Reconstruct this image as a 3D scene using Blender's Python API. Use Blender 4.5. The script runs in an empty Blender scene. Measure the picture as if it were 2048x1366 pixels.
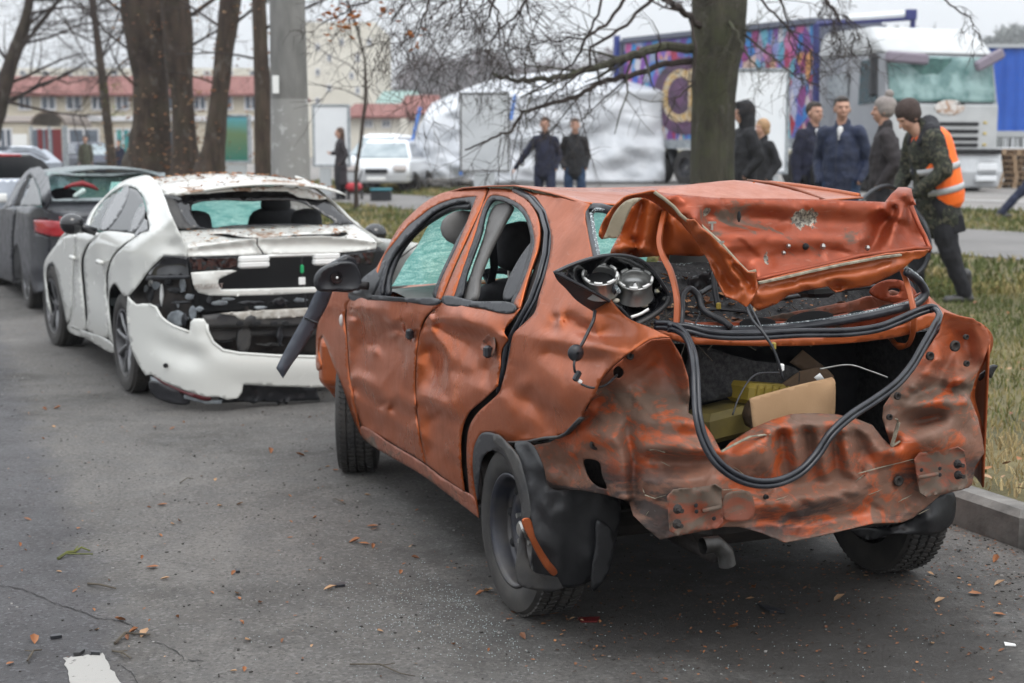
import bpy, math, random
import numpy as np
from mathutils import Vector, Matrix, noise as mnoise
from mathutils.geometry import delaunay_2d_cdt
R = math.radians
rnd = random.Random(7)
S = bpy.context.scene
COL = S.collection

# ------------------------------------------------------------ camera
FPX, HOR, CAMZ = 2870.0, 305.0, 1.6          # focal length and horizon of the 2048 x 1366 photograph
PITCH = math.atan((683 - HOR) / FPX)
cam_d = bpy.data.cameras.new('camera'); cam = bpy.data.objects.new('camera', cam_d); COL.objects.link(cam)
cam.location = (0, 0, CAMZ); cam.rotation_euler = (math.pi/2 - PITCH, 0, 0)
cam_d.sensor_width = 36; cam_d.lens = FPX/2048*36; cam_d.clip_end = 3000; cam_d.clip_start = 0.05
cam_d.dof.use_dof = True; cam_d.dof.focus_distance = 4.75; cam_d.dof.aperture_fstop = 3.6
S.camera = cam

# ------------------------------------------------------------ sky and light (overcast)
SUN_EL, SUN_ROT = 52, 150
W = bpy.data.worlds.new('World'); S.world = W; W.use_nodes = True
nt = W.node_tree; nt.nodes.clear()
sky = nt.nodes.new('ShaderNodeTexSky'); sky.sky_type = 'NISHITA'; sky.sun_disc = False
sky.sun_elevation = R(SUN_EL); sky.sun_rotation = R(SUN_ROT); sky.dust_density = 5; sky.air_density = 1.2
hs = nt.nodes.new('ShaderNodeHueSaturation'); hs.inputs['Saturation'].default_value = 0.25; hs.inputs['Value'].default_value = 0.75
# cloud cover: an even pale layer mixed over the clear sky, slightly mottled
tc = nt.nodes.new('ShaderNodeTexCoord'); nz = nt.nodes.new('ShaderNodeTexNoise'); nz.inputs['Scale'].default_value = 2.2; nz.inputs['Detail'].default_value = 4
cr = nt.nodes.new('ShaderNodeValToRGB'); cr.color_ramp.elements[0].position = .3; cr.color_ramp.elements[0].color = (10.8, 11.4, 12.1, 1)
cr.color_ramp.elements[1].position = .7; cr.color_ramp.elements[1].color = (12.6, 13.0, 13.5, 1)
mx = nt.nodes.new('ShaderNodeMix'); mx.data_type = 'RGBA'; mx.inputs[0].default_value = 0.8
bg = nt.nodes.new('ShaderNodeBackground'); bg.inputs['Strength'].default_value = 0.085
wo = nt.nodes.new('ShaderNodeOutputWorld')
L = nt.links.new
L(sky.outputs[0], hs.inputs['Color']); L(tc.outputs['Generated'], nz.inputs['Vector']); L(nz.outputs[0], cr.inputs[0])
sx_ = nt.nodes.new('ShaderNodeSeparateXYZ'); L(tc.outputs['Generated'], sx_.inputs[0])
mr = nt.nodes.new('ShaderNodeMapRange'); mr.inputs['From Min'].default_value = 0.05; mr.inputs['From Max'].default_value = 0.9; mr.inputs['To Min'].default_value = 1.0; mr.inputs['To Max'].default_value = 2.5; L(sx_.outputs[2], mr.inputs[0])
vm = nt.nodes.new('ShaderNodeVectorMath'); vm.operation = 'SCALE'; L(cr.outputs[0], vm.inputs[0]); L(mr.outputs[0], vm.inputs['Scale'])
L(hs.outputs[0], mx.inputs[6]); L(vm.outputs[0], mx.inputs[7]); L(mx.outputs[2], bg.inputs['Color']); L(bg.outputs[0], wo.inputs[0])
sd = bpy.data.lights.new('sun', 'SUN'); sd.energy = 0.9; sd.angle = R(25); sd.color = (1, .96, .9)
sun = bpy.data.objects.new('sun', sd); COL.objects.link(sun)
sun.rotation_euler = (R(90-SUN_EL), 0, R(180-SUN_ROT))
S.view_settings.view_transform = 'Standard'; S.view_settings.look = 'None'; S.view_settings.exposure = 0.12; S.view_settings.gamma = 1
try:
    S.cycles.max_bounces = 7; S.cycles.transparent_max_bounces = 12; S.cycles.volume_bounces = 0; S.cycles.use_adaptive_sampling = True
    S.cycles.adaptive_threshold = 0.02; S.cycles.use_denoising = True
except Exception: pass

# ------------------------------------------------------------ photo geometry helpers
CP, SP = math.cos(PITCH), math.sin(PITCH)
def rays(px, py):
    px = np.asarray(px, float); py = np.asarray(py, float)
    a = (px-1024)/FPX; b = (683-py)/FPX
    return np.stack([a, CP + b*SP, -SP + b*CP], -1)      # world x, y, z
def gz(px, py, z=0.0):
    r = rays(px, py); t = (z-CAMZ)/r[2]; return Vector((r[0]*t, r[1]*t, z))
def at(px, py, Y):
    r = rays(px, py); t = Y/r[1]; return Vector((r[0]*t, Y, CAMZ + r[2]*t))
class Frame:
    """a thing's own frame: origin on the ground, x forward, y left, z up"""
    def __init__(s, O, ang):                      # ang: heading measured from +Y towards +X
        s.O = np.array([O[0], O[1], O[2]], float); s.f = np.array([math.sin(ang), math.cos(ang), 0.]); s.l = np.array([-s.f[1], s.f[0], 0.])
        s.rz = math.atan2(s.f[1], s.f[0])
        C = np.array([0, 0, CAMZ]) - s.O; s.C = np.array([C@s.f, C@s.l, C[2]])
    def rays(s, px, py):
        r = rays(px, py); return np.stack([r@s.f, r@s.l, r[..., 2]], -1)
    def on(s, px, py, axis, val):
        d = s.rays(px, py); t = (val - s.C[axis])/d[axis]; return s.C + d*t
    def hit(s, px, py, g, n=560):
        """first point along each ray where g(x,y,z) turns positive"""
        d = s.rays(px, py); d = np.atleast_2d(d); m = len(d); dist = float(np.linalg.norm(s.C)); t0, t1 = max(1.5, dist-4.5), dist+6.5
        ts = np.linspace(t0, t1, n)
        P = s.C + d[:, None, :]*ts[None, :, None]
        v = g(P[..., 0], P[..., 1], P[..., 2]) > 0
        k = np.where(v.any(1), v.argmax(1), n-1)
        lo = ts[np.maximum(k-1, 0)]; hi = ts[k]
        for _ in range(14):
            mi = (lo+hi)/2; Q = s.C + d*mi[:, None]; vv = g(Q[:, 0], Q[:, 1], Q[:, 2]) > 0
            hi = np.where(vv, mi, hi); lo = np.where(vv, lo, mi)
        return (lo+hi)/2, d

# ------------------------------------------------------------ materials
def new_mat(name):
    m = bpy.data.materials.new(name); m.use_nodes = True; n = m.node_tree; n.nodes.clear()
    o = n.nodes.new('ShaderNodeOutputMaterial'); b = n.nodes.new('ShaderNodeBsdfPrincipled'); n.links.new(b.outputs[0], o.inputs[0])
    return m, n, b
def c4(c): return (c[0], c[1], c[2], 1)
def noise_node(n, scale, detail=4, rough=.55, stretch=None, dist=0, coord='Object'):
    t = n.nodes.new('ShaderNodeTexCoord'); z = n.nodes.new('ShaderNodeTexNoise')
    z.inputs['Scale'].default_value = scale; z.inputs['Detail'].default_value = detail; z.inputs['Roughness'].default_value = rough
    z.inputs['Distortion'].default_value = dist
    if stretch:
        mp = n.nodes.new('ShaderNodeMapping'); mp.inputs['Scale'].default_value = stretch
        n.links.new(t.outputs[coord], mp.inputs[0]); n.links.new(mp.outputs[0], z.inputs['Vector'])
    else: n.links.new(t.outputs[coord], z.inputs['Vector'])
    return z.outputs[0]
def ramp(n, fac, stops):
    r = n.nodes.new('ShaderNodeValToRGB'); e = r.color_ramp.elements
    while len(e) < len(stops): e.new(.5)
    for el, (p, c) in zip(e, stops):
        el.position = p; el.color = c4(c) if not isinstance(c, (int, float)) else (c, c, c, 1)
    n.links.new(fac, r.inputs[0]); return r.outputs[0]
def mixc(n, fac, a, b, mode='MIX'):
    m = n.nodes.new('ShaderNodeMix'); m.data_type = 'RGBA'; m.blend_type = mode
    for s_, v in ((0, fac), (6, a), (7, b)):
        if hasattr(v, 'links') or isinstance(v, bpy.types.NodeSocket): n.links.new(v, m.inputs[s_])
        elif isinstance(v, (int, float)): m.inputs[s_].default_value = v if s_ == 0 else (v, v, v, 1)
        else: m.inputs[s_].default_value = c4(v)
    return m.outputs[2]
def mathn(n, op, a, b=0.0, clamp=False):
    m = n.nodes.new('ShaderNodeMath'); m.operation = op; m.use_clamp = clamp
    for i, v in enumerate((a, b)):
        if isinstance(v, bpy.types.NodeSocket): n.links.new(v, m.inputs[i])
        else: m.inputs[i].default_value = v
    return m.outputs[0]
def bump(n, b, h, dist=.01, strength=.5):
    u = n.nodes.new('ShaderNodeBump'); u.inputs['Distance'].default_value = dist; u.inputs['Strength'].default_value = strength
    n.links.new(h, u.inputs['Height']); n.links.new(u.outputs[0], b.inputs['Normal']); return u
MC = {}
def mat(name, col, rough=.6, metal=0., col2=None, scale=6., bmp=0., bscale=None, spec=None, coat=0., stretch=None, lo=.35, hi=.65):
    if name in MC: return MC[name]
    m, n, b = new_mat(name)
    if col2 is not None:
        z = noise_node(n, scale, stretch=stretch); n.links.new(ramp(n, z, [(lo, col), (hi, col2)]), b.inputs['Base Color'])
    else: b.inputs['Base Color'].default_value = c4(col)
    b.inputs['Roughness'].default_value = rough; b.inputs['Metallic'].default_value = metal
    if coat: b.inputs['Coat Weight'].default_value = coat; b.inputs['Coat Roughness'].default_value = .08
    if spec is not None: b.inputs['Specular IOR Level'].default_value = spec
    if bmp: bump(n, b, noise_node(n, bscale or scale*6, 5), bmp, .6)
    MC[name] = m; return m

# ------------------------------------------------------------ objects
def tag(o, label=None, cat=None, group=None, kind=None):
    if label: o['label'] = label
    if cat: o['category'] = cat
    if group: o['group'] = group
    if kind: o['kind'] = kind
    return o
def thing(name, label, cat, loc=(0, 0, 0), rz=0., group=None):
    o = bpy.data.objects.new(name, None); COL.objects.link(o); o.location = loc; o.rotation_euler = (0, 0, rz)
    o.empty_display_size = .2
    return tag(o, label, cat, group)
def link(name, me, m, parent=None, smooth=True):
    o = bpy.data.objects.new(name, me); COL.objects.link(o)
    if m is not None and not len(me.materials):
        for x in (m if isinstance(m, (list, tuple)) else [m]): me.materials.append(x)
    if parent is not None: o.parent = parent
    if smooth and len(me.polygons): me.polygons.foreach_set('use_smooth', [True]*len(me.polygons))
    return o
def frame_axes(d):
    d = d.normalized(); a = Vector((0, 0, 1)) if abs(d.z) < .9 else Vector((1, 0, 0))
    u = d.cross(a).normalized(); return u, d.cross(u).normalized()
class MB:
    def __init__(s): s.v = []; s.f = []; s.mi = []; s.cur = 0
    def add(s, vs, fs):
        k = len(s.v); s.v += [tuple(v) for v in vs]; s.f += [tuple(i+k for i in f) for f in fs]; s.mi += [s.cur]*len(fs); return s
    def box(s, c, d, rot=None, taper=None):
        hx, hy, hz = d[0]/2, d[1]/2, d[2]/2; vs = []
        for z in (-hz, hz):
            k = taper if (taper and z > 0) else 1
            for x, y in ((-hx, -hy), (hx, -hy), (hx, hy), (-hx, hy)): vs.append(Vector((x*k, y*k, z)))
        if rot is not None:
            M = rot if isinstance(rot, Matrix) else Matrix.Rotation(rot, 3, 'Z'); vs = [M @ v for v in vs]
        return s.add([v+Vector(c) for v in vs], [(0, 3, 2, 1), (4, 5, 6, 7), (0, 1, 5, 4), (1, 2, 6, 5), (2, 3, 7, 6), (3, 0, 4, 7)])
    def bbox(s, c, d, b=.01, rot=None):
        """box with chamfered edges"""
        hx, hy, hz = d[0]/2, d[1]/2, d[2]/2; b = min(b, hx*.9, hy*.9, hz*.9); vs = []
        def ring(ix, iy, z):
            return [(-ix+b*0, -iy, z)] and [(-ix, -iy+b, z), (-ix+b, -iy, z), (ix-b, -iy, z), (ix, -iy+b, z), (ix, iy-b, z), (ix-b, iy, z), (-ix+b, iy, z), (-ix, iy-b, z)]
        rs = [ring(hx-b, hy-b, -hz), ring(hx, hy, -hz+b), ring(hx, hy, hz-b), ring(hx-b, hy-b, hz)]
        M = rot if isinstance(rot, Matrix) else (Matrix.Rotation(rot, 3, 'Z') if rot else None)
        for r in rs:
            for p in r: vs.append((M @ Vector(p) if M else Vector(p)) + Vector(c))
        fs = [tuple(reversed(range(8))), tuple(24+i for i in range(8))]
        for k in range(3):
            for i in range(8): j = (i+1) % 8; fs.append((k*8+i, k*8+j, k*8+8+j, k*8+8+i))
        return s.add(vs, fs)
    def tube(s, pts, r, n=8, cap=True, flat=None):
        """tube through points; r number or list; flat=(axis vector, ratio) squashes the section"""
        pts = [Vector(p) for p in pts]; m = len(pts); rs = [r]*m if isinstance(r, (int, float)) else list(r)
        vs = []; u = None
        for i, p in enumerate(pts):
            d = (pts[min(i+1, m-1)] - pts[max(i-1, 0)])
            if d.length < 1e-9: d = Vector((0, 0, 1))
            d.normalize()
            if u is None: u, w = frame_axes(d)
            else:
                u = (u - d*u.dot(d))
                if u.length < 1e-6: u, w = frame_axes(d)
                u.normalize(); w = d.cross(u)
            uu, ww = u, w; ru = rw = rs[i]
            if flat is not None:
                a = Vector(flat[0]); a = a - d*a.dot(d)
                if a.length > 1e-4: uu = a.normalized(); ww = d.cross(uu)
                ru = rs[i]*flat[1]
            for k in range(n):
                t = 2*math.pi*k/n; vs.append(p + uu*math.cos(t)*ru + ww*math.sin(t)*rw)
        fs = []
        for i in range(m-1):
            for k in range(n): k2 = (k+1) % n; fs.append((i*n+k, i*n+k2, (i+1)*n+k2, (i+1)*n+k))
        if cap: fs += [tuple(reversed(range(n))), tuple((m-1)*n+k for k in range(n))]
        return s.add(vs, fs)
    def lathe(s, prof, c=(0, 0, 0), axis='z', n=32, arc=None):
        """prof: list of (radius, height); axis z, y or x"""
        vs = []; m = len(prof)
        for (r, h) in prof:
            for k in range(n):
                t = 2*math.pi*k/n; a, b = r*math.cos(t), r*math.sin(t)
                p = {'z': (a, b, h), 'y': (a, h, b), 'x': (h, a, b)}[axis]; vs.append(Vector(p)+Vector(c))
        fs = []
        for i in range(m-1):
            for k in range(n): k2 = (k+1) % n; fs.append((i*n+k, i*n+k2, (i+1)*n+k2, (i+1)*n+k))
        if axis == 'y': fs = [tuple(reversed(f)) for f in fs]
        return s.add(vs, fs)
    def ell(s, c, r, n=12, m=8, rot=None):
        vs = []; fs = []
        for i in range(m+1):
            a = math.pi*i/m
            for k in range(n):
                t = 2*math.pi*k/n; p = Vector((r[0]*math.sin(a)*math.cos(t), r[1]*math.sin(a)*math.sin(t), r[2]*math.cos(a)))
                if rot is not None: p = rot @ p
                vs.append(p+Vector(c))
        for i in range(m):
            for k in range(n): k2 = (k+1) % n; fs.append((i*n+k, (i+1)*n+k, (i+1)*n+k2, i*n+k2))
        return s.add(vs, fs)
    def cone(s, p0, r0, p1, r1, n=12, sx=1., ax=None):
        """rounded tapered limb with domed ends; sx flattens along axis ax"""
        p0 = Vector(p0); p1 = Vector(p1); d = (p1-p0); Ld = d.length or 1e-5; d = d/Ld
        if ax is not None:
            u = Vector(ax); u = (u-d*u.dot(d))
            u = u.normalized() if u.length > 1e-4 else frame_axes(d)[0]
            w = d.cross(u)
        else: u, w = frame_axes(d)
        rings = []
        for a in (-80, -50, -25): rings.append((p0 + d*(math.sin(R(a))*r0), r0*math.cos(R(a))))
        rings.append((p0, r0)); rings.append((p0*.5+p1*.5, (r0+r1)/2)); rings.append((p1, r1))
        for a in (25, 50, 80): rings.append((p1 + d*(math.sin(R(a))*r1), r1*math.cos(R(a))))
        vs = []
        for (q, r) in rings:
            for k in range(n):
                t = 2*math.pi*k/n; vs.append(q + u*math.cos(t)*r*sx + w*math.sin(t)*r)
        m = len(rings); fs = [tuple(reversed(range(n))), tuple((m-1)*n+k for k in range(n))]
        for i in range(m-1):
            for k in range(n): k2 = (k+1) % n; fs.append((i*n+k, i*n+k2, (i+1)*n+k2, (i+1)*n+k))
        return s.add(vs, fs)
    def quad(s, a, b, c, d): return s.add([a, b, c, d], [(0, 1, 2, 3)])
    def prism(s, poly, z0, z1, M=None):
        """polygon (x,y) list extruded; M maps (x,y,h) to a point"""
        n = len(poly); f = M or (lambda x, y, h: (x, y, h))
        vs = [f(x, y, z0) for x, y in poly] + [f(x, y, z1) for x, y in poly]
        fs = [tuple(reversed(range(n))), tuple(n+i for i in range(n))] + [(i, (i+1) % n, n+(i+1) % n, n+i) for i in range(n)]
        return s.add(vs, fs)
    def grid(s, fn, nu, nv):
        vs = [fn(i/nu, j/nv) for j in range(nv+1) for i in range(nu+1)]
        fs = [(j*(nu+1)+i, j*(nu+1)+i+1, (j+1)*(nu+1)+i+1, (j+1)*(nu+1)+i) for j in range(nv) for i in range(nu)]
        return s.add(vs, fs)
    def mesh(s, name):
        me = bpy.data.meshes.new(name); me.from_pydata([tuple(v) for v in s.v], [], s.f); me.update(); return me
    def build(s, name, m, parent=None, smooth=False, bevel=0, thick=0, remesh=0, sm=0, sub=0, auto=None):
        me = s.mesh(name)
        o = link(name, me, m, parent, smooth)
        if any(s.mi): me.polygons.foreach_set('material_index', s.mi)
        if thick:
            k = o.modifiers.new('th', 'SOLIDIFY'); k.thickness = abs(thick); k.offset = -1 if thick > 0 else 1
        if remesh:
            k = o.modifiers.new('rm', 'REMESH'); k.mode = 'VOXEL'; k.voxel_size = remesh; k.use_smooth_shade = True
            if sm: q = o.modifiers.new('s', 'SMOOTH'); q.iterations = sm; q.factor = .5
        if bevel: k = o.modifiers.new('b', 'BEVEL'); k.width = bevel; k.segments = 2; k.limit_method = 'ANGLE'; k.angle_limit = R(40)
        if sub: k = o.modifiers.new('sub', 'SUBSURF'); k.levels = sub; k.render_levels = sub
        return o

# ------------------------------------------------------------ sheet-metal panels laid out from the photograph, each at its own depth
def spl(pts, closed=False, step=8.0):
    """curve through points (px,py,d[,'c' corner]) -> dense list of (px,py,d)"""
    P = [np.array(p[:3] if len([q for q in p if not isinstance(q, str)]) > 2 else (p[0], p[1], 0.), float) for p in pts]
    K = [isinstance(p[-1], str) for p in pts]; n = len(P); out = []
    rng = range(n) if closed else range(n-1)
    for i in rng:
        a, b = P[i], P[(i+1) % n]; pa = P[i-1] if (i > 0 or closed) else a; pb = P[(i+2) % n] if (i+2 < n or closed) else b
        Lab = np.linalg.norm((b-a)[:2]) + 1e-6; La = np.linalg.norm((a-pa)[:2]) + 1e-6; Lb = np.linalg.norm((pb-b)[:2]) + 1e-6
        ma = (b-a) if K[i] or La < 1e-3 else ((b-a)/Lab + (a-pa)/La)/2*Lab
        mb = (b-a) if K[(i+1) % n] or Lb < 1e-3 else ((b-a)/Lab + (pb-b)/Lb)/2*Lab
        m = max(1, int(Lab/step))
        for k in range(m):
            t = k/m; h = (2*t**3-3*t*t+1, t**3-2*t*t+t, -2*t**3+3*t*t, t**3-t*t)
            out.append(a*h[0]+ma*h[1]+b*h[2]+mb*h[3])
    if not closed: out.append(P[-1])
    return np.array(out)
def inpoly(x, y, poly):
    c = np.zeros(x.shape, bool); n = len(poly); j = n-1
    for i in range(n):
        xi, yi = poly[i][0], poly[i][1]; xj, yj = poly[j][0], poly[j][1]
        if yi != yj: c ^= ((yi > y) != (yj > y)) & (x < (xj-xi)*(y-yi)/(yj-yi)+xi)
        j = i
    return c
def rbf(cp, q, soft=7.0, ridge=1e-4):
    """smooth-ish interpolation with soft creases at the control points"""
    cp = np.asarray(cp, float); key = np.round(cp[:, :2]/3).astype(int); _, idx = np.unique(key, axis=0, return_index=True); cp = cp[idx]
    X = cp[:, :2]; d = np.sqrt(((X[:, None]-X[None])**2).sum(-1)+soft*soft)
    m = cp[:, 2].mean(); A = d - ridge*np.eye(len(X))*100
    w = np.linalg.solve(A, cp[:, 2]-m)
    return np.sqrt(((q[:, None, :2]-X[None])**2).sum(-1)+soft*soft)@w + m
def crumple(px, py, scale, seed=0):
    # folded sheet: warped triangle waves meeting in sharp creases, strength varying over the sheet
    n = len(px); W_ = np.empty((n, 5)); rg = random.Random(seed*7+1)
    for i in range(n):
        v = Vector((px[i]/scale, py[i]/scale, seed*1.7))
        W_[i] = (mnoise.noise(v*.5), mnoise.noise(v*.5+Vector((7, 1, 3))), mnoise.noise(v*.8+Vector((3, 9, 5))), mnoise.noise(v*.8+Vector((1, 4, 8))), mnoise.noise(v*.8+Vector((6, 6, 2))))
    o = np.zeros(n)
    for k, (lam, am) in enumerate(((2.0, 1.), (1.15, .6), (.62, .33))):
        a = rg.uniform(0, math.pi); u = (px*math.cos(a)+py*math.sin(a))/(scale*lam) + 1.3*W_[:, 0]*math.cos(a+1) + 1.3*W_[:, 1]*math.sin(a+1) + k*.37
        o += am*(np.abs(u-np.floor(u)-.5)*2-.5)*np.clip(.35+1.5*W_[:, 2+k], 0, 1.2)
    return o
def panel(F, name, g, outline, m, parent, inner=(), lines=(), holes=(), step=9, th=.003, amp=0., ns=60, seed=0, soft=7, cpstep=26, lin=False, dk=1., nf=0, fh=.008, fw=11, flen=(35, 120), fdir=None):
    """A pressed sheet: outline in photo pixels, g = the body surface it lies on (thing frame), third value = metres it is pushed in (+) or out (-) along the view."""
    if lin: outline = [tuple(p) if isinstance(p[-1], str) else tuple(p)+('c',) for p in outline]
    ol = spl(outline, True, step); hl = [spl(h, True, min(step, 6)) for h in holes]
    x0, x1, y0, y1 = ol[:, 0].min(), ol[:, 0].max(), ol[:, 1].min(), ol[:, 1].max()
    rr = random.Random(seed+3); gx = []; row = 0; yy = y0
    while yy < y1:
        xx = x0 + (step*.5 if row % 2 else 0)
        while xx < x1: gx.append((xx+rr.uniform(-.18, .18)*step, yy+rr.uniform(-.18, .18)*step)); xx += step
        yy += step*.866; row += 1
    gx = np.array(gx)
    ll = [spl(l, False, step*.9) for l in lines]
    keep = inpoly(gx[:, 0], gx[:, 1], ol)
    for h in hl: keep &= ~inpoly(gx[:, 0], gx[:, 1], h)
    gx = gx[keep]
    bd = np.concatenate([ol]+hl+ll)[:, :2]
    dd = np.sqrt(((gx[:, None]-bd[None])**2).sum(-1)).min(1) if len(gx) else np.zeros(0); gx = gx[dd > step*.5]
    pts = []; edges = []
    for h in [ol]+hl:
        k = len(pts); pts += [tuple(p[:2]) for p in h]; edges += [(k+i, k+(i+1) % len(h)) for i in range(len(h))]
    for l in ll:
        ok = inpoly(l[:, 0], l[:, 1], ol)
        pts += [tuple(p[:2]) for p, o_ in zip(l, ok) if o_]
    pts += [tuple(p) for p in gx]
    cv, ce, cf, *_ = delaunay_2d_cdt([Vector(p) for p in pts], edges, [], 0, .3)
    V = np.array([tuple(v) for v in cv]); T = np.array([f for f in cf if len(f) == 3]); cen = V[T].mean(1)
    ok = inpoly(cen[:, 0], cen[:, 1], ol)
    for h in hl: ok &= ~inpoly(cen[:, 0], cen[:, 1], h)
    T = T[ok]
    used = np.unique(T); mp = -np.ones(len(V), int); mp[used] = np.arange(len(used)); V = V[used]; T = mp[T]
    cp = [tuple(p[:3]) for p in spl(outline, True, cpstep)]
    for l in lines: cp += [tuple(p) for p in spl(l, False, 13)]
    for h in holes:
        if len([q for q in h[0] if not isinstance(q, str)]) > 2: cp += [tuple(p) for p in spl(h, True, 14)]
    cp += [(p[0], p[1], p[2]) for p in inner]
    D = rbf(cp, V, soft)*dk
    if amp: D = D + amp*crumple(V[:, 0], V[:, 1], ns, seed)
    rf = random.Random(seed*13+5)
    for _ in range(nf):      # short sharp folds struck into the sheet
        k0 = V[rf.randrange(len(V))]; a = rf.uniform(0, math.pi) if fdir is None else rf.gauss(fdir, .45); Lf = rf.uniform(*flen); h = rf.choice((-1, 1, 1))*rf.uniform(.4, 1.)*fh; w = fw*rf.uniform(.6, 1.5)
        dr = np.array([math.cos(a), math.sin(a)]); nr = np.array([-dr[1], dr[0]]); r_ = V-k0; s_ = r_@dr; q_ = r_@nr + rf.uniform(-.0025, .0025)*s_**2
        tp = np.clip(1-np.abs(s_)/(Lf*.5), 0, 1)**.7; side_w = np.where(q_ > 0, w*rf.uniform(.5, 1), w*rf.uniform(1, 2.4)); D = D - h*np.clip(1-np.abs(q_)/side_w, 0, 1)*tp
    t, d = F.hit(V[:, 0], V[:, 1], g)
    P = F.C + d*(t + D/np.linalg.norm(d, axis=1))[:, None]
    n = np.cross(P[T[:, 1]]-P[T[:, 0]], P[T[:, 2]]-P[T[:, 0]]); vdir = P[T[:, 0]]-F.C
    fl = (n*vdir).sum(1) > 0; T[fl] = T[fl][:, ::-1]
    me = bpy.data.meshes.new(name); me.from_pydata([tuple(p) for p in P], [], [tuple(int(i) for i in f) for f in T]); me.update()
    o = link(name, me, m, parent, True)
    if th: k = o.modifiers.new('th', 'SOLIDIFY'); k.thickness = th; k.offset = -1
    return o
def ptube(F, name, pts, r, m, parent, n=8, step=6, flat=None, ribs=0):
    """tube along photo points (px, py, local x or g-depth tuple): third value is the local x of the thing frame"""
    q = spl(pts, False, step); P = [F.on(a, b, 0, c) for a, b, c in q]
    mb = MB(); mb.tube(P, r, n, flat=flat)
    return mb.build(name, m, parent, smooth=True)
# ------------------------------------------------------------ shared materials
def car_paint(name, base, dusty, dust=.5, mud=0., metal=.35, rough=.32, scratch=.3, mudc=(.085, .065, .05), seed=0., peel=0., mudz=None, bmp=.0012, crease=0., cs=6.5, coat=.3, spots=()):
    m, n, b = new_mat(name)
    z1 = noise_node(n, 2.3+seed, 6, .6, dist=.4); z2 = noise_node(n, 14, 5, .65, stretch=(1, 1, .35))
    f = mathn(n, 'ADD', mathn(n, 'MULTIPLY', z1, .65), mathn(n, 'MULTIPLY', z2, .35))
    df = ramp(n, f, [(.62-.35*dust, 0.), (.86-.35*dust, 1.)])
    df2 = mathn(n, 'MULTIPLY', df, .25+.6*dust)
    col = mixc(n, df2, base, dusty)
    # fine pale scratches and scuffs
    z3 = noise_node(n, 30, 3, .5, stretch=(.6, .6, 3.5), dist=.6); sc = ramp(n, z3, [(.66, 0.), (.72, 1.)])
    sc2 = mathn(n, 'MULTIPLY', sc, scratch*.55); col = mixc(n, sc2, col, (.45, .28, .22))
    # small soft specks of dirt
    z4 = noise_node(n, 160, 2, .5); sp = ramp(n, z4, [(.68, 0.), (.74, 1.)]); col = mixc(n, mathn(n, 'MULTIPLY', sp, .35), col, (.06, .045, .04))
    rg = mathn(n, 'ADD', mathn(n, 'MULTIPLY', df, .22+.2*dust), rough)
    if mud:
        hz_ = None
        if mudz:
            t_ = n.nodes.new('ShaderNodeTexCoord'); s_ = n.nodes.new('ShaderNodeSeparateXYZ'); n.links.new(t_.outputs['Object'], s_.inputs[0]); hz_ = ramp(n, s_.outputs[2], mudz)
        z5 = noise_node(n, 4.6, 9, .68, dist=.9, stretch=(1, 1, 1.8)); mf = ramp(n, z5, [(.60-.19*mud, 0.), (.66-.18*mud, 1.)])
        z6 = noise_node(n, 22, 6, .7, stretch=(1, 1, 1.4)); mf = mathn(n, 'MULTIPLY', mf, ramp(n, z6, [(.28, .3), (.46, 1.)]))
        if hz_ is not None: mf = mathn(n, 'MULTIPLY', mf, hz_)
        mcol = mixc(n, noise_node(n, 9, 4), mudc, (mudc[0]*1.9, mudc[1]*1.85, mudc[2]*1.8))
        col = mixc(n, mathn(n, 'MULTIPLY', mf, .96), col, mcol); rg = mathn(n, 'ADD', rg, mathn(n, 'MULTIPLY', mf, .35), True)
    if mudz:      # black rubbed band low on the panel
        zs = noise_node(n, 3.2, 6, .65, stretch=(1, .55, 3.2), dist=.5); bd = mathn(n, 'MULTIPLY', ramp(n, zs, [(.50, 0.), (.57, 1.)]), ramp(n, s_.outputs[2], [(.40, 0.), (.47, 1.), (.60, 1.), (.70, .0)])); col = mixc(n, mathn(n, 'MULTIPLY', bd, .85), col, (.028, .026, .026))
    if peel:
        z7 = noise_node(n, 11, 7, .7, dist=.6); pf = ramp(n, z7, [(.70, 0.), (.715, 1.)]); col = mixc(n, mathn(n, 'MULTIPLY', pf, peel), col, (.33, .33, .31))
    for (sx_, sy_, sz_, sr_) in spots:      # places rubbed down to bare filler and metal
        t_ = n.nodes.new('ShaderNodeTexCoord'); dn = n.nodes.new('ShaderNodeVectorMath'); dn.operation = 'DISTANCE'; dn.inputs[1].default_value = (sx_, sy_, sz_); n.links.new(t_.outputs['Object'], dn.inputs[0])
        q_ = mathn(n, 'ADD', mathn(n, 'DIVIDE', dn.outputs['Value'], sr_), mathn(n, 'MULTIPLY', mathn(n, 'SUBTRACT', noise_node(n, 38, 6, .75), .5), 2.2))
        col = mixc(n, ramp(n, q_, [(.80, 1.), (.90, 0.)]), col, mixc(n, ramp(n, noise_node(n, 90, 4, .7), [(.4, 0.), (.6, 1.)]), (.05, .042, .036), (.30, .27, .22)))
    n.links.new(col, b.inputs['Base Color']); n.links.new(rg, b.inputs['Roughness'])
    b.inputs['Metallic'].default_value = metal; b.inputs['Coat Weight'].default_value = coat*(1-.5*mud); b.inputs['Coat Roughness'].default_value = .12
    if bmp: u1 = bump(n, b, noise_node(n, 55, 4, .6), bmp, .5)
    if crease:
        zc = noise_node(n, cs, 3, .55, dist=.5, stretch=(1, 1, 1.3)); rc = mathn(n, 'ABSOLUTE', mathn(n, 'SUBTRACT', zc, .5)); rc = mathn(n, 'POWER', mathn(n, 'MINIMUM', rc, .16), .7)
        u2 = n.nodes.new('ShaderNodeBump'); u2.inputs['Distance'].default_value = crease; u2.inputs['Strength'].default_value = .8; n.links.new(rc, u2.inputs['Height']); n.links.new(u2.outputs[0], u1.inputs['Normal'])
    return m
M = {}
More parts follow.
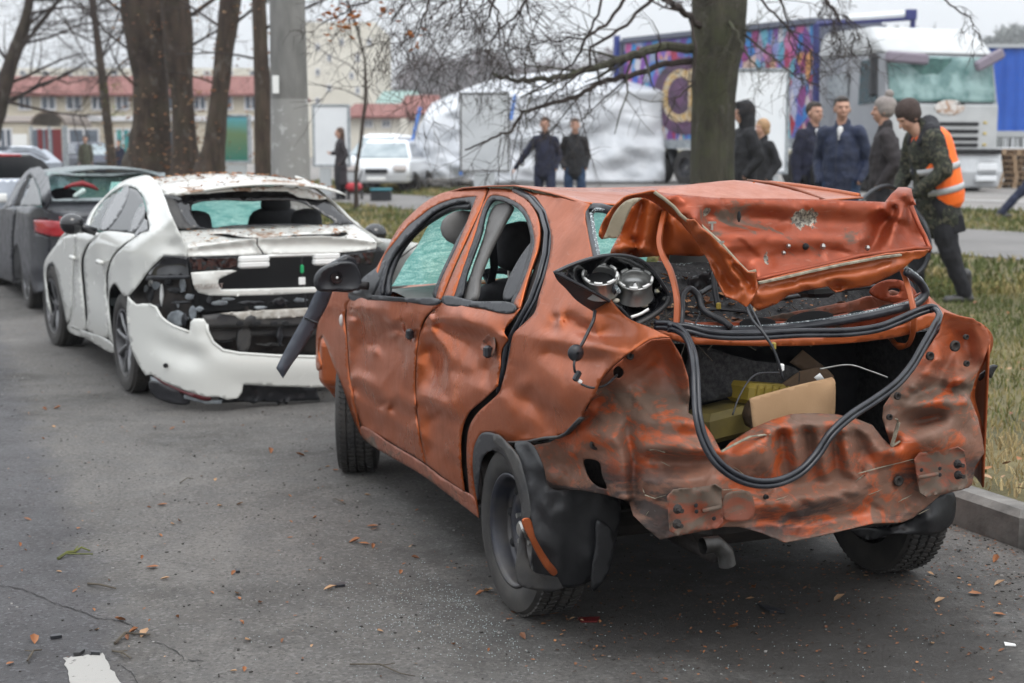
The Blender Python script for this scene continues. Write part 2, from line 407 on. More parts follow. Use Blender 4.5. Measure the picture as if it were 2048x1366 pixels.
_of = Frame((0.789, 5.155, 0), R(-22.09))
def _lidpt(px, py):
    t, d = _of.hit([px], [py], lambda x, y, z: x - (-.69 + (z-1.15)*.42)); return tuple(_of.C + d[0]*t[0])
SPOTS = [_lidpt(1602, 439)+(.034,), _lidpt(1622, 436)+(.034,), _lidpt(1537, 515)+(.02,), _lidpt(1415, 424)+(.018,)]
M['orange'] = car_paint('orange_paint', (.43, .092, .017), (.29, .108, .062), .62, 0, scratch=.4, metal=.72, rough=.25, crease=.003, cs=4., coat=.22)
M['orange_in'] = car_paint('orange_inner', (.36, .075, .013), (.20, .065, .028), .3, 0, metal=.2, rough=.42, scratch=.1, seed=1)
M['orange_dirty'] = car_paint('orange_dirty', (.41, .076, .015), (.24, .085, .045), .5, 1.0, metal=.1, rough=.46, scratch=.6, seed=2, peel=1., mudz=[(.42, .9), (.66, .75), (.86, 1.), (.97, .25)], crease=.010)
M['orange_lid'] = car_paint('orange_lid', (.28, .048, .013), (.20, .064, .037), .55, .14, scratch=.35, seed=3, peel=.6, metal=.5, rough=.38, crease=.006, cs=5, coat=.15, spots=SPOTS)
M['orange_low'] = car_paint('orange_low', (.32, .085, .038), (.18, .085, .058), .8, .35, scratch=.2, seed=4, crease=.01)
M['white'] = car_paint('white_paint', (.60, .60, .565), (.57, .565, .53), .2, 0, metal=0, scratch=0, seed=5, rough=.2, bmp=0)
M['white_leafy'] = car_paint('white_roof', (.62, .62, .59), (.5, .48, .42), .5, .22, metal=0, mudc=(.16, .09, .05), seed=6, rough=.25, bmp=0)
M['grey'] = car_paint('grey_paint', (.024, .026, .033), (.042, .042, .048), .4, 0, metal=.15, scratch=.05, seed=7, bmp=0, coat=.25)
M['silver'] = car_paint('silver_paint', (.36, .39, .44), (.4, .4, .42), .3, 0, metal=.5, scratch=.0, seed=8, bmp=0)
M['rubber'] = mat('rubber', (.008, .009, .012), .4, col2=(.02, .021, .026), scale=9, bmp=.001)
M['seal'] = mat('seal_rubber', (.007, .008, .013), .28, col2=(.028, .03, .036), scale=14, bmp=.0006)
M['plastic'] = mat('black_plastic', (.008, .009, .012), .38, col2=(.022, .023, .027), scale=5, bmp=.001)
M['plastic_dusty'] = mat('dusty_plastic', (.022, .022, .025), .55, col2=(.06, .057, .053), scale=7, bmp=.001)
M['gloss_black'] = mat('gloss_black', (.008, .008, .010), .12, coat=.5)
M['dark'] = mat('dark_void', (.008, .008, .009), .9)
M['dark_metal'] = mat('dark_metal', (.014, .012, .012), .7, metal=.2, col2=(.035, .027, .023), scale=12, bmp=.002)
M['steel'] = mat('steel', (.52, .52, .5), .3, metal=.9, col2=(.34, .33, .31), scale=30)
M['chrome'] = mat('chrome', (.78, .78, .76), .16, metal=1.)
M['grey_trim'] = mat('grey_trim', (.11, .105, .10), .7, col2=(.16, .155, .15), scale=8)
M['beige_metal'] = mat('beige_metal', (.22, .19, .13), .6, col2=(.33, .29, .21), scale=9)
M['mastic'] = mat('mastic', (.30, .27, .20), .8, col2=(.14, .12, .09), scale=40, bmp=.003)
M['carpet'] = mat('carpet', (.016, .016, .018), .95, col2=(.05, .049, .05), scale=60, bmp=.004, bscale=200)
M['seat'] = mat('seat_cloth', (.009, .009, .012), .8, col2=(.02, .021, .025), scale=20, bmp=.002)
M['tyre'] = mat('tyre', (.018, .017, .017), .75, col2=(.045, .041, .037), scale=7, bmp=.001)
M['rim_steel'] = mat('rim_steel', (.026, .029, .042), .36, metal=.3, col2=(.07, .064, .06), scale=8)
M['alloy'] = mat('alloy_dark', (.10, .10, .11), .35, metal=.7, col2=(.2, .2, .2), scale=6)
M['card'] = mat('cardboard', (.36, .22, .115), .85, col2=(.43, .27, .15), scale=5, bmp=.0008, bscale=120)
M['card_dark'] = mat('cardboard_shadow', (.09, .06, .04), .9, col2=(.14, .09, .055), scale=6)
M["yellow"] = mat("yellow_plastic", (.24, .175, .022), .55, col2=(.33, .24, .04), scale=9)
M['liner'] = mat('wheel_liner', (.006, .0065, .008), .45, col2=(.016, .016, .018), scale=6, bmp=.002)
M['red_lens'] = mat('red_lens', (.30, .008, .014), .12, coat=.6, col2=(.42, .03, .035), scale=9)
M['clear_lens'] = mat('clear_lens', (.55, .5, .48), .12, coat=.5)
M['whitepl'] = mat('white_plastic', (.75, .75, .73), .4)
def glass_cracked(name, tint=(.30, .62, .56), clear=.2, sc=75, stretch=(1, 1, 1.)):
    m = bpy.data.materials.new(name); m.use_nodes = True; n = m.node_tree; n.nodes.clear()
    o = n.nodes.new('ShaderNodeOutputMaterial'); tr = n.nodes.new('ShaderNodeBsdfTransparent'); tl = n.nodes.new('ShaderNodeBsdfTranslucent')
    df = n.nodes.new('ShaderNodeBsdfDiffuse'); gl = n.nodes.new('ShaderNodeBsdfGlossy'); gl.inputs['Roughness'].default_value = .15
    t = n.nodes.new('ShaderNodeTexCoord'); mp = n.nodes.new('ShaderNodeMapping'); mp.inputs['Scale'].default_value = stretch
    vo = n.nodes.new('ShaderNodeTexVoronoi'); vo.feature = 'DISTANCE_TO_EDGE'; vo.inputs['Scale'].default_value = sc
    n.links.new(t.outputs['Object'], mp.inputs[0]); n.links.new(mp.outputs[0], vo.inputs['Vector'])
    cr = ramp(n, vo.outputs['Distance'], [(.02, (min(tint[0]*2.2, .95), min(1, tint[1]*1.5), min(1, tint[2]*1.5))), (.12, tint)])
    z = noise_node(n, 3.2, 5, .6); col = mixc(n, ramp(n, z, [(.35, 0.), (.65, .6)]), cr, (tint[0]*.5, tint[1]*.62, tint[2]*.62))
    tr.inputs[0].default_value = (.75, .97, .92, 1)
    z9 = noise_node(n, 13, 4, .6, stretch=(1, .5, 2.2), dist=1.5); col = mixc(n, ramp(n, z9, [(.42, 0.), (.58, .65)]), col, (tint[0]*.28, tint[1]*.5, tint[2]*.5))
    for q in (tl, df): n.links.new(col, q.inputs[0])
    a = n.nodes.new('ShaderNodeMixShader'); a.inputs[0].default_value = .3; n.links.new(tl.outputs[0], a.inputs[1]); n.links.new(df.outputs[0], a.inputs[2])
    b_ = n.nodes.new('ShaderNodeMixShader'); n.links.new(ramp(n, z, [(.4, clear), (.7, clear*.3)]), b_.inputs[0]); n.links.new(a.outputs[0], b_.inputs[1]); n.links.new(tr.outputs[0], b_.inputs[2])
    c_ = n.nodes.new('ShaderNodeMixShader'); c_.inputs[0].default_value = .06; n.links.new(b_.outputs[0], c_.inputs[1]); n.links.new(gl.outputs[0], c_.inputs[2])
    bu = n.nodes.new('ShaderNodeBump'); bu.inputs['Distance'].default_value = .01; n.links.new(z, bu.inputs['Height']); n.links.new(bu.outputs[0], gl.inputs['Normal'])
    n.links.new(c_.outputs[0], o.inputs[0]); return m
M['cracked'] = glass_cracked('cracked_windscreen')
def glass(name, tint=(.05, .06, .065), alpha=.5, rough=.05):
    m = bpy.data.materials.new(name); m.use_nodes = True; n = m.node_tree; n.nodes.clear()
    o = n.nodes.new('ShaderNodeOutputMaterial'); tr = n.nodes.new('ShaderNodeBsdfTransparent'); tr.inputs[0].default_value = c4(tint)
    gl = n.nodes.new('ShaderNodeBsdfGlossy'); gl.inputs['Roughness'].default_value = rough; fr = n.nodes.new('ShaderNodeFresnel'); fr.inputs[0].default_value = 1.5
    df = n.nodes.new('ShaderNodeBsdfDiffuse'); df.inputs[0].default_value = c4(tuple(x*.5 for x in tint))
    a = n.nodes.new('ShaderNodeMixShader'); a.inputs[0].default_value = alpha; n.links.new(tr.outputs[0], a.inputs[1]); n.links.new(df.outputs[0], a.inputs[2])
    b_ = n.nodes.new('ShaderNodeMixShader'); n.links.new(mathn(n, 'ADD', fr.outputs[0], .04), b_.inputs[0]); n.links.new(a.outputs[0], b_.inputs[1]); n.links.new(gl.outputs[0], b_.inputs[2])
    n.links.new(b_.outputs[0], o.inputs[0]); return m
M['glass'] = glass('tinted_glass'); M['glass_clear'] = glass('clear_glass', (.6, .7, .7), .15)
# wheel shared by the cars
def wheel(parent, pos, side, Rr, wd, rr, kind='steel', steer=0., flat=0., mtyre=None):
    """side +1: outer face towards +y; parts tyre and rim under the wheel"""
    w = bpy.data.objects.new('wheel', None); COL.objects.link(w); w.parent = parent; w.location = pos; w.rotation_euler = (0, 0, steer); w.empty_display_size = .1
    h = wd/2; s = side
    prof = [(rr*.97, -h*.86), (rr*1.03, -h*.98), (rr+(Rr-rr)*.5, -h*1.05), (Rr*.955, -h*.97), (Rr*.99, -h*.8)]
    for k in range(4):
        y = -h*.62+k*h*.414; prof += [(Rr, y-h*.13), (Rr, y+h*.10), (Rr-.007, y+h*.14), (Rr-.007, y+h*.24)]
    prof += [(Rr, h*.75), (Rr*.99, h*.8), (Rr*.955, h*.97), (rr+(Rr-rr)*.5, h*1.05), (rr*1.03, h*.98), (rr*.97, h*.86)]
    mb = MB(); mb.lathe([(r, y*s) for r, y in prof], axis='y', n=72)
    for k in range(66):      # tread blocks
        a = 2*math.pi*k/66
        for yy, sk in ((-.66, .5), (-.2, -.5), (.22, .5), (.66, -.5)):
            r = Rr+.0005; c = Vector((math.cos(a)*r, yy*h, math.sin(a)*r))
            Mt = Matrix.Rotation(-a, 3, 'Y') @ Matrix.Rotation(sk*.7, 3, 'X'); mb.box(c, (.008, h*.34, .013), Mt)
    mb.build('tyre', mtyre or M['tyre'], w, smooth=True).modifiers.new('es', 'EDGE_SPLIT').split_angle = R(38)
    if kind == 'steel':
        yo = h*.9*s; k = s
        pr = [(rr*.97, h*.86), (rr*.99, h*.95), (rr*.95, h*.97), (rr*.90, h*.80), (rr*.88, h*.35), (rr*.86, h*.2), (rr*.78, h*.18), (rr*.70, h*.30), (rr*.60, h*.40), (rr*.52, h*.42), (rr*.44, h*.30), (rr*.40, h*.22), (rr*.24, h*.2), (rr*.17, h*.26), (0.002, h*.27)]
        mb = MB(); mb.lathe([(r, y*s) for r, y in pr], axis='y', n=48); mb.lathe([(rr*.88, h*.3*s), (rr*.86, -h*.8*s)], axis='y', n=48)
        mb.cur = 1
        for i in range(8):
            a = 2*math.pi*i/8+.2; mb.ell((math.cos(a)*rr*.70, h*.32*s, math.sin(a)*rr*.70), (rr*.085, .012, rr*.085), 12, 6)
        mb.build('rim', [M['rim_steel'], M['dark']], w, smooth=True)
        for i in range(4):
            a = 2*math.pi*i/4+.6; mb = MB(); c = Vector((math.cos(a)*rr*.31, h*.24*s, math.sin(a)*rr*.31)); mb.tube([c, c+Vector((0, .022*s, 0))], .0095, 6); mb.build('wheel_nut', M['steel'], w)
        mb = MB(); mb.lathe([(.03, h*.25*s), (.03, h*.25*s+.028*s), (.022, h*.25*s+.034*s), (.001, h*.25*s+.034*s)], axis='y', n=20); mb.build('hub_cap', M['steel'], w)
    else:
        mb = MB(); mb.lathe([(rr*.97, h*.86*s), (rr*1.0, h*.96*s), (rr*.93, h*.95*s), (rr*.9, h*.6*s), (rr*.88, -h*.7*s)], axis='y', n=48)
        ns = 5 if kind == 'alloy5' else 8
        for i in range(ns):
            a = 2*math.pi*i/ns+.3
            for da in ((-.13, .13) if ns == 5 else (0,)):
                p0 = Vector((math.cos(a)*rr*.2, h*.55*s, math.sin(a)*rr*.2)); p1 = Vector((math.cos(a+da)*rr*.93, h*.8*s, math.sin(a+da)*rr*.93))
                mb.tube([p0, p0*.5+p1*.5+Vector((0, .01*s, 0)), p1], [rr*.085, rr*.065, rr*.075], 6)
        mb.lathe([(rr*.25, h*.4*s), (rr*.24, h*.7*s), (rr*.12, h*.78*s), (.001, h*.78*s)], axis='y', n=24)
        mb.build('rim', M['alloy'], w, smooth=True).modifiers.new('es', 'EDGE_SPLIT').split_angle = R(40)
        mb = MB(); mb.lathe([(rr*.86, h*.1*s), (.001, h*.1*s)], axis='y', n=30); mb.build('brake_disc', M['dark_metal'], w)
    return w
# ------------------------------------------------------------ the wrecked orange saloon
OF = Frame((0.789, 5.155, 0), R(-22.09))
def yprof(z):
    z = np.asarray(z, float)
    lo = .80 + .04*np.clip((z-.25)/.2, 0, 1); mid = .84 - .02*np.clip((z-.75)/.25, 0, 1)
    up = .82 - .25*np.clip((z-.99)/.45, 0, 1.2)**1.25
    return np.where(z < .45, lo, np.where(z < .99, mid, up))
gside = lambda x, y, z: yprof(z) - y
gtail = lambda x, y, z: x - (-.84 + .8*np.minimum(np.abs(y)/.86, 1.12)**8)
glid = lambda x, y, z: x - (-.69 + (z-1.15)*.42)
def gx(v): return lambda x, y, z: x - v
def gy(v): return lambda x, y, z: v - y
def gzp(v, k=0.): return lambda x, y, z: v + k*x - z
car = thing('wrecked_saloon_car', 'crushed orange saloon car missing its rear bumper, trunk lid buckled open, in the foreground', 'car', tuple(OF.O), OF.rz)
A = 'c'
# --- left flank
panel(OF, 'front_fender', gside, [(668, 581), (705, 588), (697, 603), (690, 625), (694, 690), (698, 747), (708, 800), (718, 850, A), (722, 872, A), (705, 835), (686, 777), (667, 730), (652, 690), (643, 672), (638, 700), (642, 740), (636, 742), (632, 700), (634, 658), (643, 628), (654, 604)],
      M['orange'], car, inner=[(665, 620, .01), (672, 640, .025), (680, 700, .0), (655, 650, .02)], lines=[[(655, 613, -.01), (690, 622, .0)]], step=6, amp=.006, ns=22)
panel(OF, 'front_door', gside, [(700, 594), (745, 597), (810, 601), (879, 606), (860, 624), (847, 641), (838, 668), (833, 700), (830, 760), (832, 820), (839, 872), (851, 927, A), (790, 890), (722, 851, A), (708, 800), (700, 747), (696, 690), (693, 630)],
      M['orange'], car, step=4.6, amp=.005, ns=42, seed=2, dk=1.35, nf=22, fh=.010, fw=10, fdir=1.45, lines=[
      [(702, 612, -.015), (716, 618, -.03), (760, 624, -.02), (800, 633, -.02), (842, 641, -.01)],
      [(706, 632, .02), (740, 650, .05), (790, 660, .045), (835, 668, .015)],
      [(709, 618, -.035), (706, 640, .0), (712, 690, .045), (708, 735, .02)],
      [(722, 690, .07), (760, 700, .075), (800, 705, .05)],
      [(702, 752, -.01), (725, 765, -.005), (770, 785, -.01), (831, 812, -.015)],
      [(712, 775, .03), (770, 810, .035), (830, 840, .02)],
      [(737, 745, .03), (750, 700, .055)], [(788, 650, .0), (795, 680, .055), (788, 740, .02), (780, 790, -.01)], [(812, 660, .0), (806, 700, .045), (808, 745, .01)],
      [(735, 790, .04), (748, 850, .03), (760, 880, .01)], [(770, 800, .0), (785, 850, .02), (800, 892, .0)]])
panel(OF, 'rear_door', gside, [(881, 606), (950, 614), (1027, 624), (1040, 616), (1024, 640), (1008, 662), (1016, 680, A), (1003, 700), (1000, 735), (995, 772, A), (966, 800), (938, 825), (924, 861), (922, 920), (929, 984, A), (890, 957), (852, 928, A), (841, 872), (834, 820), (832, 760), (835, 700), (840, 668), (850, 643), (862, 626)],
      M['orange'], car, step=4.6, amp=.005, ns=40, seed=5, dk=1.3, nf=22, fh=.010, fw=10, fdir=1.5, lines=[
      [(856, 636, -.03), (880, 640, -.03), (930, 650, -.03), (975, 663, -.02), (1008, 672, -.02)],
      [(858, 650, .0), (900, 662, .04), (950, 672, .04), (990, 684, .01)],
      [(857, 632, -.04), (870, 670, .0), (893, 705, .02), (895, 735, .03)],
      [(860, 700, .08), (875, 740, .09), (858, 770, .05)], [(905, 700, .035), (940, 700, .06), (970, 720, .04)],
      [(840, 792, -.01), (862, 797, -.02), (885, 812, -.035), (915, 826, -.02)],
      [(850, 812, .02), (885, 832, .01), (915, 850, .01)],
      [(893, 790, -.01), (905, 740, .03)], [(918, 780, .0), (930, 745, .03), (940, 735, .03)], [(960, 775, .0), (975, 740, .05), (985, 715, .02)],
      [(876, 830, .03), (885, 890, .03), (898, 945, .0)], [(868, 840, .06), (860, 900, .04)], [(905, 860, .01), (912, 930, .015)]])
# tears round the door handles
for (pts, d) in (([(803, 636), (812, 640), (820, 664), (822, 684), (813, 672), (806, 658)], .0), ([(962, 700), (972, 672), (985, 668), (990, 690), (984, 715), (976, 702)], .0)):
    panel(OF, 'handle_recess', gside, [(a, b, -.012) for a, b in pts], M['orange_low'], car, inner=[(np.mean([p[0] for p in pts]), np.mean([p[1] for p in pts]), .045)], step=4, th=.002)
for (a, b, d) in ((825, 668, .02), (982, 703, -.03)):
    c = Vector(OF.hit([a], [b], gside)[0][0]*OF.hit([a], [b], gside)[1][0] + OF.C)
    mb = MB(); mb.bbox(c+Vector((0, .012, 0)), (.035, .03, .045), .008); mb.build('door_handle_stub', M['plastic'], car)
panel(OF, 'quarter_panel', gside, [(1028, 377, -.002), (1062, 384), (1110, 392), (1150, 400), (1180, 408, .01, A), (1171, 424, .0), (1179, 476, .0), (1189, 516, .0), (1206, 570, .02), (1250, 632, .03), (1300, 655, .05), (1340, 674, .09, A), (1305, 677, .04), (1267, 699, .0), (1226, 731, -.03), (1203, 756, -.04), (1188, 790, -.05), (1171, 815, -.03), (1164, 835, .0, A), (1140, 858, .02), (1118, 873, .03), (1055, 881, .01), (1017, 886, .0, A), (1000, 874), (980, 864), (964, 866), (951, 889), (945, 925), (947, 962), (953, 1000), (957, 1034, A), (946, 1010), (938, 982, A), (933, 895), (940, 850), (956, 825), (980, 803), (998, 785), (1006, 762), (1013, 735), (1020, 700), (1027, 668), (1050, 645), (1069, 625), (1078, 592), (1090, 552), (1100, 508), (1102, 472), (1092, 432), (1070, 401)],
      M['orange'], car, step=6, amp=.003, ns=55, seed=8, nf=14, fh=.006, fw=10, flen=(30, 80), lines=[
      [(1040, 655, .0), (1075, 668, -.02), (1130, 680, -.03), (1190, 690, -.045), (1240, 695, -.03)],
      [(1085, 640, .0), (1130, 640, .02), (1160, 655, .045), (1200, 672, .05), (1250, 680, .03)],
      [(1130, 632, .01), (1145, 620, -.01), (1170, 640, .0)], [(1180, 640, .0), (1192, 665, .04), (1205, 680, .01)],
      [(1108, 600, .0), (1118, 640, -.01), (1105, 660, .01)],
      [(1000, 790, -.01), (1020, 770, .01), (1040, 745, .0)], [(1050, 770, -.02), (1062, 800, .045), (1058, 840, .01), (1050, 870, .02)],
      [(1090, 820, .04), (1125, 850, .03)], [(1080, 790, -.01), (1120, 815, -.02), (1160, 830, .0)], [(1020, 820, -.02), (1035, 850, .0), (1020, 880, .0)],
      [(1060, 720, -.02), (1110, 740, -.03), (1160, 770, -.05), (1185, 780, -.05)], [(1100, 700, .0), (1150, 712, .005), (1210, 715, -.01)],
      [(1030, 378, .0), (1080, 383, -.01), (1120, 393, -.01), (1177, 404, .0)], [(1105, 420, .0), (1150, 430, .012), (1168, 440, .0)]])
panel(OF, 'sill', gside, [(721, 853), (780, 887), (842, 924), (885, 956), (930, 984), (946, 992), (957, 1036, A), (900, 992), (842, 949), (780, 913), (741, 889), (724, 873)], M['orange_low'], car, step=6, amp=.003, ns=30, inner=[(800, 912, -.02), (880, 962, -.02)])
# door frames round the windows
panel(OF, 'door_frame', gside, [(731, 588, .02), (741, 560), (771, 482+20), (800, 452), (831, 420), (858, 399), (885, 386), (923, 378), (976, 375, A), (962, 410), (930, 480), (900, 548), (880, 600, A), (871, 598, A), (880, 567), (915, 490), (949, 403), (953, 392, A), (930, 394), (900, 399), (864, 414), (840, 432), (815, 452), (790, 482), (766, 515), (752, 560), (746, 596, A)],
      M['orange'], car, step=5, th=.01)
panel(OF, 'window_rubber', gside, [(752, 562, .004), (766, 512, .004), (790, 478, .004), (815, 448, .004), (840, 428, .004), (864, 411, .004), (900, 397, .004), (930, 392, .004), (955, 390, .004, A), (951, 404, .004), (916, 490, .004), (881, 567, .004), (873, 598, .004, A), (866, 594, .01), (876, 560, .01), (908, 490, .01), (941, 408, .01), (930, 403, .01), (900, 409, .01), (868, 424, .01), (845, 444, .01), (822, 466, .01), (798, 494, .01), (776, 530, .01), (764, 575, .01), (762, 592, .01), (746, 596, .0, A)],
      M['rubber'], car, step=5, th=.012)
panel(OF, 'door_frame', gside, [(980, 376, A), (1004, 377), (1028, 381), (1048, 393), (1063, 410), (1075, 434), (1079, 460), (1075, 495), (1063, 530), (1055, 554), (1045, 590), (1038, 617, A), (1028, 612), (1040, 580), (1055, 540), (1065, 505), (1069, 486), (1066, 460), (1056, 430), (1042, 411), (1025, 400), (1003, 392), (981, 391), (975, 396), (948, 470), (925, 535), (905, 596, A), (885, 596, A), (900, 560), (940, 470), (968, 405)],
      M['orange'], car, step=5, th=.01)
panel(OF, 'window_rubber', gside, [(981, 389, .004), (1003, 390, .004), (1025, 398, .004), (1042, 409, .004), (1058, 430, .004), (1068, 460, .004), (1071, 486, .004), (1066, 508, .004), (1056, 542, .004), (1041, 582, .004), (1030, 614, .004, A), (1022, 610, .01), (1032, 580, .01), (1048, 535, .01), (1058, 500, .01), (1061, 480, .01), (1058, 460, .01), (1050, 436, .01), (1036, 418, .01), (1020, 408, .01), (1000, 401, .01), (985, 400, .01), (956, 480, .02), (932, 545, .02), (916, 598, .02), (903, 596, .004, A), (923, 535, .004), (946, 470, .004), (974, 394, .004)],
      M['rubber'], car, step=5, th=.012)
for pts in ([(696, 588), (745, 590), (810, 596), (880, 601), (877, 607), (810, 604), (745, 600), (698, 598)], [(884, 594), (950, 602), (1030, 611), (1027, 623), (950, 614), (884, 605)]):
    panel(OF, 'belt_strip', gside, [(a, b, -.015) for a, b in pts], M['rubber'], car, step=5, th=.015)
panel(OF, 'quarter_window_bar', gside, [(1067, 482, .03), (1067, 494, .03), (1020, 600, .03), (1007, 600, .03)], M['rubber'], car, step=5, th=.01)
panel(OF, 'pillar_trim', gside, [(991, 410, .09), (1020, 408, .09), (1003, 445, .09), (975, 500, .09), (956, 550, .09), (944, 600, .09), (927, 600, .09), (942, 545, .09), (965, 480, .09)], M['grey_trim'], car, step=6, th=.02)
panel(OF, 'windscreen_pillar', gside, [(752, 568, .06), (775, 520, .06), (810, 465, .06), (850, 425, .06), (905, 400, .06), (948, 398, .06), (940, 412, .06), (905, 416, .06), (872, 432, .06), (835, 458, .06), (800, 500, .06), (778, 550, .06), (770, 598, .06), (748, 598, .06)], M['plastic'], car, step=6, th=.02)
# dark channel behind the door gaps, following the body a hand's breadth further in
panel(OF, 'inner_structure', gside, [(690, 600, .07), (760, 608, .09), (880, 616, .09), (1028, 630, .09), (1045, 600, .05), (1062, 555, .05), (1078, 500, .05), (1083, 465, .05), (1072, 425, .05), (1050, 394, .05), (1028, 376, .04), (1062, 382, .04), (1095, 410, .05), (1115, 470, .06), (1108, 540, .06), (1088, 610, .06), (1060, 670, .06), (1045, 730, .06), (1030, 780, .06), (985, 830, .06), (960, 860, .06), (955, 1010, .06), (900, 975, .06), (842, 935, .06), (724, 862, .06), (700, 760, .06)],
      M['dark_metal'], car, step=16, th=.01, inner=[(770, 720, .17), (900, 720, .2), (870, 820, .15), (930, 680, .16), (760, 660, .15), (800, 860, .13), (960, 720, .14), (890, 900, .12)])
q = [(1029, 380, -.005), (1060, 396, -.005), (1083, 425, .01), (1094, 465, .02), (1090, 510, .02), (1078, 555, .03), (1062, 600, .03), (1040, 640, .04), (1014, 690, .04), (1006, 740, .04), (998, 785, .03)]
for off, r_ in ((0, .011), (9, .006)):
    P = [Vector(OF.C + OF.hit([a+off], [b], gside)[1][0]*(OF.hit([a+off], [b], gside)[0][0]+d_)) for a, b, d_ in q]
    MB().tube(P, r_, 7).build('door_seal', M['seal'], car, smooth=True)
# side repeater lamp
c = Vector(OF.C + OF.hit([683], [641], gside)[1][0]*(OF.hit([683], [641], gside)[0][0]+.005)); MB().ell(c, (.018, .012, .03)).build('side_repeater', M['clear_lens'], car, smooth=True)
# --- roof
rl = [(752, 520), (790, 462), (831, 418), (880, 387), (923, 376), (976, 372), (1028, 371), (1080, 381), (1130, 391), (1178, 404)]
RL = [OF.on(a, b, 1, .60 if i < 3 else .575) for i, (a, b) in enumerate(rl)]
rx = np.array([p[0] for p in RL])[::-1]; rz = np.array([p[2] for p in RL])[::-1]
def roof_pt(u, v):
    x = 1.62 - (1.62-.02)*u; y = .575-1.15*v
    z = float(np.interp(x, rx, rz)); k = 1-(2*v-1)**2
    z += .014*k + .006*mnoise.noise(Vector((x*3, y*3, 1))) - .02*math.exp(-((x-.1)**2+(y-.35)**2)/.04)
    zf = np.interp(x, [0, .3, 1.0, 1.62], [1.415, 1.435, 1.452, 1.41]); z = z*(1-k) + k*zf
    return (x - .10*k*(u > .5)*(2*u-1) + .12*k*(1-u), y, z)
MB().grid(roof_pt, 60, 40).build('roof', M['orange'], car, smooth=True, thick=.006)
MB().tube([roof_pt(0.02+.96*i/30, 1.) for i in range(31)], .012, 6).build('roof_rail', M['orange'], car, smooth=True)
# --- windscreen, bonnet, right flank
def ws(u, v):
    y = .60-1.20*u; k = 1-(2*u-1)**2
    top = Vector((1.50+.12*k, y*.92, 1.40)); bot = Vector((1.98+.14*k, y*1.1, .975)); p = top.lerp(bot, v)
    return (p.x+.02*math.sin(v*math.pi), p.y, p.z-.02*mnoise.noise(Vector((u*3, v*3, 0))))
MB().grid(ws, 24, 16).build('windscreen', M['cracked'], car, smooth=True)
def hood(u, v):
    x = 1.95+1.05*u; y = .72-1.44*v; k = 1-(2*v-1)**4; return (x, y, .90+.07*k-.20*u*u)
MB().grid(hood, 16, 16).build('bonnet', M['orange'], car, smooth=True, thick=.01)
mb = MB(); mb.bbox((3.0, 0, .48), (.3, 1.5, .42), .1); mb.build('front_bumper', M['orange'], car, smooth=False, bevel=.02)
for sg in (1, -1): MB().ell((2.98, .52*sg, .66), (.12, .2, .09)).build('headlight', M['clear_lens'], car, smooth=True)
mb = MB(); nu, nv = 64, 16; vi = {}
def rv(i, j):
    if (i, j) not in vi: x = -.05+2.7*i/nu; z = .25+.74*j/nv; vi[i, j] = len(mb.v); mb.v.append((x, -float(yprof(z)), z))
    return vi[i, j]
for j in range(nv):
    for i in range(nu):
        x, z = -.05+2.7*(i+.5)/nu, .25+.74*(j+.5)/nv
        if min(math.hypot(x, z-.3), math.hypot(x-2.44, z-.3)) < .335: continue
        mb.f.append((rv(i, j), rv(i+1, j), rv(i+1, j+1), rv(i, j+1))); mb.mi.append(0)
mb.build('right_flank', M['orange'], car, smooth=True, thick=.006)
MB().grid(lambda u, v: (.0+1.9*u, -.74, .40+.62*v), 4, 4).build('door_trim', M['seat'], car)
MB().grid(lambda u, v: (-.36+.5*u+.2*v, -.60+.07*v, 1.0+.38*v), 6, 6).build('right_pillar_trim', M['seat'], car, thick=.02)
for (a, b) in (((2.0, .98), (1.5, 1.41)), ((.95, .98), (.92, 1.44))):
    MB().cone((a[0], -.80, a[1]), .04, (b[0], -.575, b[1]), .035, 8).build('right_pillar', M['orange'], car, smooth=True)
# floor and underbody, firewall, seats, dash
mb = MB(); mb.box((1.2, 0, .24), (2.2, 1.4, .06)); mb.box((2.2, 0, .6), (.04, 1.45, .7)); mb.bbox((-.28, 0, .42), (.62, .9, .16), .05); mb.tube([(0, -.66, .29), (0, .66, .29)], .045, 10); mb.build('underbody', M['dark_metal'], car)
MB().tube([(.5, .25, .26), (-.3, .35, .30), (-.6, .40, .33)], .028, 12).build('exhaust_pipe', M['dark_metal'], car, smooth=True)
P = [OF.on(a, b, 0, -.92) for a, b in ((1405, 1092), (1432, 1088), (1450, 1105), (1455, 1130))]
MB().tube(P, .026, 14, cap=False).build('exhaust_tip', mat('sooty_steel', (.10, .10, .10), .4, metal=.7, col2=(.03, .028, .026), scale=9), car, smooth=True)
def seat(nm, x, y, z0=.35, w=.5, hr=True, back=.62):
    s = MB(); s.cone((x+.3, y, z0+.08), .11, (x-.12, y, z0+.06), .12, 14, 2.1, (0, 1, 0)); s.cone((x-.12, y, z0+.12), .09, (x-.28, y, z0+back), .075, 14, 2.9, (0, 1, 0))
    return s.build(nm, M['seat'], car, remesh=.015, sm=4)
hl_ = OF.on(1040, 492, 1, .36); hr_ = np.array([.92, -.36, 1.18]); MB().ell(Vector(OF.on(925, 456, 0, 1.25)), (.03, .10, .075)).build('sun_visor', M['grey_trim'], car, smooth=True)
for y, h in ((.36, hl_), (-.36, hr_)):
    seat('front_seat', h[0]+.26, y, .35, back=.66)
    mb = MB(); mb.cone((h[0], y, h[2]-.05), .062, (h[0]-.01, y, h[2]+.05), .055, 14, 1.9, (0, 1, 0)); mb.build('headrest', M['seat'] if y > 0 else M['grey_trim'], car, smooth=True)
    mb = MB(); mb.tube([(h[0], y+.05, h[2]-.18), (h[0], y+.05, h[2])], .007, 6); mb.tube([(h[0], y-.05, h[2]-.18), (h[0], y-.05, h[2])], .007, 6); mb.build('headrest_post', M['steel'], car)
